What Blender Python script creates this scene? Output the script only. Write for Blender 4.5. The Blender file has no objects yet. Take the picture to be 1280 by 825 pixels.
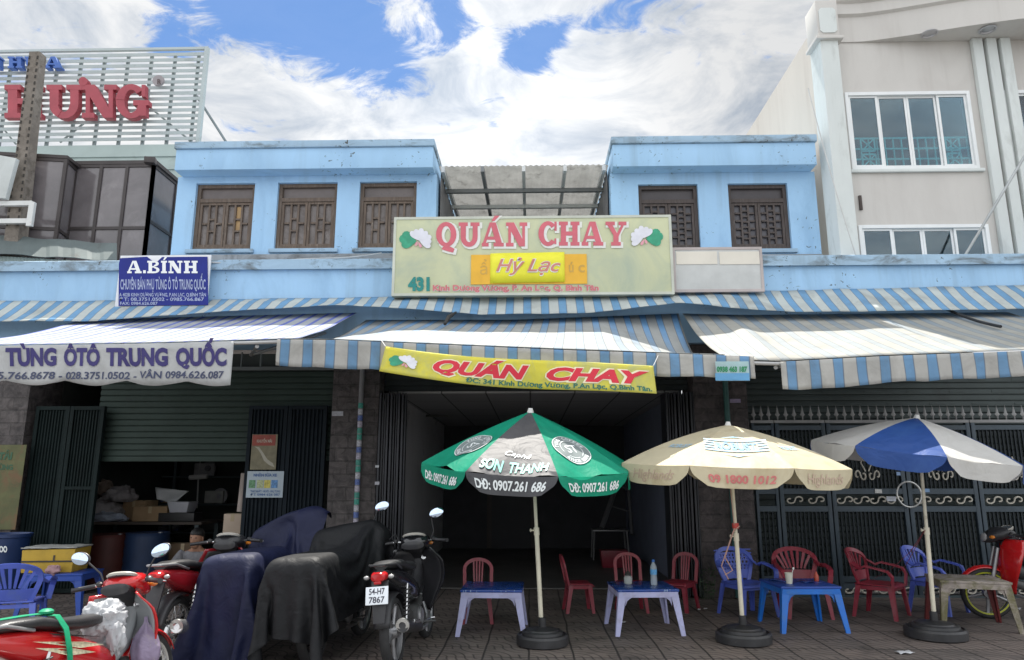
import bpy, bmesh, math, random
from mathutils import Vector, Matrix, Euler, noise as mnoise
R = math.radians
random.seed(7)
scene = bpy.context.scene
COL = scene.collection

# ------------------------------------------------------------------ camera
CAM_Z = 1.45
cam = bpy.data.cameras.new('camera')
cam.sensor_width = 36.0
cam.lens = 900.0 / 1280.0 * 36.0
cam.clip_start = 0.05
cam.clip_end = 3000
cam_o = bpy.data.objects.new('camera', cam)
cam_o.location = (0, 0, CAM_Z)
CAM_ROT = Euler((R(90 + 11.8), R(0.0), R(1.46)), 'XYZ')
cam_o.rotation_euler = CAM_ROT
COL.objects.link(cam_o)
scene.camera = cam_o
CAM_M = CAM_ROT.to_matrix()

# ------------------------------------------------------------------ sky, sun, exposure
SUN_EL, SUN_AZ = R(66), R(-8)
world = bpy.data.worlds.new('World')
scene.world = world
world.use_nodes = True
wn = world.node_tree
for n in list(wn.nodes):
    wn.nodes.remove(n)
SKY_STRENGTH = 0.093
EXPOSURE = 0.8
SUN_STRENGTH = 5.0
def wnode(t, **kw):
    n = wn.nodes.new(t)
    for k, v in kw.items():
        setattr(n, k, v)
    return n
def pix_dir(px, py):
    return (CAM_M @ Vector(((px - 640) / 900.0, (412.5 - py) / 900.0, -1.0))).normalized()
def build_sky():
    L = wn.links.new
    out = wnode('ShaderNodeOutputWorld')
    bg = wnode('ShaderNodeBackground'); bg.inputs[1].default_value = SKY_STRENGTH
    sky = wnode('ShaderNodeTexSky', sky_type='NISHITA', sun_disc=False)
    sky.sun_elevation = SUN_EL; sky.sun_rotation = SUN_AZ
    sky.air_density = 1.0; sky.dust_density = 0.4; sky.ozone_density = 1.6
    tc = wnode('ShaderNodeTexCoord')
    sep = wnode('ShaderNodeSeparateXYZ'); L(tc.outputs['Generated'], sep.inputs[0])
    def m(op, a, b=None, c=None, clamp=False):
        n = wnode('ShaderNodeMath', operation=op); n.use_clamp = clamp
        for i, v in enumerate((a, b, c)):
            if v is None: continue
            if isinstance(v, (int, float)): n.inputs[i].default_value = v
            else: L(v, n.inputs[i])
        return n.outputs[0]
    zc = m('ADD', m('MAXIMUM', sep.outputs[2], 0.0), 0.12)
    comb = wnode('ShaderNodeCombineXYZ')
    L(m('DIVIDE', sep.outputs[0], zc), comb.inputs[0]); L(m('DIVIDE', sep.outputs[1], zc), comb.inputs[1])
    mp = wnode('ShaderNodeMapping'); L(comb.outputs[0], mp.inputs[0])
    mp.inputs['Rotation'].default_value = (0, 0, R(28)); mp.inputs['Scale'].default_value = (1.15, 1.4, 1.0)
    def nz(sc, det, rough, dist, src):
        n = wnode('ShaderNodeTexNoise'); n.inputs['Scale'].default_value = sc; n.inputs['Detail'].default_value = det
        n.inputs['Roughness'].default_value = rough; n.inputs['Distortion'].default_value = dist
        L(src, n.inputs['Vector']); return n.outputs[0]
    big = nz(1.3, 8, 0.60, 0.5, mp.outputs[0])
    fine = nz(6.0, 10, 0.66, 0.9, mp.outputs[0])
    # openings of blue between the clouds (direction, angular size, depth)
    cover = m('ADD', m('MULTIPLY', big, 0.62), m('MULTIPLY', fine, 0.66))
    for (px, py, rad, dep) in ((375, 18, 0.125, 0.30), (270, 5, 0.10, 0.22), (455, 45, 0.10, 0.20), (652, 64, 0.055, 0.28), (688, 42, 0.04, 0.2), (500, 85, .09, .14), (620, 150, .05, .12), (215, 50, 0.06, 0.26), (110, 40, .12, .12), (560, 10, 0.08, 0.14), (860, -120, 0.25, 0.1)):
        d = pix_dir(px, py)
        vd = wnode('ShaderNodeVectorMath', operation='DISTANCE'); L(tc.outputs['Generated'], vd.inputs[0]); vd.inputs[1].default_value = d
        mr = wnode('ShaderNodeMapRange', interpolation_type='SMOOTHSTEP'); L(vd.outputs['Value'], mr.inputs[0])
        mr.inputs[1].default_value = 0.0; mr.inputs[2].default_value = rad; mr.inputs[3].default_value = dep; mr.inputs[4].default_value = 0.0
        cover = m('SUBTRACT', cover, mr.outputs[0])
    mask = wnode('ShaderNodeMapRange', interpolation_type='SMOOTHSTEP'); L(cover, mask.inputs[0])
    mask.inputs[1].default_value = 0.42; mask.inputs[2].default_value = 0.555
    mask.inputs[3].default_value = 0.06; mask.inputs[4].default_value = 1.0
    # cloud brightness: soft grey bellies, white crests; dull towards the upper right, brilliant behind the roofs
    sh = nz(3.4, 9, 0.62, 0.5, mp.outputs[0])
    ramp = wnode('ShaderNodeValToRGB'); L(sh, ramp.inputs[0])
    e = ramp.color_ramp.elements
    e[0].position = 0.34; e[0].color = (5.6, 6.3, 7.3, 1)
    e[1].position = 0.58; e[1].color = (10.2, 10.3, 10.4, 1)
    def lobe(px, py, rad, lo, hi):
        d = pix_dir(px, py)
        vd = wnode('ShaderNodeVectorMath', operation='DISTANCE'); L(tc.outputs['Generated'], vd.inputs[0]); vd.inputs[1].default_value = d
        mr = wnode('ShaderNodeMapRange', interpolation_type='SMOOTHSTEP'); L(vd.outputs['Value'], mr.inputs[0])
        mr.inputs[1].default_value = 0.0; mr.inputs[2].default_value = rad; mr.inputs[3].default_value = hi; mr.inputs[4].default_value = lo
        return mr.outputs[0]
    gain = m('MULTIPLY', lobe(640, 170, 0.42, 0.86, 1.10), lobe(930, 60, 0.34, 1.0, 0.80))
    sc = wnode('ShaderNodeVectorMath', operation='SCALE'); L(ramp.outputs[0], sc.inputs[0]); L(gain, sc.inputs['Scale'])
    # sky gets a lift so that open blue reads as in the photograph
    skl = wnode('ShaderNodeVectorMath', operation='MULTIPLY'); L(sky.outputs[0], skl.inputs[0]); skl.inputs[1].default_value = (0.50, 0.72, 0.94)
    front = wnode('ShaderNodeMapRange', interpolation_type='SMOOTHSTEP'); L(sep.outputs[1], front.inputs[0])
    front.inputs[1].default_value = -0.15; front.inputs[2].default_value = 0.65; front.inputs[3].default_value = 1.25; front.inputs[4].default_value = 0.66
    sc2 = wnode('ShaderNodeVectorMath', operation='SCALE'); L(sc.outputs[0], sc2.inputs[0]); L(front.outputs[0], sc2.inputs['Scale']); sc = sc2
    mix = wnode('ShaderNodeMix', data_type='RGBA'); L(mask.outputs[0], mix.inputs['Factor'])
    L(skl.outputs[0], mix.inputs['A']); L(sc.outputs[0], mix.inputs['B'])
    L(mix.outputs['Result'], bg.inputs[0]); L(bg.outputs[0], out.inputs[0])
build_sky()
sun = bpy.data.lights.new('sun', 'SUN'); sun.energy = SUN_STRENGTH; sun.angle = R(0.5); sun.color = (1.0, 0.955, 0.88)
sun_o = bpy.data.objects.new('sun', sun); COL.objects.link(sun_o)
sd = Vector((math.sin(SUN_AZ) * math.cos(SUN_EL), math.cos(SUN_AZ) * math.cos(SUN_EL), math.sin(SUN_EL)))
sun_o.rotation_euler = sd.to_track_quat('Z', 'Y').to_euler(); sun_o.location = (0, 0, 30)
vs = scene.view_settings
vs.view_transform = 'Standard'; vs.look = 'None'; vs.exposure = EXPOSURE; vs.gamma = 1.0; vs.use_curve_mapping = False
scene.cycles.max_bounces = 8; scene.cycles.transparent_max_bounces = 8

# ------------------------------------------------------------------ pixel -> place
def ray(px, py):
    return CAM_M @ Vector(((px - 640) / 900.0, (412.5 - py) / 900.0, -1.0))
def P(px, py, Y):
    d = ray(px, py); t = Y / d.y
    return Vector((d.x * t, Y, CAM_Z + d.z * t))
def G(px, py, z=0.0):
    d = ray(px, py); t = (z - CAM_Z) / d.z
    return Vector((d.x * t, d.y * t, z))

# ------------------------------------------------------------------ materials
MATS = {}
def nmat(name):
    m = bpy.data.materials.new(name); m.use_nodes = True
    nt = m.node_tree
    return m, nt, nt.nodes['Principled BSDF'], nt.nodes['Material Output']
def rgba(c): return (c[0], c[1], c[2], 1)
def noise_node(nt, scale, detail=4, rough=.55, dist=0., coord='Object', stretch=None):
    tc = nt.nodes.new('ShaderNodeTexCoord'); n = nt.nodes.new('ShaderNodeTexNoise')
    n.inputs['Scale'].default_value = scale; n.inputs['Detail'].default_value = detail
    n.inputs['Roughness'].default_value = rough; n.inputs['Distortion'].default_value = dist
    if stretch:
        mp = nt.nodes.new('ShaderNodeMapping'); mp.inputs['Scale'].default_value = stretch
        nt.links.new(tc.outputs[coord], mp.inputs[0]); nt.links.new(mp.outputs[0], n.inputs['Vector'])
    else:
        nt.links.new(tc.outputs[coord], n.inputs['Vector'])
    return n
def ramp2(nt, src, p0, p1, c0, c1):
    r = nt.nodes.new('ShaderNodeValToRGB'); nt.links.new(src, r.inputs[0])
    e = r.color_ramp.elements; e[0].position = p0; e[1].position = p1; e[0].color = rgba(c0); e[1].color = rgba(c1)
    return r.outputs[0]
def mixc(nt, fac, a, b):
    m = nt.nodes.new('ShaderNodeMix'); m.data_type = 'RGBA'
    for s, v in (('Factor', fac), ('A', a), ('B', b)):
        if isinstance(v, (int, float)): m.inputs[s].default_value = v
        elif isinstance(v, tuple): m.inputs[s].default_value = rgba(v)
        else: nt.links.new(v, m.inputs[s])
    return m.outputs['Result']
def add_bump(nt, b, src, strength, dist=0.01):
    n = nt.nodes.new('ShaderNodeBump'); n.inputs['Strength'].default_value = strength; n.inputs['Distance'].default_value = dist
    nt.links.new(src, n.inputs['Height']); nt.links.new(n.outputs[0], b.inputs['Normal'])
def M(name, col, rough=.6, metal=0., var=.12, vscale=3., bump=0., bscale=40., dirt=None, dscale=2., dpos=(.58, .72), stretch=None, coat=0., spec=None, rvar=0., streak=None, speck=None):
    if name in MATS: return MATS[name]
    m, nt, b, out = nmat(name)
    n = noise_node(nt, vscale, 6, .6, .2, stretch=stretch)
    c0 = tuple(max(0, x * (1 - var)) for x in col); c1 = tuple(min(1, x * (1 + var)) for x in col)
    c = ramp2(nt, n.outputs[0], .3, .7, c0, c1)
    if dirt:
        d = noise_node(nt, dscale, 9, .68, .6, stretch=stretch)
        f = ramp2(nt, d.outputs[0], dpos[0], dpos[1], (0, 0, 0), (1, 1, 1))
        c = mixc(nt, f, c, tuple(dirt))
    if streak:   # rain runs down the wall: (colour, amount)
        d = noise_node(nt, 1.0, 6, .6, .3, stretch=(5.5, 5.5, .22)); d2 = noise_node(nt, .9, 3, .5)
        f = ramp2(nt, d.outputs[0], .5, .74, (0, 0, 0), (streak[1],) * 3); g = ramp2(nt, d2.outputs[0], .4, .62, (0, 0, 0), (1, 1, 1))
        mu = nt.nodes.new('ShaderNodeMath'); mu.operation = 'MULTIPLY'; nt.links.new(f, mu.inputs[0]); nt.links.new(g, mu.inputs[1])
        c = mixc(nt, mu.outputs[0], c, tuple(streak[0]))
    if speck:    # flaked spots, gathered in patches: (colour, threshold)
        d = noise_node(nt, 16, 3, .6, .6); d2 = noise_node(nt, 1.4, 3, .6)
        f = ramp2(nt, d.outputs[0], speck[1], speck[1] + .03, (0, 0, 0), (1, 1, 1)); g = ramp2(nt, d2.outputs[0], .52, .58, (0, 0, 0), (1, 1, 1))
        mu = nt.nodes.new('ShaderNodeMath'); mu.operation = 'MULTIPLY'; nt.links.new(f, mu.inputs[0]); nt.links.new(g, mu.inputs[1])
        c = mixc(nt, mu.outputs[0], c, tuple(speck[0]))
    nt.links.new(c, b.inputs['Base Color'])
    b.inputs['Roughness'].default_value = rough; b.inputs['Metallic'].default_value = metal
    if coat: b.inputs['Coat Weight'].default_value = coat; b.inputs['Coat Roughness'].default_value = .08
    if spec is not None: b.inputs['Specular IOR Level'].default_value = spec
    if rvar:
        rr = ramp2(nt, n.outputs[0], .3, .7, (max(0, rough - rvar),) * 3, (min(1, rough + rvar),) * 3)
        nt.links.new(rr, b.inputs['Roughness'])
    if bump:
        bn = noise_node(nt, bscale, 4, .6); add_bump(nt, b, bn.outputs[0], bump)
    MATS[name] = m
    return m
def fabric_out(nt, b, out, col, trans):
    t = nt.nodes.new('ShaderNodeBsdfTranslucent'); mx = nt.nodes.new('ShaderNodeMixShader'); mx.inputs[0].default_value = trans
    if isinstance(col, tuple): t.inputs[0].default_value = rgba(col)
    else: nt.links.new(col, t.inputs[0])
    nt.links.new(b.outputs[0], mx.inputs[1]); nt.links.new(t.outputs[0], mx.inputs[2]); nt.links.new(mx.outputs[0], out.inputs[0])
def FAB(name, col, trans=.2, rough=.75, var=.1, vscale=4., dirt=None, dpos=(.55, .75), wr=.25, wscale=9.):
    if name in MATS: return MATS[name]
    m, nt, b, out = nmat(name)
    n = noise_node(nt, vscale, 6, .6, .3)
    c = ramp2(nt, n.outputs[0], .3, .7, tuple(x * (1 - var) for x in col), tuple(min(1, x * (1 + var)) for x in col))
    if dirt:
        d = noise_node(nt, 2.6, 9, .7, .8); c = mixc(nt, ramp2(nt, d.outputs[0], dpos[0], dpos[1], (0, 0, 0), (1, 1, 1)), c, tuple(dirt))
    nt.links.new(c, b.inputs['Base Color']); b.inputs['Roughness'].default_value = rough
    b.inputs['Specular IOR Level'].default_value = .3
    bn = noise_node(nt, wscale, 3, .5, .8); add_bump(nt, b, bn.outputs[0], wr, .03)
    fabric_out(nt, b, out, c, trans)
    MATS[name] = m
    return m
def STRIPE(name, ca, cb, period, duty, thin=None, fade=None, trans=.22, dirt=(.16, .15, .13), dstr=.55, phase=0., soft=.03, fold=.25):
    """woven bands running along v; u is metres along the cloth. fade=(colour, v0, v1, amount): bleached, and the washed-out look of sunlight painted in, towards the front edge"""
    if name in MATS: return MATS[name]
    m, nt, b, out = nmat(name); L = nt.links.new
    uv = nt.nodes.new('ShaderNodeUVMap'); sp = nt.nodes.new('ShaderNodeSeparateXYZ'); L(uv.outputs[0], sp.inputs[0])
    def mm(op, a, bb=None, c=None):
        n = nt.nodes.new('ShaderNodeMath'); n.operation = op
        for i, v in enumerate((a, bb, c)):
            if v is None: continue
            if isinstance(v, (int, float)): n.inputs[i].default_value = v
            else: L(v, n.inputs[i])
        return n.outputs[0]
    fr = mm('FRACT', mm('ADD', mm('DIVIDE', sp.outputs[0], period), phase + 50.0))
    def band(lo, hi):
        a = nt.nodes.new('ShaderNodeMapRange'); L(fr, a.inputs[0]); a.inputs[1].default_value = lo; a.inputs[2].default_value = lo + soft
        c = nt.nodes.new('ShaderNodeMapRange'); L(fr, c.inputs[0]); c.inputs[1].default_value = hi; c.inputs[2].default_value = hi + soft
        return mm('SUBTRACT', a.outputs[0], c.outputs[0])
    f = band(.02, .02 + duty)
    n = noise_node(nt, 3.0, 7, .6, .3)
    A = ramp2(nt, n.outputs[0], .3, .7, tuple(x * .86 for x in ca), tuple(min(1, x * 1.1) for x in ca))
    B = ramp2(nt, n.outputs[0], .3, .7, tuple(x * .86 for x in cb), tuple(min(1, x * 1.08) for x in cb))
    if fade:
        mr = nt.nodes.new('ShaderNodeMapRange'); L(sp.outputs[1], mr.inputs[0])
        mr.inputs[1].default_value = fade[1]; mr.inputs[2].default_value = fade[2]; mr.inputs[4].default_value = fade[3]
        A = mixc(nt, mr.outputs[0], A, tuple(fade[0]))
    c = mixc(nt, f, B, A)
    if thin:
        c = mixc(nt, mm('MULTIPLY', mm('ADD', band(.0, .03), band(.01 + duty, .05 + duty)), .75), c, tuple(thin))
    d = noise_node(nt, 2.2, 9, .7, .8)
    c = mixc(nt, mm('MULTIPLY', ramp2(nt, d.outputs[0], .52, .8, (0, 0, 0), (1, 1, 1)), dstr), c, tuple(dirt))
    L(c, b.inputs['Base Color']); b.inputs['Roughness'].default_value = .7; b.inputs['Specular IOR Level'].default_value = .3
    bn = noise_node(nt, 5., 4, .55, .9); add_bump(nt, b, bn.outputs[0], fold, .05)
    fabric_out(nt, b, out, c, trans)
    MATS[name] = m
    return m
def GLASS(name, col, rough=.08, spec=.6, var=.2, metal=0.):
    return M(name, col, rough, metal, var, 1.5, spec=spec, dirt=tuple(x * 1.8 + .02 for x in col), dscale=1.2, dpos=(.5, .8))

# ------------------------------------------------------------------ mesh helpers
WM = {}
class MB:
    def __init__(s):
        s.bm = bmesh.new(); s.uv = s.bm.loops.layers.uv.new('UVMap')
    def face(s, vs):
        try: return s.bm.faces.new(vs)
        except ValueError: return None
    def quadpts(s, pts):
        return s.face([s.bm.verts.new(p) for p in pts])
    def hexa(s, b4, t4, bev=0):
        v = [s.bm.verts.new(p) for p in list(b4) + list(t4)]
        fs = [s.face([v[3], v[2], v[1], v[0]]), s.face(v[4:8])]
        for i in range(4):
            j = (i + 1) % 4; fs.append(s.face([v[i], v[j], v[4 + j], v[4 + i]]))
        if bev:
            es = list({e for f in fs if f for e in f.edges})
            bmesh.ops.bevel(s.bm, geom=es, offset=bev, segments=1 if bev < .004 else 2, affect='EDGES', profile=.6)
        return s
    def box(s, c, d, rot=None, bev=0):
        c = Vector(c); hx, hy, hz = d[0] / 2, d[1] / 2, d[2] / 2
        m = Matrix.Identity(3)
        if rot is not None: m = rot if isinstance(rot, Matrix) else Euler(rot).to_matrix()
        q = lambda x, y, z: c + m @ Vector((x, y, z))
        return s.hexa([q(-hx, -hy, -hz), q(hx, -hy, -hz), q(hx, hy, -hz), q(-hx, hy, -hz)], [q(-hx, -hy, hz), q(hx, -hy, hz), q(hx, hy, hz), q(-hx, hy, hz)], bev)
    def span(s, x0, x1, y0, y1, z0, z1, bev=0):
        return s.box(((x0 + x1) / 2, (y0 + y1) / 2, (z0 + z1) / 2), (abs(x1 - x0), abs(y1 - y0), abs(z1 - z0)), None, bev)
    def loft(s, secs, cap=True, closed=True, uvs=None):
        rows = [[s.bm.verts.new(p) for p in sec] for sec in secs]
        n = len(rows[0])
        for i in range(len(rows) - 1):
            for j in range(n if closed else n - 1):
                k = (j + 1) % n
                f = s.face([rows[i][j], rows[i][k], rows[i + 1][k], rows[i + 1][j]])
                if f and uvs:
                    for lp, (a, b) in zip(f.loops, ((i, j), (i, k), (i + 1, k), (i + 1, j))): lp[s.uv].uv = uvs(a, b)
        if cap and closed:
            s.face(rows[0][::-1]); s.face(rows[-1])
        return s
    def tube(s, pts, r, n=8, cap=True):
        pts = [Vector(p) for p in pts]
        rs = r if isinstance(r, (list, tuple)) else [r] * len(pts)
        secs = []; prev = None
        for i, p in enumerate(pts):
            t = (pts[min(i + 1, len(pts) - 1)] - pts[max(i - 1, 0)])
            if t.length < 1e-9: t = Vector((0, 0, 1))
            t.normalize()
            if prev is None:
                a = Vector((0, 0, 1)) if abs(t.z) < .9 else Vector((1, 0, 0))
                u = t.cross(a).normalized()
            else:
                u = (prev - t * prev.dot(t)).normalized()
            prev = u; w = t.cross(u)
            secs.append([p + (u * math.cos(2 * math.pi * k / n) + w * math.sin(2 * math.pi * k / n)) * rs[i] for k in range(n)])
        return s.loft(secs, cap)
    def cyl(s, p0, p1, r0, r1=None, n=16):
        return s.tube([p0, p1], [r0, r0 if r1 is None else r1], n)
    def lathe(s, prof, n=24, m=None, cap=True):
        m = m or Matrix.Identity(4)
        secs = [[m @ Vector((r * math.cos(2 * math.pi * k / n), r * math.sin(2 * math.pi * k / n), z)) for k in range(n)] for r, z in prof]
        return s.loft(secs, cap)
    def grid(s, nu, nv, f, uv=None):
        V = [[s.bm.verts.new(f(i / nu, j / nv)) for j in range(nv + 1)] for i in range(nu + 1)]
        for i in range(nu):
            for j in range(nv):
                fc = s.face([V[i][j], V[i + 1][j], V[i + 1][j + 1], V[i][j + 1]])
                if fc and uv:
                    for lp, (a, b) in zip(fc.loops, ((i, j), (i + 1, j), (i + 1, j + 1), (i, j + 1))): lp[s.uv].uv = uv(a / nu, b / nv)
        return s
    def prism(s, poly, z0, z1, f):
        """poly (2-D, in order) from z0 to z1, placed by f(x, y, z)"""
        a = [s.bm.verts.new(f(x, y, z0)) for x, y in poly]; b = [s.bm.verts.new(f(x, y, z1)) for x, y in poly]
        s.face(a[::-1]); s.face(b)
        for i in range(len(poly)):
            j = (i + 1) % len(poly); s.face([a[i], a[j], b[j], b[i]])
        return s
    def band(s, pts, nrm, w, t, w_end=None):
        """flat strip along pts, width w across the path in the plane whose normal is nrm, thickness t along nrm"""
        pts = [Vector(p) for p in pts]; n = len(pts); secs = []
        for i, p in enumerate(pts):
            N = Vector(nrm[i] if isinstance(nrm, list) else nrm).normalized()
            tg = (pts[min(i + 1, n - 1)] - pts[max(i - 1, 0)]).normalized()
            sd_ = tg.cross(N).normalized()
            ww = w if w_end is None else w + (w_end - w) * i / (n - 1)
            a, b = sd_ * ww / 2, N * t / 2
            secs.append([p - a - b, p + a - b, p + a + b, p - a + b])
        return s.loft(secs)
    def ell(s, c, r, n=12, m=None, rot=None):
        c = Vector(c); q = Matrix.Identity(3) if rot is None else Euler(rot).to_matrix()
        secs = []
        k2 = m or n // 2
        for i in range(k2 + 1):
            a = -math.pi / 2 + math.pi * i / k2
            rr = max(math.cos(a), .02)
            secs.append([c + q @ Vector((r[0] * rr * math.cos(2 * math.pi * k / n), r[1] * rr * math.sin(2 * math.pi * k / n), r[2] * math.sin(a))) for k in range(n)])
        return s.loft(secs)
    def text(s, body, f, x0, x1, y0, cap, bold=0., shear=0., depth=None, seg=0):
        """body fitted to x0..x1 with its capitals standing cap high on y0; f(x, y, z) places it"""
        vs, fs = text_mesh(body, bold, shear)
        lo = min(v[0] for v in vs); hi = max(v[0] for v in vs)
        sx = (x1 - x0) / (hi - lo); sy = cap / CAP
        t = bmesh.new(); tv = [t.verts.new((x0 + (v[0] - lo) * sx, y0 + v[1] * sy, 0)) for v in vs]
        for fc in fs:
            try: t.faces.new([tv[i] for i in fc])
            except ValueError: pass
        if seg:
            for i in range(1, seg):
                xx = x0 + (x1 - x0) * i / seg
                bmesh.ops.bisect_plane(t, geom=t.verts[:] + t.edges[:] + t.faces[:], plane_co=(xx, 0, 0), plane_no=(1, 0, 0))
        t.verts.index_update()
        nv = [s.bm.verts.new(f(v.co.x, v.co.y, 0)) for v in t.verts]
        for fc in t.faces: s.face([nv[v.index] for v in fc.verts])
        t.free()
        return s
    def slab(s, body, f, x0, x1, y0, cap, depth=0., grow=0.):
        polys, w = slab_polys(body)
        sx = (x1 - x0) / w
        for k, pl in enumerate(polys):
            pts = pl
            if grow:
                cx = sum(p[0] for p in pl) / len(pl); cy = sum(p[1] for p in pl) / len(pl)
                pts = [(p[0] + (grow if p[0] > cx else -grow) / sx, p[1] + (grow if p[1] > cy else -grow) / cap) for p in pl]
            z = .00012 * (k % 9)
            q = [(x0 + p[0] * sx, y0 + p[1] * cap) for p in pts]
            if depth: s.prism(q, 0, depth + z * 6, f)
            else: s.face([s.bm.verts.new(f(x, y, z)) for x, y in q])
        return s
    def build(s, name, mat=None, parent=None, local=False, ang=38, solid=0., recalc=True):
        if recalc: bmesh.ops.recalc_face_normals(s.bm, faces=s.bm.faces[:])
        if parent is not None and not local:
            s.bm.transform(WM[parent.name].inverted())
        me = bpy.data.meshes.new(name); s.bm.to_mesh(me); s.bm.free()
        if mat: me.materials.append(mat)
        for p in me.polygons: p.use_smooth = ang > 0
        if ang > 0: me.set_sharp_from_angle(angle=R(ang))
        o = bpy.data.objects.new(name, me); COL.objects.link(o)
        if solid:
            md = o.modifiers.new('thickness', 'SOLIDIFY'); md.thickness = solid; md.offset = 0
        if parent is not None:
            o.parent = parent; WM[o.name] = WM[parent.name].copy()
        else: WM[o.name] = Matrix.Identity(4)
        return o
TXT = {}
def text_mesh(body, bold, shear):
    k = (body, bold, shear)
    if k not in TXT:
        c = bpy.data.curves.new('lettering', 'FONT'); c.body = body; c.offset = bold; c.shear = shear; c.resolution_u = 3
        o = bpy.data.objects.new('lettering', c); COL.objects.link(o)
        dg = bpy.context.evaluated_depsgraph_get(); dg.update()
        me = bpy.data.meshes.new_from_object(o.evaluated_get(dg))
        TXT[k] = ([tuple(v.co) for v in me.vertices], [tuple(p.vertices) for p in me.polygons])
        bpy.data.objects.remove(o); bpy.data.curves.remove(c); bpy.data.meshes.remove(me)
    return TXT[k]
CAP = 1.0
CAP = max(v[1] for v in text_mesh('H', 0, 0)[0])

# slab-serif capitals drawn as strokes (height 1)
def arc(cx, cy, a, b, ta, tb, a0, a1, n=14):
    out = []
    for i in range(n):
        q = [R(a0 + (a1 - a0) * (i + k) / n) for k in (0, 1)]
        o = [(cx + a * math.cos(x), cy + b * math.sin(x)) for x in q]; ii = [(cx + (a - ta) * math.cos(x), cy + (b - tb) * math.sin(x)) for x in q]
        out.append([o[0], o[1], ii[1], ii[0]])
    return out
def rc(x0, y0, x1, y1): return [(x0, y0), (x1, y0), (x1, y1), (x0, y1)]
S_ = .15
def slab_glyph(ch):
    if ch == 'H': return [rc(.1, S_, .38, 1 - S_), rc(.72, S_, 1., 1 - S_), rc(0, 0, .48, S_), rc(.62, 0, 1.1, S_), rc(0, 1 - S_, .48, 1), rc(.62, 1 - S_, 1.1, 1), rc(.38, .42, .72, .59)], 1.1
    if ch in 'IÌ':
        g = [rc(.1, S_, .38, 1 - S_), rc(0, 0, .48, S_), rc(0, 1 - S_, .48, 1)]
        if ch == 'Ì': g.append([(.22, 1.06), (.34, 1.06), (.18, 1.28), (.02, 1.28)])
        return g, .48
    if ch == 'Í':
        return slab_glyph('I')[0] + [[(.16, 1.05), (.28, 1.05), (.5, 1.3), (.3, 1.3)]], .48
    if ch == 'N': return [rc(.12, S_, .26, .9), rc(.86, .1, 1., 1 - S_), rc(0, 0, .4, S_), rc(.72, 1 - S_, 1.12, 1), [(0, 1 - S_), (.1, 1 - S_), (.1, 1), (0, 1)], [(.1, 1), (.1, .86), (.7, 0), (1., 0), (1., .1), (.42, 1)]], 1.12
    if ch in 'UƯ':
        g = [rc(.1, .4, .38, 1 - S_), rc(.74, .4, 1., 1 - S_), rc(0, 1 - S_, .48, 1), rc(.62, 1 - S_, 1.1, 1)] + arc(.55, .4, .45, .42, .27, .2, 180, 360)
        if ch == 'Ư': g += arc(1.14, 1.1, .14, .14, .13, .13, 0, 360, 10) + [[(1.1, 1.0), (1.0, .84), (1.12, .84), (1.26, 1.04)]]
        return g, (1.1 if ch == 'U' else 1.28)
    if ch in 'AÁ':
        g = [[(.06, S_), (.22, S_), (.56, 1), (.42, 1)], [(.44, 1), (.74, 1), (1.06, S_), (.74, S_)], rc(.26, .28, .76, .41), rc(0, 0, .36, S_), rc(.62, 0, 1.16, S_)]
        if ch == 'Á': g.append([(.5, 1.05), (.66, 1.05), (.94, 1.28), (.68, 1.28)])
        return g, 1.16
    if ch == 'C': return arc(.52, .5, .52, .52, .29, .17, 42, 318, 20) + [rc(.86, .62, .98, 1.), rc(.86, .06, .96, .3)], .98
    if ch == 'G': return arc(.52, .5, .52, .52, .29, .17, 42, 335, 20) + [rc(.86, .64, .98, 1.), rc(.58, .38, 1.1, .53), rc(.74, .06, 1.0, .38)], 1.1
    if ch == 'Q': return arc(.54, .5, .54, .52, .3, .17, 0, 360, 24) + [[(.36, -.02), (.58, .06), (.98, -.1), (.9, -.26), (.6, -.2), (.3, -.12)]], 1.08
    if ch == 'Y': return [[(.1, 1 - S_), (.38, 1 - S_), (.66, .46), (.46, .38)], [(.84, 1 - S_), (.98, 1 - S_), (.7, .38), (.58, .46)], rc(.42, S_, .7, .47), rc(.3, 0, .82, S_), rc(0, 1 - S_, .5, 1), rc(.7, 1 - S_, 1.12, 1)], 1.12
    if ch == 'B': return [rc(.1, S_, .38, 1 - S_), rc(0, 0, .6, S_), rc(0, 1 - S_, .56, 1), rc(.38, .45, .58, .58)] + arc(.56, .26, .42, .26, .26, .13, -90, 90, 10) + arc(.54, .77, .38, .23, .24, .13, -90, 90, 10), .98
    if ch == 'M': return [rc(.1, S_, .26, 1 - S_), rc(1., S_, 1.28, 1 - S_), rc(0, 0, .38, S_), rc(.9, 0, 1.38, S_), rc(0, 1 - S_, .3, 1), rc(1.1, 1 - S_, 1.38, 1), [(.1, 1), (.4, 1), (.76, .1), (.6, .1)], [(1.28, 1), (1.02, 1), (.6, .1), (.72, .1)]], 1.38
    if ch == '.': return [rc(0, 0, .22, .24)], .22
    return [], .45
def slab_polys(body, gap=.12):
    x = 0; out = []
    for ch in body:
        g, w = slab_glyph(ch)
        out += [[(p[0] + x, p[1]) for p in pl] for pl in g]
        x += w + gap
    return out, x - gap

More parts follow.
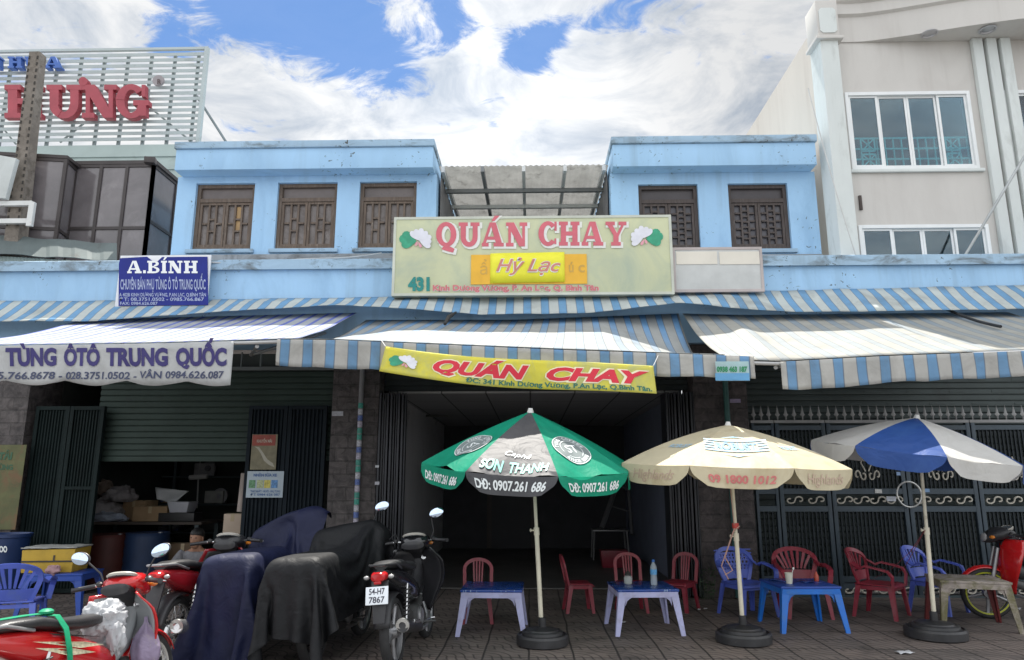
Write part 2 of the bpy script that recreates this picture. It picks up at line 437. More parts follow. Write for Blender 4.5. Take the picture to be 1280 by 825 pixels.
# ------------------------------------------------------------------ things
def tag(o, label, cat, group=None, kind=None):
    if label: o['label'] = label
    if cat: o['category'] = cat
    if group: o['group'] = group
    if kind: o['kind'] = kind
    return o
def thing(name, label, cat, loc=(0, 0, 0), rot=(0, 0, 0), group=None):
    o = bpy.data.objects.new(name, None); COL.objects.link(o); o.empty_display_size = .1
    o.location = loc; o.rotation_euler = rot
    WM[o.name] = Matrix.Translation(loc) @ Euler(rot).to_matrix().to_4x4()
    return tag(o, label, cat, group)
def structure(o): o['kind'] = 'structure'; return o
def dup(root, loc, rot, label, group=None):
    r = root.copy(); COL.objects.link(r); r.location = loc; r.rotation_euler = rot; r['label'] = label
    if group: r['group'] = group
    for ch in list(root.children):
        c = ch.copy(); COL.objects.link(c); c.parent = r
        for g in list(ch.children):
            d = g.copy(); COL.objects.link(d); d.parent = c
    return r
def wob(x, y, z, s=1.): return mnoise.noise(Vector((x * s, y * s, z * s)))
def flat(Y, tilt=0.):
    """pixel rectangle on the upright plane at depth Y, z towards the camera"""
    def f(px, py, z): 
        v = P(px, -py, Y); v.y -= z
        return v
    return f
# ================================================================== ground
YF = 9.75          # plane of gates and shutters
def paver_material():
    m, nt, b, out = nmat('pavers'); L = nt.links.new
    tc = nt.nodes.new('ShaderNodeTexCoord'); sp = nt.nodes.new('ShaderNodeSeparateXYZ'); L(tc.outputs['Object'], sp.inputs[0])
    def mm(op, a, bb=None, c=None):
        n = nt.nodes.new('ShaderNodeMath'); n.operation = op
        for i, v in enumerate((a, bb, c)):
            if v is None: continue
            if isinstance(v, (int, float)): n.inputs[i].default_value = v
            else: L(v, n.inputs[i])
        return n.outputs[0]
    T = .38
    wx = noise_node(nt, 1.1, 2); 
    xs = mm('DIVIDE', mm('ADD', sp.outputs[0], mm('MULTIPLY', wx.outputs[0], .05)), T); ys = mm('DIVIDE', sp.outputs[1], T)
    fx = mm('SUBTRACT', mm('FRACT', mm('ADD', xs, 100.0)), .5); fy = mm('SUBTRACT', mm('FRACT', mm('ADD', ys, 100.0)), .5)
    # joint between tiles
    ed = mm('MAXIMUM', mm('ABSOLUTE', fx), mm('ABSOLUTE', fy))
    j = nt.nodes.new('ShaderNodeMapRange'); L(ed, j.inputs[0]); j.inputs[1].default_value = .465; j.inputs[2].default_value = .49
    # curved grooves: arcs centred on two opposite corners of each tile
    def dist(cx, cy):
        a = mm('SUBTRACT', fx, cx); c = mm('SUBTRACT', fy, cy)
        return mm('SQRT', mm('ADD', mm('MULTIPLY', a, a), mm('MULTIPLY', c, c)))
    d = mm('MINIMUM', dist(-.5, -.5), dist(.5, .5))
    w = mm('PINGPONG', mm('MULTIPLY', d, 5.0), .5)
    g = nt.nodes.new('ShaderNodeMapRange'); L(w, g.inputs[0]); g.inputs[1].default_value = .07; g.inputs[2].default_value = .13; g.inputs[3].default_value = 1; g.inputs[4].default_value = 0
    groove = mm('MAXIMUM', j.outputs[0], mm('MULTIPLY', g.outputs[0], .75))
    # tone per tile
    wn_ = nt.nodes.new('ShaderNodeTexWhiteNoise'); wn_.noise_dimensions = '2D'
    cb = nt.nodes.new('ShaderNodeCombineXYZ'); L(mm('FLOOR', mm('ADD', xs, 100.)), cb.inputs[0]); L(mm('FLOOR', mm('ADD', ys, 100.)), cb.inputs[1]); L(cb.outputs[0], wn_.inputs[0])
    n1 = noise_node(nt, 1.3, 8, .65, .4); n2 = noise_node(nt, 30, 4, .7)
    base = ramp2(nt, n1.outputs[0], .3, .72, (.095, .079, .071), (.225, .19, .17))
    base = mixc(nt, mm('MULTIPLY', wn_.outputs[0], .5), base, (.26, .20, .17))
    base = mixc(nt, mm('MULTIPLY', n2.outputs[0], .35), base, (.09, .085, .08))
    st = noise_node(nt, .9, 9, .7, 1.0)
    base = mixc(nt, mm('MULTIPLY', ramp2(nt, st.outputs[0], .52, .62, (0, 0, 0), (1, 1, 1)), .6), base, (.055, .048, .044))
    c = mixc(nt, groove, base, (.026, .022, .02))
    L(c, b.inputs['Base Color']); b.inputs['Roughness'].default_value = .75
    rr = ramp2(nt, n1.outputs[0], .35, .7, (.9, .9, .9), (.55, .55, .55)); L(rr, b.inputs['Roughness'])
    h = mm('SUBTRACT', mm('MULTIPLY', n2.outputs[0], .25), groove); add_bump(nt, b, h, .6, .008)
    return m
PAV = paver_material()
ASPH = M('asphalt', (.13, .128, .125), .85, var=.3, vscale=1.2, bump=.5, bscale=120)
CONC = M('kerb concrete', (.32, .31, .29), .85, var=.25, bump=.4, bscale=60, dirt=(.12, .11, .1))
b = MB(); b.grid(8, 8, lambda u, v: Vector((-600 + 1200 * u, -600 + 1200 * v, -.14))); structure(b.build('ground', ASPH))
b = MB(); b.span(-60, 60, 5.95, 40, -.5, 0.0); structure(b.build('pavement', PAV))
b = MB(); b.span(-60, 60, 5.75, 5.947, -.5, .012, .02); structure(b.build('kerb', CONC))

# ================================================================== blue shophouse row
BLUE = M('blue wall paint', (.345, .55, .765), .8, streak=((.22, .32, .42), .55), speck=((.13, .17, .20), .64), var=.09, vscale=1.1, dirt=(.25, .42, .62), dscale=1.6, dpos=(.5, .8), bump=.15, bscale=25, stretch=(1, 1, .45))
BLUE_D = M('weathered blue ledge', (.33, .47, .60), .85, streak=((.16, .19, .21), .6), speck=((.09, .10, .10), .60), var=.15, vscale=2.0, dirt=(.13, .15, .16), dscale=3.2, dpos=(.5, .66), bump=.3, bscale=30, stretch=(.6, 1, 1.6))
GREYC = M('stained cement', (.27, .29, .31), .9, var=.25, vscale=2.5, dirt=(.09, .09, .09), dscale=4, dpos=(.5, .7), bump=.4, bscale=40, stretch=(.5, 1, 1))
WOOD = M('old brown shutter paint', (.13, .095, .072), .7, var=.3, vscale=9, dirt=(.26, .22, .19), dscale=6, dpos=(.56, .75), stretch=(4, 4, .6))
WOOD2 = M('dark brown shutter paint', (.072, .056, .05), .7, var=.3, vscale=9, dirt=(.14, .12, .11), dscale=6, dpos=(.56, .75), stretch=(4, 4, .6))
PANE = M('dusty shutter pane', (.19, .165, .155), .45, var=.25, vscale=4, dirt=(.09, .07, .06), dscale=7, dpos=(.5, .7))
PANE2 = M('dark dusty pane', (.075, .072, .085), .35, var=.3, vscale=4, dirt=(.14, .13, .13), dscale=5, dpos=(.55, .75))
BOARD = M('amber pane', (.42, .27, .12), .5, var=.2)
TRANS = M('grey transom panel', (.17, .145, .138), .5, var=.18, vscale=3, dirt=(.1, .09, .09), dscale=3)
TRANS2 = M('dim transom panel', (.07, .062, .066), .5, var=.18, vscale=3)
STONE = None
row = thing('shophouse_row', 'long pale blue two storey shophouse row with striped awnings and brown shuttered windows', 'building', (0, 9.9, 0))
zt = P(640, 324, 9.5).z
zl = P(640, 335, 9.5).z
b = MB(); b.span(-15.2, 9.2, 9.5, 9.9, 3.25, zl); b.build('fascia_wall', BLUE, row)
# coping: a blunt ledge standing proud of the wall, its weathered top sloping back up to the upper storey
x0, x1 = -15.2, 9.2
b = MB(); b.loft([[Vector((x, 9.44, zl - .01)), Vector((x, 9.44, zt)), Vector((x, 9.47, zt + .015)), Vector((x, 10.12, zt + .14)), Vector((x, 10.12, zl + .002)), Vector((x, 9.498, zl + .002))] for x in (x0, -4.6, 0, 4.6, x1)])
b.build('ledge', BLUE_D, row, ang=20)
b = MB(); b.span(-15.2, 9.2, 9.9, 16.5, zl - .25, zl - .05); b.build('roof_slab', GREYC, row)
YW, YP = 10.15, 9.9
z_par_b = P(380, 211, YP).z; z_cop = P(380, 185, YP).z
def upper_block(xl, xr, wins, dark, side_in, pl, pr, zb_t, depth=4.5, bars=False):
    """wins: list of (x0, x1, z0, z1); wall pieces butt around the openings"""
    zb, ztop = zl + .004, zb_t[1]
    w = MB(); xs = xl
    for (a, c, z0, z1) in wins:
        w.span(xs, a, YW, YW + .18, zb, ztop)
        w.span(a, c, YW, YW + .18, zb, z0); w.span(a, c, YW, YW + .18, z1, ztop)
        xs = c
    w.span(xs, xr, YW, YW + .18, zb, ztop)
    w.span(xl, xl + .15, YW + .182, YW + depth, zb, ztop); w.span(xr - .15, xr, YW + .182, YW + depth, zb, ztop)
    w.span(xl, xr, YW + depth + .002, YW + depth + .15, zb, ztop)
    w.build('upper_wall', BLUE, row)
    w = MB(); w.span(xl + .01, xr - .01, YW - .05, YW - .002, zl + .16, wins[0][2] - .10, .006); w.build('cement_plinth', GREYC, row)
    p = MB(); p.span(pl, pr, YP, YW + depth, zb_t[1] + .002, zb_t[0], .012); p.build('parapet', BLUE, row)
    p = MB(); p.span(pl - .02, pr + .02, YP - .035, YW + depth, zb_t[0] + .002, zb_t[0] + .11, .012); p.build('coping', BLUE_D, row)
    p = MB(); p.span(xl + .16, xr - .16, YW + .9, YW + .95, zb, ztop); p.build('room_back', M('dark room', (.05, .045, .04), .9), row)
    for (a, c, z0, z1) in wins:
        fm = WOOD2 if dark else WOOD
        t = .055; yo = YW + .10
        f = MB()
        f.span(a, a + t, yo - .04, yo + .05, z0, z1); f.span(c - t, c, yo - .04, yo + .05, z0, z1)
        f.span(a + t, c - t, yo - .04, yo + .05, z1 - t, z1); f.span(a + t, c - t, yo - .04, yo + .05, z0, z0 + t)
        zm = z0 + (z1 - z0) * .755
        f.span(a + t, c - t, yo - .045, yo + .05, zm - .03, zm + .03)
        win = f.build('window', fm, row)
        q = MB(); q.span(a + t, c - t, yo + .012, yo + .03, zm + .03, z1 - t); q.build('transom', TRANS2 if dark else TRANS, win)
        s_ = MB(); s_.span(a - .06, c + .06, YW - .05, YW - .002, z0 - .07, z0 - .01, .008); s_.build('sill', BLUE_D, win)
        mid = (a + c) / 2
        for k, (l, r) in enumerate(((a + t, mid), (mid, c - t))):
            s = MB(); l += .004; r -= .004; bw = .035; zb0, zt0 = z0 + t + .004, zm - .034
            yy0, yy1 = yo - .03, yo + .01
            s.span(l, l + bw, yy0, yy1, zb0, zt0); s.span(r - bw, r, yy0, yy1, zb0, zt0)
            s.span(l + bw, r - bw, yy0, yy1, zt0 - bw, zt0); s.span(l + bw, r - bw, yy0, yy1, zb0, zb0 + bw)
            iw = (r - l - 2 * bw) / 3
            for i in (1, 2): s.span(l + bw + iw * i - .014, l + bw + iw * i + .014, yy0 + .004, yy1 - .004, zb0 + bw, zt0 - bw)
            H = zt0 - zb0 - 2 * bw
            for i in range(3):
                rows_ = (.36, .66) if i == 1 else (.47,)
                if dark: rows_ = (.2, .4, .6, .8) if i != 1 else (.14, .28, .42, .56, .7, .85)
                for q_ in rows_:
                    zz = zb0 + bw + H * (1 - q_)
                    s.span(l + bw + iw * i + .014, l + bw + iw * (i + 1) - .014, yy0 + .006, yy1 - .006, zz - .013, zz + .013)
            leaf = s.build('shutter', fm, win)
            g = MB(); g.span(l + bw, r - bw, yo + .011, yo + .02, zb0 + bw, zt0 - bw)
            g.build('pane', PANE2 if dark else PANE, leaf)
            if not dark and k == 1 and wins.index((a, c, z0, z1)) == 0:
                g = MB(); g.span(l + bw + iw + .016, l + bw + 2 * iw - .016, yo + .004, yo + .009, zb0 + bw + H * .36, zb0 + bw + H * .97)
                g.build('amber_pane', BOARD, leaf)
XL = lambda px, py, Y: P(px, py, Y).x
wl = []
for (a, c, t_, d_) in ((240, 316, 227, 309), (343, 420, 228, 309), (446, 520, 230, 310)):
    wl.append((XL(a + 2, 268, YW), XL(c, 268, YW), P(a, d_, YW).z, P(a, t_, YW).z))
zz0 = min(w[2] for w in wl); zz1 = sum(w[3] for w in wl) / 3
wl = [(w[0], w[1], zz0, zz1) for w in wl]
upper_block(XL(219, 260, YW), XL(545, 260, YW), wl, False, 1, XL(218, 210, YP), XL(541, 210, YP), (z_cop, z_par_b))
wr = []
for (a, c) in ((799, 874), (912, 987)):
    wr.append((XL(a, 268, YW), XL(c, 268, YW), P(950, 311, YW).z, P(950, 229, YW).z))
upper_block(XL(764, 260, YW), XL(1022, 260, YW), wr, True, -1, XL(766, 200, YP), XL(1021, 200, YP), (P(890, 179, YP).z, P(890, 207, YP).z))

# ---- pillars clad in rough stone
def stone_material(name, c0, c1, mortar, sx, sy, bias=0.):
    m, nt, b, out = nmat(name); L = nt.links.new
    tc = nt.nodes.new('ShaderNodeTexCoord'); sp = nt.nodes.new('ShaderNodeSeparateXYZ'); L(tc.outputs['Object'], sp.inputs[0])
    ad = nt.nodes.new('ShaderNodeMath'); ad.operation = 'ADD'; L(sp.outputs[0], ad.inputs[0]); L(sp.outputs[1], ad.inputs[1])
    cb = nt.nodes.new('ShaderNodeCombineXYZ'); L(ad.outputs[0], cb.inputs[0]); L(sp.outputs[2], cb.inputs[1])
    br = nt.nodes.new('ShaderNodeTexBrick'); L(cb.outputs[0], br.inputs['Vector'])
    br.inputs['Scale'].default_value = 1; br.inputs['Brick Width'].default_value = sx; br.inputs['Row Height'].default_value = sy
    br.inputs['Mortar Size'].default_value = .008; br.inputs['Mortar Smooth'].default_value = .3; br.inputs['Bias'].default_value = bias
    br.inputs['Color1'].default_value = rgba(c0); br.inputs['Color2'].default_value = rgba(c1); br.inputs['Mortar'].default_value = rgba(mortar)
    n = noise_node(nt, 9, 8, .7, .6)
    c = mixc(nt, .55, br.outputs['Color'], ramp2(nt, n.outputs[0], .35, .7, tuple(x * .4 for x in c0), tuple(min(1, x * 1.9) for x in c1)))
    L(c, b.inputs['Base Color']); b.inputs['Roughness'].default_value = .7
    mx = nt.nodes.new('ShaderNodeMath'); mx.operation = 'SUBTRACT'; L(n.outputs[0], mx.inputs[0]); L(br.outputs['Fac'], mx.inputs[1])
    add_bump(nt, b, mx.outputs[0], .8, .03)
    return m
STONE = stone_material('split stone cladding', (.045, .040, .041), (.105, .092, .09), (.04, .038, .036), .34, .17)
STONE_D = stone_material('dark stone cladding', (.04, .035, .037), (.085, .07, .068), (.03, .028, .028), .34, .17)
XA0, XA1 = XL(410, 600, 9.6), XL(470, 600, 9.6)
XB0, XB1 = XL(872, 600, 9.6), XL(941, 600, 9.6)
for (a, c, m_) in ((XA0, XA1, STONE), (XB0, XB1, STONE_D), (XL(-52, 600, 9.6), XL(22, 600, 9.6), STONE), (8.1, 8.8, STONE_D)):
    b = MB(); b.span(a, c, 9.6, 10.3, 0.0, 3.248, .012); b.build('stone_pillar', m_, row)

b = MB(); b.span(-15.2, XL(-52, 600, 9.6) - .002, 9.62, 9.9, 0, 3.248); b.build('end_wall', GREYC, row)
# ---- middle shop room
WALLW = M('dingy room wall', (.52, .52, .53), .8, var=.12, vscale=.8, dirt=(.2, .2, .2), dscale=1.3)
CEIL = None
def ceil_material():
    m, nt, b, out = nmat('ceiling panels'); L = nt.links.new
    tc = nt.nodes.new('ShaderNodeTexCoord')
    br = nt.nodes.new('ShaderNodeTexBrick'); L(tc.outputs['Object'], br.inputs['Vector']); br.offset = 0
    br.inputs['Scale'].default_value = 1; br.inputs['Brick Width'].default_value = .62; br.inputs['Row Height'].default_value = 1.2; br.inputs['Mortar Size'].default_value = .012
    br.inputs['Color1'].default_value = (.42, .42, .43, 1); br.inputs['Color2'].default_value = (.46, .46, .47, 1); br.inputs['Mortar'].default_value = (.12, .12, .12, 1)
    L(br.outputs['Color'], b.inputs['Base Color']); b.inputs['Roughness'].default_value = .7
    return m
CEIL = ceil_material()
XM0, XM1 = XL(493, 600, 10.3), XL(848, 600, 10.3)
ZC = 2.64
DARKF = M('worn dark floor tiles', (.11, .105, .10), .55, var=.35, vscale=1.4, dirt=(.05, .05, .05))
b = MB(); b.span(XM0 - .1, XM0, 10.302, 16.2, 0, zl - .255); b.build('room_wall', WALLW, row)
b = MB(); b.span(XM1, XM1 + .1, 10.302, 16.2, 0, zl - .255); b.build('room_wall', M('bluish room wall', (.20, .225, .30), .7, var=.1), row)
b = MB(); b.span(XM0, XM1, 16.1, 16.2, 0, zl - .255); b.build('room_wall', M('near black back wall', (.05, .05, .055), .8, var=.2), row)  # back wall in a near black base colour
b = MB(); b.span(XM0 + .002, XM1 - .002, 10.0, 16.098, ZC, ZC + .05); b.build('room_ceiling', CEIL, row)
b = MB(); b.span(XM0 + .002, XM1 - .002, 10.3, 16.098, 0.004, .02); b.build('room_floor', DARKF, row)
# doorway in the back wall, a dark recess frame
b = MB(); b.span(-.95, -.85, 16.05, 16.098, .02, 2.2); b.span(.0, .1, 16.05, 16.098, .02, 2.2); b.span(-.85, 0, 16.05, 16.098, 2.1, 2.2); bd = b.build('back_door', M('dark door frame', (.06, .05, .045), .6), row)
b = MB(); b.span(-.849, -.001, 16.07, 16.096, .021, 2.099); b.build('door_leaf', M('dark door leaf', (.03, .03, .035), .6), bd)
# rolled shutter housing above the middle opening (slatted)
SLATD = M('dark shutter slats', (.05, .058, .06), .85, metal=.0, spec=.1, var=.2, vscale=2, dirt=(.05, .05, .05))
SLATG = M('dull green shutter slats', (.036, .056, .047), .65, metal=.0, spec=.3, var=.18, vscale=1.5, dirt=(.034, .044, .04), dscale=2)
def slats(name, xa, xb, z0, z1, y, m, pitch=.075, amp=.014, vents=False):
    mb = MB(); n = int((z1 - z0) / pitch); prof = []
    for i in range(n):
        z = z0 + i * (z1 - z0) / n; h = (z1 - z0) / n
        prof += [(y + amp * .3, z), (y - amp, z + h * .12), (y - amp * 1.1, z + h * .5), (y - amp * .8, z + h * .84), (y + amp * .3, z + h * .9)]
    prof.append((y, z1))
    mb.loft([[Vector((x, p[0], p[1])) for p in prof] for x in (xa, xb)], cap=False, closed=False)
    if vents:
        for i in range(1, n, 2):
            for k in range(9):
                xx = xa + (xb - xa) * (k + .5 + (.25 if i % 4 == 1 else -.25)) / 9
                zc_ = z0 + (i + .5) * (z1 - z0) / n
                mb.span(xx - .11, xx + .11, y - amp * 1.1 - .006, y - amp * 1.1 - .001, zc_ - .012, zc_ + .012)
    return mb.build(name, m, row, ang=50, recalc=False)
slats('shutter_housing', XA1 + .004, XB0 - .004, ZC + .02, 3.2, 9.92, SLATD)
# ---- left shop room
XC0, XC1 = XL(22, 600, 9.6), XA0
DK = M('near black workshop wall', (.045, .05, .046), .9, var=.35, vscale=.9, dirt=(.05, .05, .045))  # one near black colour for all the workshop walls
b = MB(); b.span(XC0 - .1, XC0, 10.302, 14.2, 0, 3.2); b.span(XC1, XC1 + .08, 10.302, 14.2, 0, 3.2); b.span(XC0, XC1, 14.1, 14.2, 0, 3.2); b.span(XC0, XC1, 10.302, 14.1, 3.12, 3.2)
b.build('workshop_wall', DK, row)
zs0 = P(215, 570, YF).z; zs1 = P(215, 463, YF).z
xs0, xs1 = XL(122, 520, YF), XL(306, 520, YF)
slats('roller_shutter', xs0 - .06, XC1 - .004, zs0, zs1, YF + .13, SLATG, .082, .016)
b = MB(); b.span(xs0 - .06, XC1 - .004, YF + .09, YF + .16, zs0 - .07, zs0 - .002, .008); b.build('shutter_bottom_bar', SLATG, row)
# transom grille above the shutter
FR = M('dark steel frame', (.055, .075, .08), .5, metal=.3, var=.2, vscale=3)
FRB = M('blue grey gate steel', (.046, .066, .084), .45, metal=.2, var=.2, vscale=3, dirt=(.065, .08, .085), dscale=4)
b = MB()
for x in [XC0 + .1 + i * .27 for i in range(int((XC1 - XC0) / .27))]: b.cyl((x, YF + .05, zs1 + .02), (x, YF + .05, 3.2), .012, n=6)
b.span(XC0, XC1 - .002, YF + .02, YF + .08, zs1 + .002, zs1 + .05)
b.build('transom_grille', M('galvanised bars', (.20, .22, .22), .5, metal=.5), row)
b = MB(); b.span(XC0, XC1 - .004, YF + .18, YF + .22, zs1, 3.2); b.build('transom_panel', M('dark transom', (.06, .07, .065), .7), row)

def gate_leaf(name, xa, xb, y, z0, z1, mat, pitch=.05, zig=.03, label=None, parent=None, mids=()):
    """folding gate leaf of ribbed upright strips with frame"""
    mb = MB(); t = .05
    mb.span(xa, xa + t, y - .03, y + .03, z0, z1); mb.span(xb - t, xb, y - .03, y + .03, z0, z1)
    mb.span(xa + t, xb - t, y - .028, y + .028, z1 - t, z1); mb.span(xa + t, xb - t, y - .028, y + .028, z0, z0 + t)
    for q in mids: mb.span(xa + t, xb - t, y - .028, y + .028, q - .02, q + .02)
    n = max(2, int((xb - xa - 2 * t) / pitch)); w = (xb - xa - 2 * t) / n; prof = []
    for i in range(n):
        x = xa + t + i * w; prof += [(x, y + .012), (x + w * .25, y + .012 - zig), (x + w * .6, y + .012 - zig), (x + w * .8, y + .012)]
    prof.append((xb - t, y + .012))
    mb.loft([[Vector((p[0], p[1], z)) for p in prof] for z in (z0 + t, z1 - t)], cap=False, closed=False)
    o = mb.build(name, mat, parent, ang=30, recalc=False)
    return o
GL = M('dark green gate steel', (.008, .016, .016), .7, metal=.0, spec=.2, var=.3, vscale=3, dirt=(.016, .024, .024), dscale=3)
GR_ = M('dark blue gate steel', (.010, .016, .022), .7, metal=.0, spec=.2, var=.25, vscale=3, dirt=(.02, .026, .03), dscale=3)
lg = thing('workshop_gate', 'dark green folding gate leaf standing left of the half open green shutter', 'gate', (XL(80, 600, YF), YF - .02, 0))
zg1 = P(80, 508, YF - .02).z
gate_leaf('gate_panel', XL(35, 600, YF - .02), XL(78, 600, YF - .02), YF - .02, .02, zg1, GL, .04, .02, parent=lg)
gate_leaf('gate_panel', XL(79, 600, YF - .02), XL(122, 600, YF - .02), YF - .02, .02, zg1, GL, .04, .02, parent=lg, mids=(1.35,))
rg = thing('poster_gate', 'dark blue folding gate leaf with two posters beside the stone pillar', 'gate', (XL(355, 600, YF), YF - .02, 0))
gate_leaf('gate_panel', XL(306, 600, YF - .02), XL(355, 600, YF - .02), YF - .02, .02, zg1, GR_, .05, .03, parent=rg)
gate_leaf('gate_panel', XL(356, 600, YF - .02), XL(405, 600, YF - .02), YF - .02, .02, zg1, GR_, .05, .03, parent=rg)
# folded gates on either side of the middle shop
for (a, c, nm, lb) in ((473, 508, 'folding_gate', 'black accordion gate folded back against the left stone pillar of the open shop'), (832, 870, 'folding_gate', 'black accordion gate folded back against the right stone pillar of the open shop')):
    t = thing(nm, lb, 'gate', (XL((a + c) / 2, 600, YF), YF, 0))
    xa, xb = XL(a, 600, YF), XL(c, 600, YF); n = 5
    for i in range(n):
        x = xa + (xb - xa) * (i + .5) / n
        mb = MB(); sgn = -1 if i % 2 else 1
        w_ = (xb - xa) / n * .36
        mb.box((x, YF + .02, 1.31), (.02, .34, 2.58), (0, 0, sgn * .13), .003)
        mb.box((x - w_ * .5 * sgn, YF - .16, 1.31), (.03, .03, 2.58), None, .003)
        mb.box((x, YF - .06, 1.3), (.028, .03, 2.5), None, .003)
        mb.build('gate_strip', M('black gate steel', (.03, .032, .038), .4, metal=.3, var=.3), t)

# ---- right shop: rolling shutter behind a tall ornamental gate
xg0, xg1 = XB1 + .004, 8.09
zg = P(1060, 529, YF).z
slats('closed_shutter', xg0, xg1, 0.02, 3.2, 10.12, SLATG if False else M('grey green slats', (.055, .072, .070), .5, metal=.2, var=.2, vscale=1.2, dirt=(.04, .045, .045)), .082, .016, vents=True)  # closed shutter slats, dark grey green of their own
gate = thing('ornamental_gate', 'tall blue grey steel gate with spear tips and pale scrolls behind plastic chairs', 'gate', ((xg0 + xg1) / 2, YF, 0))
CREAM_I = M('faded cream scroll paint', (.52, .49, .42), .6, var=.2, vscale=8)
def scroll(mb, cx, cz, w, h, y, flip=1):
    pts = []
    for i in range(25):
        t = i / 24 * 2 - 1
        a = abs(t); s_ = 1 if t > 0 else -1
        ang = a * 5.2; r = .5 * (1 - a * .78)
        x = s_ * (.42 + .0 - r * math.cos(ang) * .5 + (-.18)); z = s_ * (r * math.sin(ang) * .9)
        pts.append(Vector((cx + x * w * flip, y, cz + z * h)))
    mb.tube(pts, .011, 5)
edges = [944, 974, 1039, 1131, 1138, 1223, 1310, 1392]
zb0, zb1 = P(1060, 632, YF).z, P(1060, 618, YF).z
zm0 = P(1060, 723, YF).z
for (a, c) in ((944, 973), (974, 1038), (1039, 1133), (1134, 1222), (1223, 1309), (1310, 1392), (1393, 1470)):
    xa, xb = XL(a, 620, YF), XL(c, 620, YF)
    if xa > xg1 - .3: break
    xb = min(xb, xg1 - .01)
    mb = MB(); t = .055 if c - a > 40 else .04
    mb.span(xa + .003, xa + t, YF - .03, YF + .03, .03, zg, .004); mb.span(xb - t, xb - .003, YF - .03, YF + .03, .03, zg, .004)
    for (q0, q1) in ((zg - .09, zg - .03), (zb1 + .005, zb1 + .075), (zb0 - .075, zb0 - .005), (zm0 - .04, zm0 + .03), (.10, .17)):
        mb.span(xa + t, xb - t, YF - .026, YF + .026, q0, q1)
    mb.span(xa + t, xb - t, YF + .012, YF + .02, .17, zm0 - .04)
    pn = mb.build('gate_panel', FRB, gate)
    mb = MB(); n = max(2, round((xb - xa - 2 * t) / .052))
    for i in range(1, n):
        x = xa + t + (xb - xa - 2 * t) * i / n
        mb.span(x - .010, x + .010, YF - .012, YF + .012, zb1 + .075, zg - .03)
        mb.span(x - .010, x + .010, YF - .012, YF + .012, zm0 + .03, zb0 - .075)
    mb.build('gate_bars', M('dark gate bars', (.016, .023, .028), .6, var=.25, spec=.3), pn)
    w = .2; k = max(1, int((xb - xa - 2 * t) / .2))
    if k >= 2 or c - a > 40:
        for i in range(k):
            x = xa + t + (xb - xa - 2 * t) * (i + .5) / k
            for zq, hq in (((zb0 + zb1) / 2, .12), (zm0 - .14, .10)):
                mb = MB(); scroll(mb, x, zq, .26, hq, YF - .02); mb.build('scroll', CREAM_I, pn)
        x = (xa + xb) / 2; z = P(1060, 594, YF).z
        for s_ in (-1, 1):
            mb = MB(); scroll(mb, x + .09 * s_, z, .17, .16, YF - .02, s_); mb.build('scroll', CREAM_I, pn)
            mb = MB()
            mb.tube([(x + .02 * s_, YF - .02, z + .05), (x + .07 * s_, YF - .02, z + .16), (x + .04 * s_, YF - .02, z + .24)], .01, 5); mb.build('scroll_stem', CREAM_I, pn)
    mb = MB()
    mb.span(xa, xb, YF - .02, YF + .02, zg + .004, zg + .04)
    for i in range(max(1, round((xb - xa) / .105))):
        x = xa + (xb - xa) * (i + .5) / max(1, round((xb - xa) / .105))
        mb.cyl((x, YF, zg + .04), (x, YF, zg + .10), .009, n=6)
        mb.loft([[Vector((x + dx, YF + dy, z)) for dx, dy in ((-w_, 0), (0, -.008), (w_, 0), (0, .008))] for z, w_ in ((zg + .09, .012), (zg + .115, .034), (zg + .135, .02), (zg + .235, .002))])
    mb.build('spear_tips', M('pale grey spear paint', (.30, .30, .30), .5, var=.2), pn)
b = MB(); b.span(xg0, xg1, YF - .03, YF + .03, .0, .03); b.build('gate_track', FR, gate)

# ---- roof sheet over the gap between the two upper blocks
CORR = FAB('grey translucent roof sheet', (.36, .36, .35), .25, .6, var=.2, vscale=3, dirt=(.14, .14, .13))
canopy = thing('roof_canopy', 'grey corrugated sheet roof on white steel rafters between the two blue upper storeys', 'roof', (XL(655, 208, 10.3), 10.3, 6.0))
c0, c1 = P(552, 208, 10.25), P(757, 208, 10.25); d0, d1 = P(570, 268, 12.6), P(738, 268, 12.6)
zfr = c0.z; zbk = d0.z
slope = (zbk - zfr) / (12.6 - 10.25)
xa, xb = XL(549, 230, 10.3), XL(761, 230, 10.3)
b = MB()
b.grid(120, 6, lambda u, v: Vector((xa + (xb - xa) * u, 10.25 + 5.5 * v, zfr + slope * 5.5 * v + .009 * math.sin(u * 2 * math.pi * 30))))
b.build('roof_sheet', CORR, canopy, ang=60)
WST = M('white steel rafter', (.62, .64, .65), .5, var=.1, dirt=(.3, .28, .26), dscale=3)
GST = M('grey steel purlin', (.20, .21, .22), .5, var=.2)
for i, q in enumerate((.01, .25, .5, .75, .985)):
    x = xa + .04 + (xb - xa - .08) * q
    m4 = MB(); m4.hexa([(x - .025, 10.18, zfr - .12 - slope * .07), (x + .025, 10.18, zfr - .12 - slope * .07), (x + .025, 15.7, zfr + slope * 5.45 - .12), (x - .025, 15.7, zfr + slope * 5.45 - .12)], [(x - .025, 10.18, zfr - .03 - slope * .07), (x + .025, 10.18, zfr - .03 - slope * .07), (x + .025, 15.7, zfr + slope * 5.45 - .03), (x - .025, 15.7, zfr + slope * 5.45 - .03)])
    m4.build('rafter', GST if i == 1 else WST, canopy)
for k, yy in enumerate((10.95, 11.75, 12.6, 13.6)):
    b = MB(); z = zfr + slope * (yy - 10.25); b.span(xa + .01, xb - .01, yy - .03, yy + .03, z - .185, z - .122); b.build('purlin', WST if k == 1 else GST, canopy)
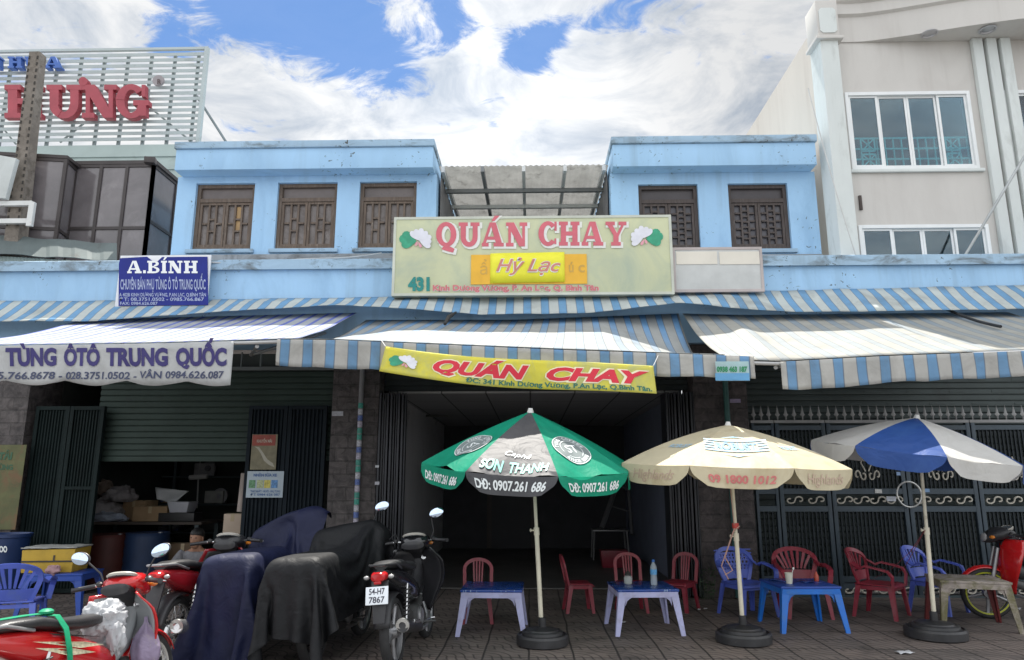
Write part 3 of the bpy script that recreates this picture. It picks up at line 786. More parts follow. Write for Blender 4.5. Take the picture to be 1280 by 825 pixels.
# sheet-clad side walls of the gap (close the space below the canopy)
for sx_, s_ in ((xa - .02, 1), (xb + .02, -1)):
    b = MB(); b.grid(2, 60, lambda u, v: Vector((sx_ + s_ * (.035 + .02 * math.sin(v * 2 * math.pi * 20)), 10.35 + 4.3 * v, zl + .1 + (zfr - zl - .15) * u)))
    b.build('side_sheet', M('grey zinc cladding', (.24, .24, .25), .5, metal=.4, var=.2, vscale=2), canopy, ang=60)
b = MB(); b.span(xa, xb, 14.7, 14.75, zl, zfr - .4); b.build('back_sheet', M('grey zinc cladding', (.2, .2, .2)), canopy)

# ================================================================== cream building on the right
CRM = M('cream facade paint', (.555, .535, .505), .85, streak=((.36, .33, .30), .35), var=.05, vscale=.9, dirt=(.48, .455, .43), dscale=1.3, dpos=(.5, .85), bump=.1, bscale=30, stretch=(1, 1, .4))
CRM2 = M('pale green trim paint', (.62, .655, .64), .8, streak=((.40, .42, .40), .4), var=.06, vscale=1.5, dirt=(.40, .42, .40), dscale=2.4, dpos=(.54, .8), stretch=(1, 1, .4))
CSID = M('warm cream side wall', (.57, .52, .46), .9, streak=((.40, .34, .29), .4), var=.06, vscale=.8, dirt=(.44, .38, .33), dscale=1.0, dpos=(.54, .8), stretch=(1, 1, .4))
YC = 9.95
cb_ = thing('cream_building', 'tall cream building with curved eave and aluminium sliding windows at the right', 'building', (8.5, YC, 0))
xcl = XL(1046, 200, YC); xcr = 16.0
zsof = P(1090, 53, YC).z; ztp = P(1040, 2, YC - .2).z
wz = []
W1 = (XL(1060, 165, YC), XL(1218, 165, YC), P(1140, 212, YC).z, P(1140, 115, YC).z)
W2 = (W1[0] + (XL(1080, 300, YC) - XL(1069, 165, YC)) * 0, W1[1], P(1160, 362, YC).z, P(1160, 281, YC).z)
dxw = XL(1262, 165, YC) - W1[0]
W3 = (W1[0] + dxw, W1[1] + dxw, W1[2], W1[3]); W4 = (W2[0] + dxw, W2[1] + dxw, W2[2], W2[3])
b = MB(); xs = xcl
for (a, c, lo, hi, lo2, hi2) in ((W1[0], W1[1], W2[2], W2[3], W1[2], W1[3]), (W3[0], W3[1], W4[2], W4[3], W3[2], W3[3])):
    b.span(xs, a, YC, YC + .2, zl + .16, ztp)
    b.span(a, c, YC, YC + .2, zl + .16, lo); b.span(a, c, YC, YC + .2, hi, lo2); b.span(a, c, YC, YC + .2, hi2, ztp); xs = c
b.span(xs, xcr, YC, YC + .2, zl + .16, ztp)
b.build('front_wall', CRM, cb_)
b = MB(); b.span(xcl - .0, xcl + .2, YC + .202, 18, zl + .16, ztp - .05); b.build('side_wall', CSID, cb_)
b = MB(); b.span(xcl + .202, xcr, YC + .202, 18, ztp - .3, ztp - .1); b.build('flat_roof', GREYC, cb_)
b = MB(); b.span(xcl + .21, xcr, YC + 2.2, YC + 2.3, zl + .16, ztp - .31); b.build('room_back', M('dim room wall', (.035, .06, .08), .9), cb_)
# corner column with a boxed capital
xk0, xk1 = XL(1022, 40, YC - .2), XL(1049, 40, YC - .2)
zcap = P(1035, 50, YC - .2).z
b = MB(); b.span(xk0 + .03, xk1 - .03, YC - .19, YC + .199, zl + .16, zcap); b.build('corner_column', CRM2, cb_)
b = MB(); b.span(xk0 - .04, xk1 + .04, YC - .25, YC + .199, zcap + .002, zcap + .05, .01); b.span(xk0, xk1, YC - .21, YC + .199, zcap + .052, ztp + .02, .008)
cp = b.build('column_capital', CRM, cb_)
b = MB(); zz = ztp - .12
px_ = [(xk0 + .035, zcap + .15), (xk0 + .075, zcap + .11), (xk1 - .075, zcap + .11), (xk1 - .035, zcap + .15), (xk1 - .035, zz - .04), (xk1 - .075, zz), (xk0 + .075, zz), (xk0 + .035, zz - .04)]
b.prism(px_, 0, .015, lambda x, y, z: Vector((x, YC - .211 - z, y))); b.build('capital_panel', CRM2, cp)
# curved eave: bows out towards the right
def bow(x):
    t = max(0, min(1, (x - (xk1 + .35)) / 3.2)); return .02 + .62 * (math.sin(t * math.pi / 2) ** 1.3)
b = MB(); secs = []
for i in range(33):
    x = xk1 + .002 + (xcr - xk1) * (i / 32) ** 1.6
    y = YC - bow(x); secs.append([Vector((x, YC - .004, zsof)), Vector((x, y, zsof)), Vector((x, y, ztp - .15)), Vector((x, y - .05, ztp - .12)), Vector((x, y - .05, ztp + .05)), Vector((x, y - .1, ztp + .08)), Vector((x, y - .1, ztp + .22)), Vector((x, YC - .004, ztp + .22))])
b.loft(secs); eave = b.build('curved_eave', CRM, cb_, ang=25)
DLT = M('dark lamp recess', (.05, .05, .055), .3)
for px in (1162, 1238):
    p = P(px, 45, YC - .22 if px < 1200 else YC - .34); z = zsof
    q = Vector((P(px, 44, p.y).x, YC - (.22 if px < 1200 else .3), z))
    b = MB(); b.lathe([(.11, -.004), (.12, -.02), (.095, -.025), (.085, -.006)], 20, Matrix.Translation(q)); dl = b.build('downlight', M('chrome ring', (.5, .5, .52), .3, .8), eave)
# triple pilaster
x0p = XL(1212, 60, YC)
for k in range(3):
    xx = x0p + k * .205
    b = MB(); b.span(xx, xx + .15, YC - .09, YC - .002, zl + .16, zsof - .002, .02); b.build('pilaster', CRM2, cb_)
# pilaster hooks / small dark slots on the facade
for (px, py) in ((1075, 254), (1268, 250)):
    p = P(px, py, YC); b = MB(); b.span(p.x - .02, p.x + .02, YC - .03, YC - .003, p.z - .11, p.z + .11, .004); b.build('wall_slot', M('rust slot', (.06, .045, .04), .7), cb_)
ALU = M('white aluminium frame', (.74, .76, .76), .4, var=.05)
GLS = GLASS('blue grey window glass', (.055, .075, .095), .06, .8)
GRN = M('mint grille paint', (.30, .78, .66), .5, var=.1)
def alu_window(w, grille=True):
    a, c, lo, hi = w; t = .05; y = YC + .02
    f = MB(); f.span(a, a + t, y - .04, y + .06, lo, hi, .004); f.span(c - t, c, y - .04, y + .06, lo, hi, .004); f.span(a + t, c - t, y - .04, y + .06, hi - t, hi); f.span(a + t, c - t, y - .04, y + .06, lo, lo + t)
    fr = f.build('window', ALU, cb_)
    n = 4; pw = (c - a - 2 * t) / n
    for i in range(n):
        l = a + t + pw * i + .002; r = l + pw - .004; yy = y + (.0 if i in (0, 3) else .025)
        s = MB(); q = .032
        s.span(l, l + q, yy - .012, yy + .012, lo + t + .002, hi - t - .002); s.span(r - q, r, yy - .012, yy + .012, lo + t + .002, hi - t - .002)
        s.span(l + q, r - q, yy - .012, yy + .012, hi - t - q, hi - t - .002); s.span(l + q, r - q, yy - .012, yy + .012, lo + t + .002, lo + t + q)
        sa = s.build('sash', ALU, fr)
    for i in range(n):
        l = a + t + pw * i + .034; r = l + pw - .068; yy = y + (.0 if i in (0, 3) else .025)
        s = MB(); s.span(l, r, yy - .003, yy + .003, lo + t + .034, hi - t - .034); s.build('pane', PANEG, fr)
    if grille:
        g = MB(); yy = y + .06; gh = (hi - lo) * .40; z0 = lo + .04
        for z in (z0, z0 + gh * .33, z0 + gh * .66, z0 + gh):
            g.span(a + .05, c - .05, yy - .01, yy + .01, z - .012, z + .012)
        for i in range(15):
            x = a + .08 + (c - a - .16) * i / 14; g.span(x - .008, x + .008, yy - .012, yy + .012, z0, z0 + gh)
        for cx in (a + .30, c - .30):
            for cz in (z0 + gh * .28, z0 + gh * .78):
                s_ = gh * .2
                for q in range(4):
                    g.box((cx + (s_ if q == 0 else -s_ if q == 1 else 0), yy - .015, cz + (s_ if q == 2 else -s_ if q == 3 else 0)), (.022 if q < 2 else 2 * s_, .012, 2 * s_ if q < 2 else .022))
                for a_ in (.785, -.785): g.box((cx, yy - .016, cz), (.018, .01, 2.4 * s_), (0, a_, 0))
        g.build('safety_grille', GRN, fr)
    s = MB(); s.span(a - .03, c + .05, YC - .05, YC - .002, lo - .05, lo - .004, .006); s.build('sill', CRM2, fr)
def glass_clear():
    m, nt, b, out = nmat('tinted window pane'); L = nt.links.new
    gl = nt.nodes.new('ShaderNodeBsdfGlossy'); gl.inputs['Roughness'].default_value = .03; gl.inputs[0].default_value = (.8, .85, .9, 1)
    tr = nt.nodes.new('ShaderNodeBsdfTransparent'); tr.inputs[0].default_value = (.60, .80, .86, 1)
    lw = nt.nodes.new('ShaderNodeFresnel'); lw.inputs[0].default_value = 1.5
    mx = nt.nodes.new('ShaderNodeMixShader'); mxx = nt.nodes.new('ShaderNodeMath'); mxx.operation = 'MAXIMUM'; mxx.inputs[1].default_value = .085; L(lw.outputs[0], mxx.inputs[0]); L(mxx.outputs[0], mx.inputs[0]); L(tr.outputs[0], mx.inputs[1]); L(gl.outputs[0], mx.inputs[2]); L(mx.outputs[0], out.inputs[0])
    return m
PANEG = glass_clear()
alu_window(W1); alu_window(W2, False); alu_window(W3); alu_window(W4, False)
for (w) in (W1, W3):
    pass
# ================================================================== left: billboard, glazed balcony, pole
YB = 12.6
bill = thing('slatted_billboard', 'white slatted rooftop billboard with red and blue raised letters', 'billboard', (P(120, 180, YB).x, YB, P(120, 215, YB).z))
SLT = M('white sheet slat', (.42, .475, .475), .5, var=.06, vscale=2, dirt=(.3, .34, .33), dscale=2.5)
bx0, bx1 = XL(-70, 120, YB), XL(251, 120, YB)
zT, zB = P(120, 66, YB).z, P(120, 178, YB).z
nsl = 16
for i in range(nsl):
    z = zB + (zT - zB) * (i + .5) / nsl
    b = MB(); b.box(((bx0 + bx1) / 2, YB, z), (bx1 - bx0, .02, .060), (R(8), 0, 0)); b.build('slat', SLT, bill)
b = MB(); b.span(bx0, bx1 + .02, YB - .03, YB + .03, zT + .03, zT + .08); b.span(bx1 + .002, bx1 + .07, YB - .04, YB + .05, P(0, 330, YB).z, zT + .08); b.build('frame', SLT, bill)
for i in range(11):
    x = bx0 + .25 + (bx1 - bx0 - .4) * i / 10
    b = MB(); b.span(x - .025, x + .025, YB + .05, YB + .1, zB - .5, zT); b.build('post', M('grey steel post', (.22, .25, .26), .6, metal=.3), bill)
b = MB()
b.tube([P(180, 128, YB + .12), P(240, 178, YB + .12)], .02, 6); b.tube([P(110, 150, YB + .12), P(75, 178, YB + .12)], .02, 6); b.tube([P(4, 160, YB + .12), P(20, 180, YB + .12)], .02, 6)
b.build('brace', MATS['grey steel post'], bill)
b = MB(); p0 = P(246, 120, YB + .02); b.tube([p0, Vector((p0.x + .75, YB + .7, P(0, 196, YB).z))], .025, 8); b.build('stay', MATS['grey steel post'], bill)
b = MB(); zlow = P(120, 330, YB).z; n = 9; prof = []
for i in range(n):
    z = zlow + (zB - .05 - zlow) * i / n; h = (zB - .05 - zlow) / n
    prof += [(YB - .03, z), (YB - .005, z + h * .96)]
b.loft([[Vector((x, p[0], p[1])) for p in prof] for x in (bx0, bx1)], cap=False, closed=False); b.build('lower_panel', M('pale green lap siding', (.36, .44, .42), .5, var=.1, vscale=1.5, dirt=(.3, .36, .34)), bill, ang=0, recalc=False)
RED = M('faded red letter', (.36, .055, .075), .5, var=.12, vscale=4)
BLU = M('blue letter', (.05, .13, .42), .5, var=.1)
fb = flat(YB - .1)
for ch, a, c, zc_, cap_, m_ in (('H', 11, 57, -151, 41, RED), ('Ư', 63, 114, -151, 41, RED), ('N', 107, 150, -151, 41, RED), ('G', 149, 190, -151, 41, RED),
                              ('N', -28, -12, -89, 14, BLU), ('H', 15, 33, -89, 14, BLU), ('Ư', 36, 58, -89, 14, BLU), ('A', 61, 81, -89, 14, BLU), ('N', -8, 6, -89, 14, BLU)):
    b = MB(); b.slab(ch, fb, a, c, zc_, cap_, depth=.12); b.build('raised_letter', m_, bill, ang=0)
b = MB(); q = P(199, 102, YB - .12); b.lathe([(.11, 0), (.11, .05)], 20, Matrix.Translation(q) @ Matrix.Rotation(R(90), 4, 'X')); rb = b.build('registered_mark', M('grey mark disc', (.30, .27, .28)), bill)
b = MB(); b.text('R', flat(YB - .19), 196.5, 201.5, -105, 6, .03); b.build('mark_lettering', M('dark mark letter', (.1, .07, .07)), rb, ang=0)

# ---- glazed balcony box
BRN = M('dark brown aluminium', (.055, .046, .045), .45, metal=.2, var=.2)
GLB = GLASS('smoky balcony glass', (.15, .135, .14), .12, .7, var=.25)
balc = thing('glazed_balcony', 'dark brown glazed balcony box behind the leaning concrete pole', 'balcony', (P(110, 300, 10.6).x, 10.6, P(110, 318, 10.6).z))
def glazed(p, q, z0, z1, cols, rows, up=Vector((0, 0, 1))):
    """framed panes from plan point p to plan point q"""
    p, q = Vector(p), Vector(q); d = (q - p); n = Vector((d.y, -d.x, 0)).normalized(); L_ = d.length; d.normalize()
    ang = math.atan2(d.y, d.x)
    fr = MB(); t = .05
    for i in range(cols + 1):
        c = p + d * (L_ * i / cols); fr.box((c.x, c.y, (z0 + z1) / 2), (t, t, z1 - z0), (0, 0, ang))
    for i in range(cols):
        for z in [z0] + [z0 + (z1 - z0) * r for r in rows] + [z1]:
            c = p + d * (L_ * (i + .5) / cols); fr.box((c.x, c.y, min(max(z, z0 + t / 2), z1 - t / 2)), (L_ / cols - t - .002, t * .9, t), (0, 0, ang))
    f = fr.build('frame', BRN, balc)
    for i in range(cols):
        zs = [z0] + [z0 + (z1 - z0) * r for r in rows] + [z1]
        for a, b2 in zip(zs[:-1], zs[1:]):
            c = p + d * (L_ * (i + .5) / cols)
            g = MB(); g.box((c.x, c.y, (a + b2) / 2), (L_ / cols - t, .008, b2 - a - t), (0, 0, ang)); g.build('pane', GLB, f)
zb_ = zl - .05
zA = P(140, 206, 10.6).z
A = P(93, 230, 10.6); B = P(190, 230, 10.6)
B2 = Vector((B.x, 12.05, 0)); A.z = B.z = 0
glazed(A, B, zb_, zA, 3, (.50, .0) if False else (.50,))
glazed(B, B2, zb_, zA, 2, (.56,))
zC_ = P(80, 199, 10.25).z
C0 = P(-60, 230, 10.0); C1 = P(79, 230, 10.25); C0.z = C1.z = 0
glazed(C0, C1, zb_, zC_, 3, (.45,))
C2 = Vector((A.x, 10.6, 0)); glazed(C1, C2, zb_, zC_, 1, (.45,))
b = MB(); b.hexa([(A.x - .05, 10.57, zA), (B.x + .05, 10.57, zA), (B.x + .05, 12.1, zA), (A.x - .05, 12.1, zA)], [(A.x - .05, 10.57, zA + .06), (B.x + .05, 10.57, zA + .06), (B.x + .05, 12.1, zA + .06), (A.x - .05, 12.1, zA + .06)])
b.hexa([(C0.x, C0.y - .03, zC_), (C1.x + .03, C1.y - .03, zC_), (A.x, 12.1, zC_), (C0.x, 12.1, zC_)], [(C0.x, C0.y - .03, zC_ + .05), (C1.x + .03, C1.y - .03, zC_ + .05), (A.x, 12.1, zC_ + .05), (C0.x, 12.1, zC_ + .05)])
b.build('roof', BRN, balc)
b = MB(); b.span(C0.x, B.x - .05, 12.05, 12.1, zb_, min(zA, zC_) - .02); b.build('back_wall', M('dim balcony back', (.2, .19, .19), .9), balc)
b = MB(); b.span(C0.x, B.x - .06, 10.66, 12.04, zb_ - .05, zb_); b.build('floor', GREYC, balc)
# curtain seen through the right panes
b = MB(); cxa, cxb = P(170, 290, 10.7).x, P(187, 290, 10.7).x
b.grid(24, 2, lambda u, v: Vector((cxa + (cxb - cxa) * u, 10.72 + .02 * math.sin(u * 25), zb_ + .05 + .9 * v))); b.build('curtain', FAB('pale curtain', (.5, .52, .55)), balc)
# small loudspeaker/lamp on the corner
b = MB(); q = P(188, 201, 10.5); b.box(q, (.16, .12, .1), (0, 0, .2), .01); b.build('corner_lamp', BRN, balc)

# ---- metal sheet hood on the coping at the left
HOOD = M('dull zinc sheet', (.10, .125, .125), .7, metal=.0, var=.15, vscale=2, dirt=(.065, .065, .06), dscale=3)
hood = thing('sheet_metal_hood', 'grey green zinc sheet hood on the ledge at the foot of the leaning pole', 'roof sheet', (P(60, 310, 9.8).x, 9.8, zt))
b = MB()
h00, h01, h10, h11 = P(-60, 290, 10.0), P(-60, 314, 9.62), P(146, 305, 10.0), P(146, 326, 9.62)
b.grid(40, 4, lambda u, v: (h00.lerp(h10, u)).lerp(h01.lerp(h11, u), v) + Vector((0, -.012 * (1 if int(u * 12) % 2 else 0), .01 * math.sin(u * 20)))); b.build('sloping_sheet', HOOD, hood, ang=0, solid=.008)
b = MB(); g0, g1 = P(-60, 316, 9.66), P(146, 328, 9.66); zlow = zt + .02
b.grid(90, 2, lambda u, v: Vector((g0.x + (g1.x - g0.x) * u, 9.68 + (.014 if int(u * 90) % 2 else 0), (g0.z + (g1.z - g0.z) * u) * (1 - v) + zlow * v))); b.build('upright_sheet', M('pale ribbed sheet', (.25, .31, .295), .5, var=.1, dirt=(.25, .27, .26)), hood, ang=0, solid=.006)

# ---- leaning concrete pole
PC = M('grey brown pole concrete', (.20, .175, .15), .9, var=.25, vscale=5, dirt=(.10, .085, .07), dscale=7, dpos=(.5, .68), bump=.6, bscale=45)
pt, pb = P(47.5, 68, 9.98), P(21, 292, 9.98)
dr = (pb - pt) / (pb.z - pt.z)
base = pt + dr * (0 - pt.z)
pole = thing('concrete_pole', 'leaning square concrete utility pole in front of the red lettered billboard', 'utility pole', tuple(base))
b = MB(); w0, w1 = .11, .082
def sq(c, w): return [c + Vector((-w, -w, 0)), c + Vector((w, -w, 0)), c + Vector((w, w, 0)), c + Vector((-w, w, 0))]
b.loft([sq(base, w0 + .03), sq(pt, w1)]); b.build('shaft', PC, pole, ang=0)
for i in range(26):
    c = pt + dr * (pb.z - pt.z) * (i + 1) / 27
    for s_ in (-1, 1):
        b = MB(); b.box((c.x + s_ * (w1 - .018 + .0006 * i), c.y - w1 - .006 - .0007 * i, c.z), (.022, .012, .05)); b.build('notch', M('dark notch', (.05, .045, .04), .9), pole)
WPT = M('white steel bracket', (.60, .61, .60), .5, var=.1, dirt=(.3, .16, .09), dscale=4, dpos=(.6, .7))
for py0, py1 in ((254, 262), (276, 284)):
    a, c = P(-60, py0 + 2, 9.8), P(41, py0, 9.8); b = MB(); b.box(((a.x + c.x) / 2, 9.8, (a.z + c.z) / 2), (c.x - a.x, .06, .07)); b.build('crossarm', WPT, pole)
a, c = P(39, 256, 9.76), P(39, 280, 9.76); b = MB(); b.box(((a.x + c.x) / 2, 9.76, (a.z + c.z) / 2), (.08, .05, abs(a.z - c.z) + .07)); b.build('crossarm_plate', WPT, pole)
a, c = P(-22, 198, 9.7), P(13, 244, 9.7)
b = MB(); b.hexa([(a.x, 9.7, c.z + .02), (c.x - .07, 9.7, c.z - .05), (c.x - .07, 9.78, c.z - .05), (a.x, 9.78, c.z + .02)], [(a.x, 9.7, a.z + .1), (c.x, 9.7, a.z), (c.x, 9.78, a.z), (a.x, 9.78, a.z + .1)], .008); b.build('junction_box', M('pale meter box', (.5, .53, .52), .5, dirt=(.35, .36, .35)), pole)

# ---- bare rod on the right
q0, q1 = P(1207, 318, 9.6), P(1290, 180, 9.3)
b = MB(); b.tube([q0, q1], .018, 8); b.build('rod', M('grey galvanised rod', (.40, .42, .42), .4, metal=.4), None)
tag(bpy.data.objects['rod'], 'thin grey metal rod sticking up from the blue ledge at the right', 'rod')
bpy.data.objects['rod'].name = 'flag_rod'

# ================================================================== signs
def board(name, label, cat, px0, py0, px1, py1, Y, thick, mat, frame=None):
    a, c = P(px0, py0, Y), P(px1, py1, Y); a2, c2 = P(px1, py0, Y), P(px0, py1, Y)
    t = thing(name, label, cat, ((a.x + c.x) / 2, Y + thick / 2, c.z))
    x0 = (a.x + c2.x) / 2; x1 = (c.x + a2.x) / 2; z0 = (c.z + c2.z) / 2; z1 = (a.z + a2.z) / 2
    b = MB(); b.span(x0, x1, Y, Y + thick, z0, z1, .006); b.build('panel', mat, t)
    if frame:
        f = MB(); w = .025; yy = Y - .008
        f.span(x0 - .01, x0 + w, yy, Y + thick * .6, z0 - .01, z1 + .01); f.span(x1 - w, x1 + .01, yy, Y + thick * .6, z0 - .01, z1 + .01)
        f.span(x0 + w, x1 - w, yy, Y + thick * .6, z1 - w, z1 + .01); f.span(x0 + w, x1 - w, yy, Y + thick * .6, z0 - .01, z0 + w)
        f.build('frame', frame, t)
    return t, (x0, x1, z0, z1)
YS = 9.22
t_on = {}
def letters(parent, name, mat, body, x0, x1, base, cap, Y, bold=.02, shear=0., slab=False, grow=0., part=None):
    b = MB()
    if part is not None and parent.name in t_on:
        b.text(body, t_on[parent.name](), x0, x1, -base, cap, bold, shear, seg=14); return b.build(name, mat, part, ang=0, recalc=False)
    if slab: b.slab(body, flat(Y), x0, x1, -base, cap, grow=grow)
    else: b.text(body, flat(Y), x0, x1, -base, cap, bold, shear)
    return b.build(name, mat, part or parent, ang=0, recalc=False)
def lotus(parent, cx, cy, s, Y, flip, fm=None):
    """white petals and a green leaf, flat print; cx, cy, s in pixels"""
    f = fm or flat(Y)
    WHT, LEAF, PNK = M('white petal print', (.68, .68, .74), .5, var=.08, vscale=8), M('green leaf print', (.03, .30, .17), .5, var=.25, vscale=10), M('pink petal print', (.66, .30, .36), .5, var=.1)
    def petal(mb, x, y, L_, w, a, z):
        pts = []
        for i in range(14):
            t = i / 14 * 2 * math.pi; u = .5 - .5 * math.cos(t); v = math.sin(t) * .5 * (u ** .6)
            X, Y_ = u * L_, v * w
            pts.append((cx + flip * s * (x + X * math.cos(a) - Y_ * math.sin(a)), -cy + s * (y + X * math.sin(a) + Y_ * math.cos(a))))
        mb.face([mb.bm.verts.new(f(p[0], p[1], z)) for p in (pts if flip > 0 else pts[::-1])])
    b = MB()
    petal(b, -.1, -.3, 1.25, 1.0, R(150), .002); petal(b, -.1, -.25, 1.35, 1.0, R(172), .0025); petal(b, -.1, -.3, 1.2, .9, R(195), .003)
    b.build('leaf_print', LEAF, parent, ang=0, recalc=False)
    b = MB()
    for k, a in enumerate((20, 50, 80, 110, 135, -5, -30)): petal(b, .15, -.25, 1.0 - .05 * (k % 2), .62, R(a), .005 + k * .0006)
    b.build('petal_print', WHT, parent, ang=0, recalc=False)
    b = MB(); petal(b, .05, -.35, .5, .3, R(-60), .011); petal(b, .0, -.3, .4, .25, R(-110), .012); b.build('petal_tip_print', PNK, parent, ang=0, recalc=False)
SGN = M('faded pale green sign vinyl', (.53, .55, .35), .55, var=.06, vscale=2.5, dirt=(.36, .42, .33), dscale=1.2, dpos=(.45, .75))
ROSE = M('faded rose lettering', (.58, .125, .16), .5, var=.1, vscale=6)
HALO = M('white lettering edge', (.70, .70, .66), .5, var=.05)
TEAL = M('teal lettering', (.01, .22, .20), .5, var=.1)
sg, (sx0, sx1, sz0, sz1) = board('shop_sign', 'large pale green restaurant sign with rose capitals and a yellow patch above the open shop', 'sign', 492, 271, 840, 368, YS, .16, SGN, M('sign edge trim', (.50, .52, .45), .5, metal=.2))
yl = YS - .010
h = letters(sg, 'lettering_edge', HALO, 'QUÁN', 547, 661, 309.5, 30, yl, slab=True, grow=1.5)
letters(sg, 'lettering_edge', HALO, 'CHAY', 675, 784.5, 308.5, 30, yl, slab=True, grow=1.5)
letters(sg, 'lettering', ROSE, 'QUÁN', 545, 659, 308, 30, yl - .004, slab=True)
letters(sg, 'lettering', ROSE, 'CHAY', 673, 783, 307, 30, yl - .004, slab=True)
letters(sg, 'house_number', TEAL, '431', 510, 537, 362.5, 15, yl - .004, bold=.055)
letters(sg, 'address_edge', HALO, 'Kinh Dương Vương, P. An Lạc, Q. Bình Tân', 541, 749, 363.5, 6.6, yl, bold=.07)
letters(sg, 'address_lettering', M('rose address ink', (.55, .16, .17), .5), 'Kinh Dương Vương, P. An Lạc, Q. Bình Tân', 541, 748.5, 363, 6.4, yl - .004, bold=.045)
a, c = P(589, 319, YS), P(734, 355, YS)
b = MB(); b.span(a.x, c.x, YS - .016, YS - .008, c.z, a.z); op = b.build('orange_patch', M('orange vinyl patch', (.76, .42, .03), .5, var=.08, vscale=5), sg)
a, c = P(613, 317.5, YS), P(706, 354, YS)
b = MB(); b.grid(16, 3, lambda u, v: Vector((a.x + (c.x - a.x) * u, YS - .021 - .01 * abs(math.sin(u * 6)) , a.z + (c.z - a.z) * v + .01 * u))); b.build('yellow_patch', M('yellow paper patch', (.76, .72, .03), .5, var=.08, vscale=4), sg, solid=.004)
letters(sg, 'patch_lettering_edge', HALO, 'Hỷ', 620, 656, 339.5, 15.5, YS - .037, bold=.04, shear=.35)
letters(sg, 'patch_lettering_edge', HALO, 'Lạc', 659, 701, 339.5, 15.5, YS - .037, bold=.04, shear=.35)
letters(sg, 'patch_lettering', M('brown pink script ink', (.55, .2, .16), .5), 'Hỷ', 620, 656, 339, 15, YS - .039, bold=.012, shear=.35)
letters(sg, 'patch_lettering', MATS['brown pink script ink'], 'Lạc', 659, 701, 339, 15, YS - .039, bold=.012, shear=.35)
GHO = M('ghost lettering', (.55, .33, .06), .5)
letters(sg, 'old_lettering', GHO, 'ẩ', 600, 609, 343, 14, YS - .019, bold=.0); letters(sg, 'old_lettering', GHO, 'ú', 711, 717, 340, 13, YS - .019); letters(sg, 'old_lettering', GHO, 'c', 723, 731, 340, 13, YS - .019)
lotus(sg, 522, 297, 16, YS - .009, 1); lotus(sg, 806, 294, 16, YS - .009, -1)

bsg, bb = board('workshop_sign', 'dark blue car parts sign with white lettering and a notched top edge', 'sign', 147, 319, 261, 383, 9.3, .03, M('white sign sheet', (.72, .73, .75), .5, dirt=(.4, .4, .42)))
b = MB(); fb2 = flat(9.29)
b.prism([(148.5, -382.5), (260.5, -381.5), (259.5, -321), (203, -321.5), (197, -327), (191, -326.5), (184, -321), (150.5, -323), (149, -330)], 0, .008, fb2); b.build('blue_face', M('deep blue vinyl', (.006, .016, .20), .7, var=.12, vscale=5), bsg, ang=0)
WL = M('white vinyl letter', (.78, .80, .80), .5, var=.04); GL_ = M('grey blue vinyl letter', (.33, .38, .55), .5)
letters(bsg, 'lettering', WL, 'A.BÍNH', 159, 247, 341.5, 15.5, 9.279, slab=True)
letters(bsg, 'lettering', GL_, 'CHUYÊN BÁN PHỤ TÙNG Ô TÔ TRUNG QUỐC', 150.5, 257, 361.5, 12, 9.279, bold=.02)
letters(bsg, 'lettering', GL_, 'A 402B KINH DƯƠNG VƯƠNG, P.AN LẠC, Q.BÌNH TÂN', 149, 257.5, 370.5, 4.2, 9.279, bold=.02)
letters(bsg, 'lettering', GL_, 'ĐT: 08.3751.0502 - 0985.766.867', 149, 255, 376, 4, 9.279, bold=.02)
letters(bsg, 'lettering', GL_, 'FAX: 0984.626.087', 150, 197, 381, 3.6, 9.279, bold=.02)
wsg, wb = board('blank_sign', 'blank greyed white sign board with two pale strips beside the restaurant sign', 'sign', 842, 310, 953, 364, 9.3, .09, M('greyed blank acrylic', (.50, .51, .50), .5, var=.08, vscale=6, dirt=(.38, .40, .40), dscale=2), M('pink grey trim', (.42, .37, .36), .6))
for (x0_, x1_) in ((845, 897), (899, 950)):
    a, c = P(x0_, 314.5, 9.29), P(x1_, 330, 9.29); b = MB(); b.span(a.x, c.x, 9.292, 9.298, c.z, a.z); b.build('pale_strip', M('cream strip', (.66, .62, .54), .5, var=.06), wsg)

# ================================================================== awnings
ST_A = STRIPE('blue striped canvas', (.20, .40, .62), (.58, .62, .60), .23, .42, thin=(.06, .12, .22), trans=.3)
ST_T = STRIPE('sunlit pale striped canvas', (.16, .33, .56), (.36, .37, .36), .225, .38, thin=(.07, .09, .11), fade=((.27, .31, .34), .10, .5, .9), trans=.14, dstr=.5)  # middle top: paleness of the sunlit front put into the stripe colour
ST_R = STRIPE('sunlit pale canvas', (.22, .29, .36), (.37, .365, .33), .225, .40, thin=(.14, .15, .16), fade=((.30, .32, .32), .05, .4, .85), trans=.14, dstr=.5)  # right top: its stripes washed out in colour, as lit by the sun
ST_V = STRIPE('dingy valance canvas', (.20, .37, .57), (.55, .54, .51), .228, .40, thin=(.08, .13, .20), trans=.35, dstr=.45)
ST_L = STRIPE('white and violet striped canvas', (.09, .13, .48), (.38, .40, .42), .16, .30, trans=.14, fade=((.22, .25, .46), .0, .8, .8), dstr=.3)  # left top: violet paled in colour towards the sunlit front
YK = 9.40; YE = 7.07
def zline(pts, Y):
    """height as a function of x, through pixel points on the plane Y"""
    w = sorted([(P(a, c, Y).x, P(a, c, Y).z) for a, c in pts])
    def f(x):
        if x <= w[0][0]: i = 0
        else:
            i = max(0, min(len(w) - 2, sum(1 for q in w if q[0] <= x) - 1))
        (xa, za), (xb, zb) = w[i], w[i + 1]; return za + (zb - za) * (x - xa) / (xb - xa)
    return f
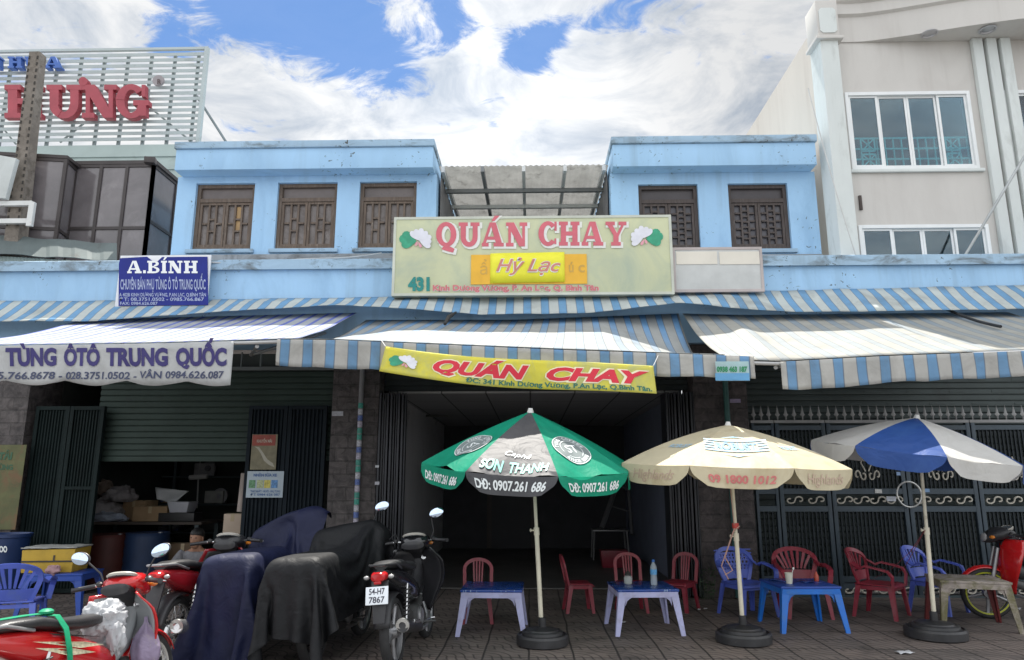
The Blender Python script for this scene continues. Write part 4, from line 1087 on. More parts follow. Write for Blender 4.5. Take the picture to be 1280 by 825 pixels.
# upper strip: a striped skirt over the rolled awnings, the whole width of the row
skt = thing('awning_skirt', 'long blue and white striped canvas skirt along the blue fascia above the awnings', 'awning', (0, 9.4, 4.0))
ztop = zline([(-40, 376), (150, 376), (490, 371), (840, 366), (1290, 356)], 9.46)
zbot = zline([(-40, 402), (120, 401), (250, 391), (420, 381), (470, 383), (600, 393), (740, 391), (850, 378), (930, 386), (1000, 390), (1290, 386)], 8.98)
b = MB(); b.grid(220, 6, lambda u, v: (lambda x: Vector((x, 9.47 - .49 * v - .01 * math.sin(x * 5 + v * 2), ztop(x) * (1 - v) + zbot(x) * v + .02 * math.sin(v * math.pi) * math.sin(x * 3.1) + .012 * wob(x, v * 3, 1, 3))))(-8.6 + 17.2 * u), uv=lambda u, v: (17.2 * u, v)); 
b.build('canvas', ST_A, skt, ang=60, solid=.004)

def awning(name, label, xbl, xbr, zback, xfl, xfr, zfront, mat, uvs, sag, vmat, vz, vx0, vx1, vext=0, seed=0, yk=YK, ye=YE, dent=None, scallop=0.):
    t = thing(name, label, 'awning', ((xfl + xfr) / 2, (yk + ye) / 2, zfront((xfl + xfr) / 2)))
    nu, nv = 90, 18
    def f(u, v):
        xb = xbl + (xbr - xbl) * u; xf = xfl + (xfr - xfl) * u
        x = xb + (xf - xb) * v; y = yk + (ye - yk) * v
        z = zback(xb) * (1 - v) + zfront(xf) * v - sag * math.sin(v * math.pi)
        z += (.018 * wob(x * 1.3 + seed, v * 2.2, seed, 1.) + .008 * wob(x * 5 + seed, v * 5, seed)) * math.sin(v * math.pi) 
        if dent: z += dent(u, v)
        return Vector((x, y, z))
    b = MB(); b.grid(nu, nv, f, uv=lambda u, v: (xfl + (xfr - xfl) * u, v)); b.build('canvas', mat, t, ang=60, solid=.004)
    # valance hanging from the front edge
    nn = int((vx1 - vx0) / .03)
    def g(u, v):
        x = vx0 + (vx1 - vx0) * u
        zt_ = zfront(x) - .012; zb2 = vz(x) + .012 * wob(x * 4 + seed, 3, seed, 1) - (scallop * abs(math.sin(math.pi * (x - vx0) / .62)) if scallop else 0)
        yy = ye - .012 + (.03 * wob(x * 3.5 + seed, v, 2., 1) + .014 * math.sin(x * 17 + 2 * wob(x * 2, 1, seed))) * v
        return Vector((x, yy, zt_ + (zb2 - zt_) * v))
    b = MB(); b.grid(nn, 6, g, uv=lambda u, v: (vx0 + (vx1 - vx0) * u, v)); vl = b.build('valance', vmat, t, ang=60, solid=.003)
    b = MB(); n = 24
    b.tube([Vector((xfl + .02 + (xfr - xfl - .04) * i / n, ye + .015, zfront(xfl + (xfr - xfl) * i / n) - .028)) for i in range(n + 1)], .02, 8); b.build('front_bar', M('grey awning bar', (.4, .4, .4), .4, metal=.4), t)
    for q in (.12, .5, .88):
        x = xfl + (xfr - xfl) * q; xm = x + (.5 if q < .6 else -.5)
        b = MB(); b.tube([(x, ye + .05, zfront(x) - .06), (xm, (yk + ye) / 2, (zfront(x) + zback(x)) / 2 - .32 - sag), (x, yk + .08, zback(x) - .25)], .02, 8); b.build('folding_arm', MATS['grey awning bar'], t)
    def onv(dx=.008):
        def h(px, py, z):
            q = P(px, -py, ye - .03); u = (q.x - vx0) / (vx1 - vx0); a = g(u, 0); c = g(u, 1)
            v = max(0, min(1, (a.z - q.z) / (a.z - c.z))); r_ = g(u, v); return Vector((r_.x, r_.y - dx - z, q.z))
        return h
    t_on[t.name] = onv
    return t, vl
# left awning
zb_l = zline([(-60, 404), (445, 391)], YK); zf_l = zline([(-60, 432), (200, 428), (300, 425), (370, 423)], YE)
Lx0, Lx1 = XL(-60, 425, YE), XL(372, 424, YE)
def vz_left(x): return P(150, 476, YE).z - (x - P(150, 476, YE).x) * .008
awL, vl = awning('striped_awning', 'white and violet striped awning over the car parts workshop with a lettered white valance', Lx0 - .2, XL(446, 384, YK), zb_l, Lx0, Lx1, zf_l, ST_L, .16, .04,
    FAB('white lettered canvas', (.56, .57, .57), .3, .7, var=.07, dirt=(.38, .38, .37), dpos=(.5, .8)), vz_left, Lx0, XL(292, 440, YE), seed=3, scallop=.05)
NAVY = M('indigo valance lettering', (.022, .014, .12), .5, var=.15); NVB = M('dark valance numbers', (.035, .045, .10), .5)
letters(awL, 'lettering', NAVY, 'PHỤ', -48, -4, 456, 20, YE - .05, bold=.05, part=vl)
letters(awL, 'lettering', NAVY, 'TÙNG', 6, 70, 456, 20, YE - .05, bold=.05, part=vl)
letters(awL, 'lettering', NAVY, 'ÔTÔ', 79, 124, 456, 20, YE - .05, bold=.05, part=vl)
letters(awL, 'lettering', NAVY, 'TRUNG', 132, 209, 456, 20, YE - .05, bold=.05, part=vl)
letters(awL, 'lettering', NAVY, 'QUỐC', 219, 283, 456, 20, YE - .05, bold=.05, part=vl)
letters(awL, 'phone_lettering', NVB, '0985.766.8678', -28, 69, 473.5, 8.5, YE - .05, bold=.022, shear=.12, part=vl)
letters(awL, 'phone_lettering', NVB, '- 028.3751.0502 -', 73, 169, 473.5, 8.5, YE - .05, bold=.022, shear=.12, part=vl)
letters(awL, 'phone_lettering', NVB, 'VÂN 0984.626.087', 174, 280, 472.5, 8.5, YE - .05, bold=.022, shear=.12, part=vl)
# middle awning
zb_m = zline([(470, 400), (640, 400), (850, 392)], YK); zf_m = zline([(346, 423), (420, 424), (560, 430), (700, 436), (905, 443)], YE - .02)
Mx0, Mx1 = XL(347, 425, YE - .02), XL(906, 443, YE - .02)
zv_m = zline([(346, 457), (400, 460), (480, 463), (620, 466), (800, 470), (908, 472), (945, 474)], YE - .02)
def dent_m(u, v):
    z = 0
    if u < .16: z -= .10 * (1 - u / .16) * math.sin(v * math.pi)
    if u > .74: z -= .34 * ((u - .74) / .26) ** 1.3 * math.sin(min(1, v * 1.0) * math.pi) ** .8
    return z
awM, vm = awning('striped_awning', 'blue and white striped awning above the open restaurant, pale at its front', XL(458, 392, YK), XL(848, 388, YK), zb_m, Mx0, Mx1, zf_m, ST_T, .225, .05, ST_V, zv_m, Mx0, XL(943, 460, YE - .02), seed=9, ye=YE - .02, dent=dent_m)
for (x0_, x1_, y0_, m_) in ((896, 934, 463.5, M('green strip lettering', (.02, .22, .09), .5)),):
    a, c = P(894, 452, YE - .07), P(937, 476, YE - .07); b = MB(); b.span(a.x, c.x, YE - .078, YE - .072, c.z, a.z); st = b.build('phone_strip', FAB('pale aqua strip', (.42, .58, .60), .2), awM)
    t_on.pop(awM.name); letters(awM, 'phone_lettering', m_, '0938 463 187', x0_, x1_, y0_ + 1, 6.0, YE - .084, bold=.05, part=st)
    b = MB(); a, c = P(894, 466.5, YE - .084), P(937, 475.5, YE - .084); b.span(a.x, c.x, YE - .084, YE - .080, c.z, a.z); b.build('blue_band', FAB('blue strip band', (.16, .40, .66), .2), st)
# right awning
zb_r = zline([(850, 392), (930, 394), (1290, 390)], YK); zf_r = zline([(905, 449), (975, 451), (1100, 444), (1290, 437), (1420, 433)], YE)
Rx0, Rx1 = XL(909, 449, YE), XL(1430, 433, YE)
zv_r = zline([(970, 487), (1000, 487), (1060, 484), (1110, 478), (1200, 474), (1300, 470), (1430, 468)], YE)
def dent_r(u, v):
    return (-.05 * max(0, 1 - u / .12) + .05 * math.exp(-((u - .13) / .03) ** 2)) * math.sin(v * math.pi)
awR, vr = awning('striped_awning', 'pale cream striped awning over the gated shop at the right', XL(853, 386, YK), Rx1 + .3, zb_r, Rx0, Rx1, zf_r, ST_R, .225, .03, ST_V, zv_r, XL(975, 455, YE), Rx1, seed=17, dent=dent_r)
# black cable lying on the right awning
BLK = M('black rubber', (.018, .018, .02), .6, var=.3)
def on_awning(x, v, ye=YE):
    y = YK + (ye - YK) * v; return y
b = MB(); pts = []
for i in range(13):
    u = i / 12; px = 1178 + 72 * u; py = 388 + 24 * u + 3 * math.sin(u * 3)
    Y = 9.3 - 1.1 * u; p = P(px, py, Y); pts.append(p + Vector((0, -.02, .035)))
b.tube(pts, .018, 8); o = b.build('loose_cable', BLK, None); tag(o, 'black cable lying across the pale right awning', 'cable')
b = MB(); pts = [P(556, 410, 8.55) + Vector((0, 0, .05)), P(561, 402, 8.8) + Vector((0, 0, .06)), P(570, 394, 9.0) + Vector((0, 0, .04))]; b.tube(pts, [.02, .03, .012], 8); o = b.build('strap_end', BLK, None); tag(o, 'short black strap end lying on the middle awning under the restaurant sign', 'strap')
# cable along the ledge
b = MB(); pts = []
for i in range(30):
    u = i / 29; px = 262 + 215 * u; py = 328 - 12 * u ** 2.4 + 1.2 * math.sin(u * 9)
    pts.append(P(px, py, 9.42 + .45 * u))
b.tube(pts, .012, 6); o = b.build('grey_cable', M('grey cable sheath', (.42, .44, .45), .6), None); tag(o, 'grey cable sagging along the stained ledge below the shutters', 'cable')
b = MB(); pts = []
for i in range(40):
    u = i / 39; px = 700 - 0 * u + 0; pts.append(P(1010 + 62 * u, 110 + 215 * u + 8 * math.sin(u * 3), 9.75 - .1 * u))
b.tube(pts, .008, 5); o = b.build('hanging_cable', M('pale cable sheath', (.55, .55, .53), .6), None); tag(o, 'thin pale cable hanging down the corner column of the cream building', 'cable')

# yellow banner hung below the middle valance
YBN = YE - .14
TL, TR, BR, BL = P(482, 433, YBN), P(817, 457, YBN), P(821, 492, YBN - .02), P(474, 464, YBN - .02)
def ban(x, y, z=0):
    """x, y in the banner's own 0..1 frame"""
    top = TL.lerp(TR, x); bot = BL.lerp(BR, x)
    p = bot.lerp(top, y); s_ = math.sin(x * math.pi)
    p = p + Vector((0, -.03 * math.sin(x * 9) * (1 - y) - .02 * math.sin(x * 5) - z, -.055 * s_ * (1 - .35 * y) - .015 * math.sin(x * 2 * math.pi)))
    return p
bn = thing('cloth_banner', 'yellow cloth banner with red slanted capitals tied under the middle awning', 'banner', tuple((BL + BR) / 2))
b = MB(); b.grid(60, 8, lambda u, v: ban(u, v)); bnc = b.build('cloth', FAB('yellow banner cloth', (.74, .68, .10), .3, .7, var=.08, dirt=(.56, .56, .24), dpos=(.45, .7)), bn, ang=60, solid=.002)
def btext(name, mat, body, x0, x1, y0, cap, bold, shear, z, seg=24):
    mb = MB(); mb.text(body, lambda x, y, q: ban(x, y, z), x0, x1, y0, cap, bold, shear, seg=seg); return mb.build(name, mat, bnc, ang=0, recalc=False)
BRED = M('red banner lettering', (.58, .012, .035), .5, var=.08); BWH = M('pale banner lettering edge', (.76, .70, .50), .5)
btext('lettering_edge', BWH, 'QUÁN', .187, .545, .31, .46, .09, .30, .006); btext('lettering', BRED, 'QUÁN', .19, .54, .33, .43, .05, .30, .009)
btext('lettering_edge', BWH, 'CHAY', .600, .985, .31, .44, .09, .30, .006); btext('lettering', BRED, 'CHAY', .605, .98, .33, .41, .05, .30, .009)
btext('address_lettering', M('dark green banner ink', (.02, .14, .10), .5), 'ĐC: 341 Kinh Dương Vương, P.An Lạc, Q.Bình Tân.', .315, .985, .075, .155, .03, 0, .008, 30)
lotus(bnc, .085, -.55, .068, 0, 1, lambda x, y, z: ban((x - .085) * .62 + .085, (y - .55) * 4.6 + .55 , z + .006))
# tie cords of the banner
for (p, q) in ((TL, P(476, 424, YE)), (TR, P(822, 445, YE))):
    b = MB(); b.tube([p, q + Vector((0, -.04, 0))], .004, 5); b.build('tie_cord', M('white cord', (.6, .6, .58), .7), bn)
# ================================================================== umbrellas
PVC = M('yellowed white pole paint', (.62, .58, .46), .4, var=.12, vscale=6, dirt=(.36, .30, .2), dscale=8, dpos=(.58, .75))
RUB = M('black plastic base', (.028, .028, .03), .45, var=.35, vscale=8, dirt=(.07, .065, .06), dscale=5)
RIBM = M('steel umbrella rib', (.35, .33, .3), .4, metal=.6)
def dirv(a): return Vector((math.sin(a), -math.cos(a), 0))
class Canopy:
    def __init__(s, apex, Rr, h, rot0, tx, ty, L, dome, sag=.02, wr=0.):
        s.M = Matrix.Translation(apex) @ Euler((tx, ty, 0)).to_matrix().to_4x4()
        s.R, s.h, s.rot0, s.L, s.dome, s.sag, s.wr = Rr, h, rot0, L, dome, sag, wr
    def rib(s, a, v): return dirv(a) * (s.R * v) + Vector((0, 0, -s.h * ((1 - s.dome) * v + s.dome * v ** 2.1)))
    def top(s, k, u, v, off=0.):
        a0 = s.rot0 + k * math.pi / 4; a1 = a0 + math.pi / 4
        p = s.rib(a0, v).lerp(s.rib(a1, v), u)
        w = 4 * u * (1 - u)
        p.z -= s.sag * w * v
        if s.wr: p.z += s.wr * w ** .5 * v * (mnoise.noise(Vector((u * 4 + k * 7, v * 3.1, k * 1.7))) + .6 * math.sin((u * 5 + v * 6 + k) * 1.3) * v)
        if off: p += (dirv((a0 + a1) / 2) * .45 + Vector((0, 0, .9))) * off
        return s.M @ p
    def val(s, k, u, w, off=0.):
        a0 = s.rot0 + k * math.pi / 4; a1 = a0 + math.pi / 4
        e = abs(2 * u - 1)
        uu = .5 + (u - .5) * (1 - .05 * w - (.13 * w ** 3))
        p = s.rib(a0, 1).lerp(s.rib(a1, 1), uu); n = dirv((a0 + a1) / 2)
        p.z -= s.sag * 4 * u * (1 - u) * 1.0
        hang = s.L * (1 - .34 * e ** 7)
        p += Vector((0, 0, -hang * w)) + n * (.012 * w + .010 * math.sin(u * 9 + k * 2) * w + off)
        return s.M @ p
    def width(s, v): return 2 * s.R * v * math.sin(math.pi / 8)
    def slant(s): return math.hypot(s.R * math.cos(math.pi / 8), s.h)
    def onpanel(s, k, off=.008):
        return lambda x, y, z: s.top(k, .5 + x / s.width(max(.08, 1 - y / s.slant())), max(.05, 1 - y / s.slant()), off + z)
    def onval(s, k, off=.007):
        return lambda x, y, z: s.val(k, .5 + x / s.width(1), -y / s.L, off + z)
def umbrella(label, base, apex, cv, mats, labels=None, basedisc=None, pole_top=.06):
    t = thing('cafe_umbrella', label, 'umbrella', tuple(base))
    ps = []
    for k in range(8):
        b = MB(); nu, nv = 10, 14
        b.grid(nu, nv, lambda u, v: cv.top(k, u, .02 + .98 * v))
        V = [b.bm.verts[:]] 
        b.grid(nu, 4, lambda u, w: cv.val(k, u, w))
        bmesh.ops.remove_doubles(b.bm, verts=b.bm.verts[:], dist=.0008)
        o = b.build('canopy_panel', mats[k % len(mats)], t, ang=50)
        if labels: o['label'] = labels[k % len(labels)]
        ps.append(o)
    for k in range(8):
        a = cv.rot0 + k * math.pi / 4
        b = MB(); b.tube([cv.M @ (cv.rib(a, v) + Vector((0, 0, -.012))) for v in (.03, .25, .5, .75, .99)], .006, 5); b.build('rib', RIBM, t)
    ap = Vector(apex); bs = Vector(base); d = (ap - bs)
    b = MB(); jn = bs + d * .47
    b.tube([bs + d * .05, jn], .021, 12); b.build('lower_pole', PVC, t)
    b = MB(); b.tube([jn, ap - d * .004], .016, 12); up = b.build('upper_pole', PVC, t)
    b = MB(); b.cyl(jn - d.normalized() * .04, jn + d.normalized() * .03, .026, n=12); b.cyl(jn, jn + Vector((-.05, -.01, .005)), .007, n=8); b.ell(jn + Vector((-.055, -.01, .005)), (.008, .018, .018), 8); b.build('pole_clamp', PVC, t)
    b = MB(); hb = ap - d.normalized() * .30; b.cyl(hb, hb + d.normalized() * .05, .03, n=12); b.build('runner_hub', RIBM, t)
    for k in range(8):
        a = cv.rot0 + k * math.pi / 4
        b = MB(); b.tube([hb, cv.M @ (cv.rib(a, .5) + Vector((0, 0, -.02)))], .004, 5); b.build('strut', RIBM, t)
    b = MB(); b.lathe([(.0, .03), (.02, .03), (.03, .0), (.035, -.02)], 12, cv.M); b.build('finial', M('pale finial plastic', (.6, .6, .58), .4), t)
    r = basedisc or .24
    b = MB(); prof = [(r * .9, 0), (r, .012), (r, .075), (r * .96, .095), (r * .90, .098), (r * .88, .085), (r * .80, .085), (r * .78, .118), (r * .70, .128), (r * .64, .12), (r * .60, .135), (r * .42, .14), (.06, .148), (.034, .155), (.034, .23), (.028, .235)]
    b.lathe(prof, 40, Matrix.Translation(bs)); b.build('weighted_base', RUB, t, ang=25)
    return t, ps
def wr(panel, cv, k, name, mat, body, x0, x1, y0, cap, bold=.02, shear=0., on='val', seg=10, off=.007, slab=False):
    b = MB()
    f = cv.onval(k, off) if on == 'val' else cv.onpanel(k, off)
    if slab: b.slab(body, f, x0, x1, y0, cap)
    else: b.text(body, f, x0, x1, y0, cap, bold, shear, seg=seg)
    return b.build(name, mat, panel, ang=0, recalc=False)
def disc(b, f, cx, cy, r0, r1, n=36):
    pr = None
    for i in range(n):
        a0, a1 = 2 * math.pi * i / n, 2 * math.pi * (i + 1) / n
        q = [(r0, a0), (r0, a1), (r1, a1), (r1, a0)]
        if r1 <= 0: q = q[:2] + [(0, 0)]
        b.face([b.bm.verts.new(f(cx + r * math.cos(a), cy + r * math.sin(a), 0)) for r, a in q])
GRNF = FAB('green umbrella canvas', (.01, .33, .20), .35, .5, var=.12, vscale=3, dirt=(.02, .24, .16), wr=.4, wscale=6)
BLKF = FAB('worn black umbrella canvas', (.06, .06, .066), .08, .55, var=.25, vscale=3, dirt=(.085, .085, .09), dpos=(.45, .7), wr=.5, wscale=5)
MINT = M('pale mint print', (.22, .62, .50), .5, var=.15, vscale=20); WPR = M('white canvas print', (.70, .74, .74), .5, var=.08, vscale=12); GPR = M('grey badge print', (.17, .20, .20), .5, var=.12)
# green umbrella
gb = G(678, 806); gb.z = 0
ga = P(663, 514, gb.y + .06)
cg = Canopy(ga, 1.03, .50, R(-31), R(7), R(2), .165, .18, .015, .03)
um1, p1 = umbrella('green and black cafe umbrella with a phone number on its hem, between two lavender tables', gb, ga, cg, [BLKF, GRNF, GRNF, GRNF, BLKF, GRNF, GRNF, GRNF], ['black panel', 'green panel', 'green panel', 'green panel'] * 2, .235)
W = cg.width(1)
wr(p1[0], cg, 0, 'hem_lettering', WPR, 'DĐ: 0907.261 686', -.32, .31, -.120, .075, .03)
wr(p1[0], cg, 0, 'script_lettering', WPR, 'Caphê', -.10, .13, .235, .055, .0, .35, 'panel')
wr(p1[0], cg, 0, 'name_lettering', MINT, 'SƠN', -.29, -.09, .055, .105, .03, .1, 'panel'); wr(p1[0], cg, 0, 'name_lettering', MINT, 'THANH', -.04, .30, .055, .105, .03, .1, 'panel')
for k in (1, 7):
    wr(p1[k], cg, k, 'hem_lettering', WPR, 'DĐ: 0907.261 686', -.30, .29, -.125, .07, .03)
    f = cg.onpanel(k, .006)
    b = MB(); disc(b, f, 0, .36, .185, 0); bd = b.build('badge', GPR, p1[k], ang=0, recalc=False)
    f = cg.onpanel(k, .009)
    b = MB(); disc(b, f, 0, .36, .185, .178); disc(b, f, 0, .36, .112, .106); b.build('badge_ring', WPR, p1[k], ang=0, recalc=False)
    wr(p1[k], cg, k, 'badge_lettering', WPR, 'ST', -.06, .06, .315, .09, .01, .0, 'panel', off=.009)
    for body, r, a0, a1, flip in (('TUNG COFFEE', .128, 165, 15, 1), ('SINCE 1978', .163, 225, 315, -1)):
        n = len(body)
        for i, ch in enumerate(body):
            if ch == ' ': continue
            a = R(a0 + (a1 - a0) * i / (n - 1)); 
            cx, cy = r * math.cos(a), .36 + r * math.sin(a); ph = a - math.pi / 2 if flip > 0 else a + math.pi / 2
            g = cg.onpanel(k, .009)
            fn = lambda x, y, z, cx=cx, cy=cy, ph=ph, g=g: g(cx + x * math.cos(ph) - y * math.sin(ph), cy + x * math.sin(ph) + y * math.cos(ph), z)
            b = MB(); b.text(ch, fn, -.014 if ch != 'I' else -.004, .014 if ch != 'I' else .004, 0, .034, .03); b.build('badge_letter', WPR, p1[k], ang=0, recalc=False)
# cream umbrella
CRF = FAB('cream umbrella canvas', (.64, .57, .40), .3, .6, var=.08, vscale=2.5, dirt=(.48, .38, .22), dpos=(.52, .8), wr=.3, wscale=5)
AMB = None
cbp = G(930, 803); cbp.z = 0
ca_ = P(910, 531, cbp.y + .03)
cc = Canopy(ca_ + Vector((.0, 0, 0)), 1.09, .39, R(-32), R(2), R(1.5), .17, .42, .01)
um2, p2 = umbrella('cream umbrella with red phone number on its hem, beside the blue table', cbp, ca_, cc, [CRF], None, .25)
SKYP = M('faded sky blue print', (.30, .48, .62), .5, var=.1, vscale=15); REDP = M('faded red print', (.50, .14, .13), .5, var=.2, vscale=15); PINKP = M('pale pink script print', (.50, .36, .28), .5, var=.15, vscale=15)
wr(p2[0], cc, 0, 'hem_lettering', REDP, '09 1800 1012', -.28, .29, -.125, .062, .035)
wr(p2[1], cc, 1, 'script_lettering', PINKP, 'Highlands', -.27, .26, -.12, .085, .0, .3)
wr(p2[7], cc, 7, 'script_lettering', PINKP, 'Highlands', -.27, .26, -.12, .085, .0, .3)
for k, m_ in ((0, SKYP), (1, SKYP), (7, SKYP)):
    f = cc.onpanel(k, .007)
    b = MB()
    for i in range(5):
        y = .265 + i * .054
        for (x0, x1) in (((-.27, -.185), (.185, .27)) if 0 < i < 4 else ((-.27, .27),)):
            n = 10
            for j in range(n):
                a, c = x0 + (x1 - x0) * j / n, x0 + (x1 - x0) * (j + 1) / n; bend = lambda x: -.03 * math.cos(x * 6.)
                b.face([b.bm.verts.new(f(q, w_ + bend(q) + .02, 0)) for q, w_ in ((a, y), (c, y), (c, y + .028), (a, y + .028))])
    for s_ in (1, -1):
        y0 = .56 if s_ > 0 else .215
        for sx_ in (-1, 1):
            b.face([b.bm.verts.new(f(sx_ * x, y0 + s_ * y, 0)) for x, y in ((0, .05), (.12, .0), (.05, .012), (.0, .02))])
    if k == 0: b.build('emblem', m_, p2[k], ang=0, recalc=False)
    else: b.bm.free()
    wr(p2[k], cc, k, 'emblem_lettering', M('faded mid blue print', (.14, .32, .52), .5) if k == 0 else SKYP, 'ROBUST', *((-.175, .175, .305, .135, .05) if k == 0 else (-.12, .12, .33, .07, .02)), on='panel')
# blue and white umbrella
BWF = FAB('grey white umbrella canvas', (.62, .61, .58), .3, .55, var=.07, vscale=2.5, dirt=(.5, .48, .44), dpos=(.52, .8), wr=.4, wscale=5)
BBF = FAB('royal blue umbrella canvas', (.03, .085, .30), .3, .45, var=.15, vscale=3, dirt=(.05, .13, .36), dpos=(.5, .75), wr=.5, wscale=5)
bbp = G(1170, 797); bbp.z = 0
ba = P(1146, 522, bbp.y + .05)
cbv = Canopy(ba, .97, .35, R(-57), R(6), R(7), .16, .38, .012, .01)
um3, p3_ = umbrella('blue and white panelled umbrella with a plain hem, beside the worn table at the right', bbp, ba, cbv, [BBF, BWF], ['blue panel', 'white panel'], .27)

# ================================================================== plastic tables
def PL(name, col, rough=.38, dirt=None): return M(name, col, rough, var=.12, vscale=4, dirt=dirt, dscale=7, dpos=(.5, .72), rvar=.08, bump=.06, bscale=60)
def plastic_table(name, label, loc, rz, mat, W=.64, D=.62, H=.5, group=None, backleg=None, topmat=None):
    t = thing(name, label, 'table', loc, (0, 0, rz), group)
    b = MB(); b.box((0, 0, H - .012), (W, D, .024), None, .008); b.build('tabletop', topmat or mat, t, local=True)
    b = MB(); ap = .05; 
    for s_ in (-1, 1):
        b.box((0, s_ * (D / 2 - .012), H - .024 - ap / 2 - .001), (W - .03, .014, ap)); b.box((s_ * (W / 2 - .012), 0, H - .024 - ap / 2 - .001), (.014, D - .06, ap))
        for q in (-1, 1):   # rounded gussets between apron and leg
            pl = [(0, 0), (.07, 0), (.045, -.012), (.02, -.03), (.008, -.055), (0, -.08)]
            b.prism(pl, 0, .014, lambda x, y, z, s_=s_, q=q: Vector((q * (W / 2 - .075 - x), s_ * (D / 2 - .019) + z, H - .075 + y)))
    b.build('apron', mat, t, local=True)
    for sx_ in (-1, 1):
        for sy_ in (-1, 1):
            b = MB(); s = .05
            x0, y0 = sx_ * (W / 2 - .012), sy_ * (D / 2 - .012); x1, y1 = sx_ * (W / 2 + s - .012), sy_ * (D / 2 + s * .8 - .012)
            wt, wb = .075, .042
            def cr(x, y, w, z): return [Vector((x, y, z)), Vector((x - sx_ * w, y, z)), Vector((x - sx_ * w, y - sy_ * .02, z)), Vector((x - sx_ * .022, y - sy_ * .024, z)), Vector((x - sx_ * .02, y - sy_ * w, z)), Vector((x, y - sy_ * w, z))]
            b.loft([cr(x1, y1, wb, 0), cr(x0, y0, wt, H - .026)]); b.build('leg', backleg if (backleg and sy_ > 0) else mat, t, local=True, ang=30)
    return t
LAV = PL('lavender white plastic', (.42, .43, .66), .4, (.33, .32, .45))
BLT = PL('bright blue plastic', (.010, .15, .58), .34, (.05, .16, .42))
RDP = PL('dull red plastic', (.25, .022, .04), .38, (.22, .065, .075))
BLP = PL('periwinkle blue plastic', (.085, .13, .52), .36, (.10, .15, .42))
BLK2 = PL('deep blue plastic', (.02, .07, .36), .4, (.03, .07, .25))
def newsprint(name, seed):
    m, nt, b, out = nmat(name); L = nt.links.new
    v = nt.nodes.new('ShaderNodeTexVoronoi'); v.feature = 'F1'; v.distance = 'CHEBYCHEV'; tc = nt.nodes.new('ShaderNodeTexCoord'); mp = nt.nodes.new('ShaderNodeMapping')
    mp.inputs['Scale'].default_value = (9, 22, 1); mp.inputs['Location'].default_value = (seed, seed * 2, 0); L(tc.outputs['Object'], mp.inputs[0]); L(mp.outputs[0], v.inputs[0])
    n = noise_node(nt, 7, 3)
    c = ramp2(nt, v.outputs['Distance'], .18, .26, (.30, .42, .62), (.012, .05, .26))
    c2 = mixc(nt, ramp2(nt, n.outputs[0], .45, .5, (0, 0, 0), (1, 1, 1)), (.012, .06, .30), c)
    L(c2, b.inputs['Base Color']); b.inputs['Roughness'].default_value = .25
    return m
def front_mid(px, py, depth): 
    g = G(px, py); return (g.x, g.y + depth, 0)
T1 = plastic_table('plastic_table', 'lavender white plastic table with a bare blue printed top, left of the green umbrella pole', front_mid(614, 797, .34), R(-1), LAV, .60, .60, .42, 'lavender plastic tables', topmat=newsprint('blue printed table top', 1.3))
T2 = plastic_table('plastic_table', 'lavender white plastic table carrying a water bottle and a glass jar', front_mid(811, 796, .34), R(4), LAV, .60, .60, .42, 'lavender plastic tables', topmat=newsprint('blue printed table top with stains', 4.1))
T3 = plastic_table('plastic_table', 'bright blue plastic table with a white cup, under the cream umbrella', front_mid(1020, 793, .36), R(3), BLT, .60, .60, .43, topmat=BLK2)
WORN = M('worn mossy grey table plastic', (.30, .26, .23), .8, var=.35, vscale=9, dirt=(.14, .13, .06), dscale=5, dpos=(.46, .62), bump=.6, bscale=50)
T4 = plastic_table('plastic_table', 'worn grey stained table with maroon back legs, right of the blue umbrella pole', front_mid(1243, 792, .36), R(-14), WORN, .64, .58, .47, backleg=PL('maroon plastic', (.12, .02, .02)))
T5 = plastic_table('plastic_table', 'deep blue plastic table carrying a yellow box beside the workshop gate', front_mid(52, 775, .3), R(6), BLK2, .62, .5, .46)
# grey steel table far inside the shop
gt = G(765, 702); t = thing('steel_table', 'grey steel frame table deep inside the dark restaurant', 'table', (gt.x, gt.y + .3, .02))
GS = M('dull grey steel', (.24, .24, .24), .4, metal=.5)
b = MB(); b.box((0, 0, .52), (.66, .5, .03), None, .006); b.build('tabletop', GS, t, local=True)
for sx_ in (-1, 1):
    for sy_ in (-1, 1): b = MB(); b.tube([(sx_ * .30, sy_ * .22, .505), (sx_ * .33, sy_ * .24, 0)], .016, 8); b.build('leg', GS, t, local=True)

# ================================================================== plastic chairs (face -Y, back at +Y)
def chair_legs(t, mat, W, D, H, arms=False, wt=.05, wb=.034, spl=.03):
    for sx_ in (-1, 1):
        for sy_ in (-1, 1):
            b = MB(); x0, y0 = sx_ * (W / 2 - .02), sy_ * (D / 2 - .02); x1, y1 = x0 + sx_ * spl, y0 + sy_ * spl * (1.5 if sy_ > 0 else .8)
            def cr(x, y, w, z): return [Vector((x, y, z)), Vector((x - sx_ * w, y, z)), Vector((x - sx_ * w, y - sy_ * .016, z)), Vector((x - sx_ * .018, y - sy_ * .02, z)), Vector((x - sx_ * .016, y - sy_ * w, z)), Vector((x, y - sy_ * w, z))]
            b.loft([cr(x1, y1, wb, 0), cr(x0, y0, wt, H - .012)]); b.build('leg', mat, t, local=True, ang=30)
def seat(t, mat, W, D, H):
    b = MB()
    def f(u, v):
        x, y = (u - .5) * W, (v - .5) * D
        return Vector((x * (1 - .08 * v), y, H - .018 * math.sin(u * math.pi) * math.sin(min(1, v * 1.1) * math.pi) - .03 * max(0, (.14 - v) / .14) ** 2))
    b.grid(12, 12, f); o = b.build('seat', mat, t, local=True, ang=60, solid=.016)
    b = MB(); 
    for s_ in (-1, 1): b.box((s_ * (W / 2 - .03), 0, H - .035), (.012, D - .06, .04)); b.box((0, s_ * (D / 2 - .02), H - .037), (W - .07, .012, .036))
    b.build('seat_rim', mat, t, local=True)
    return o
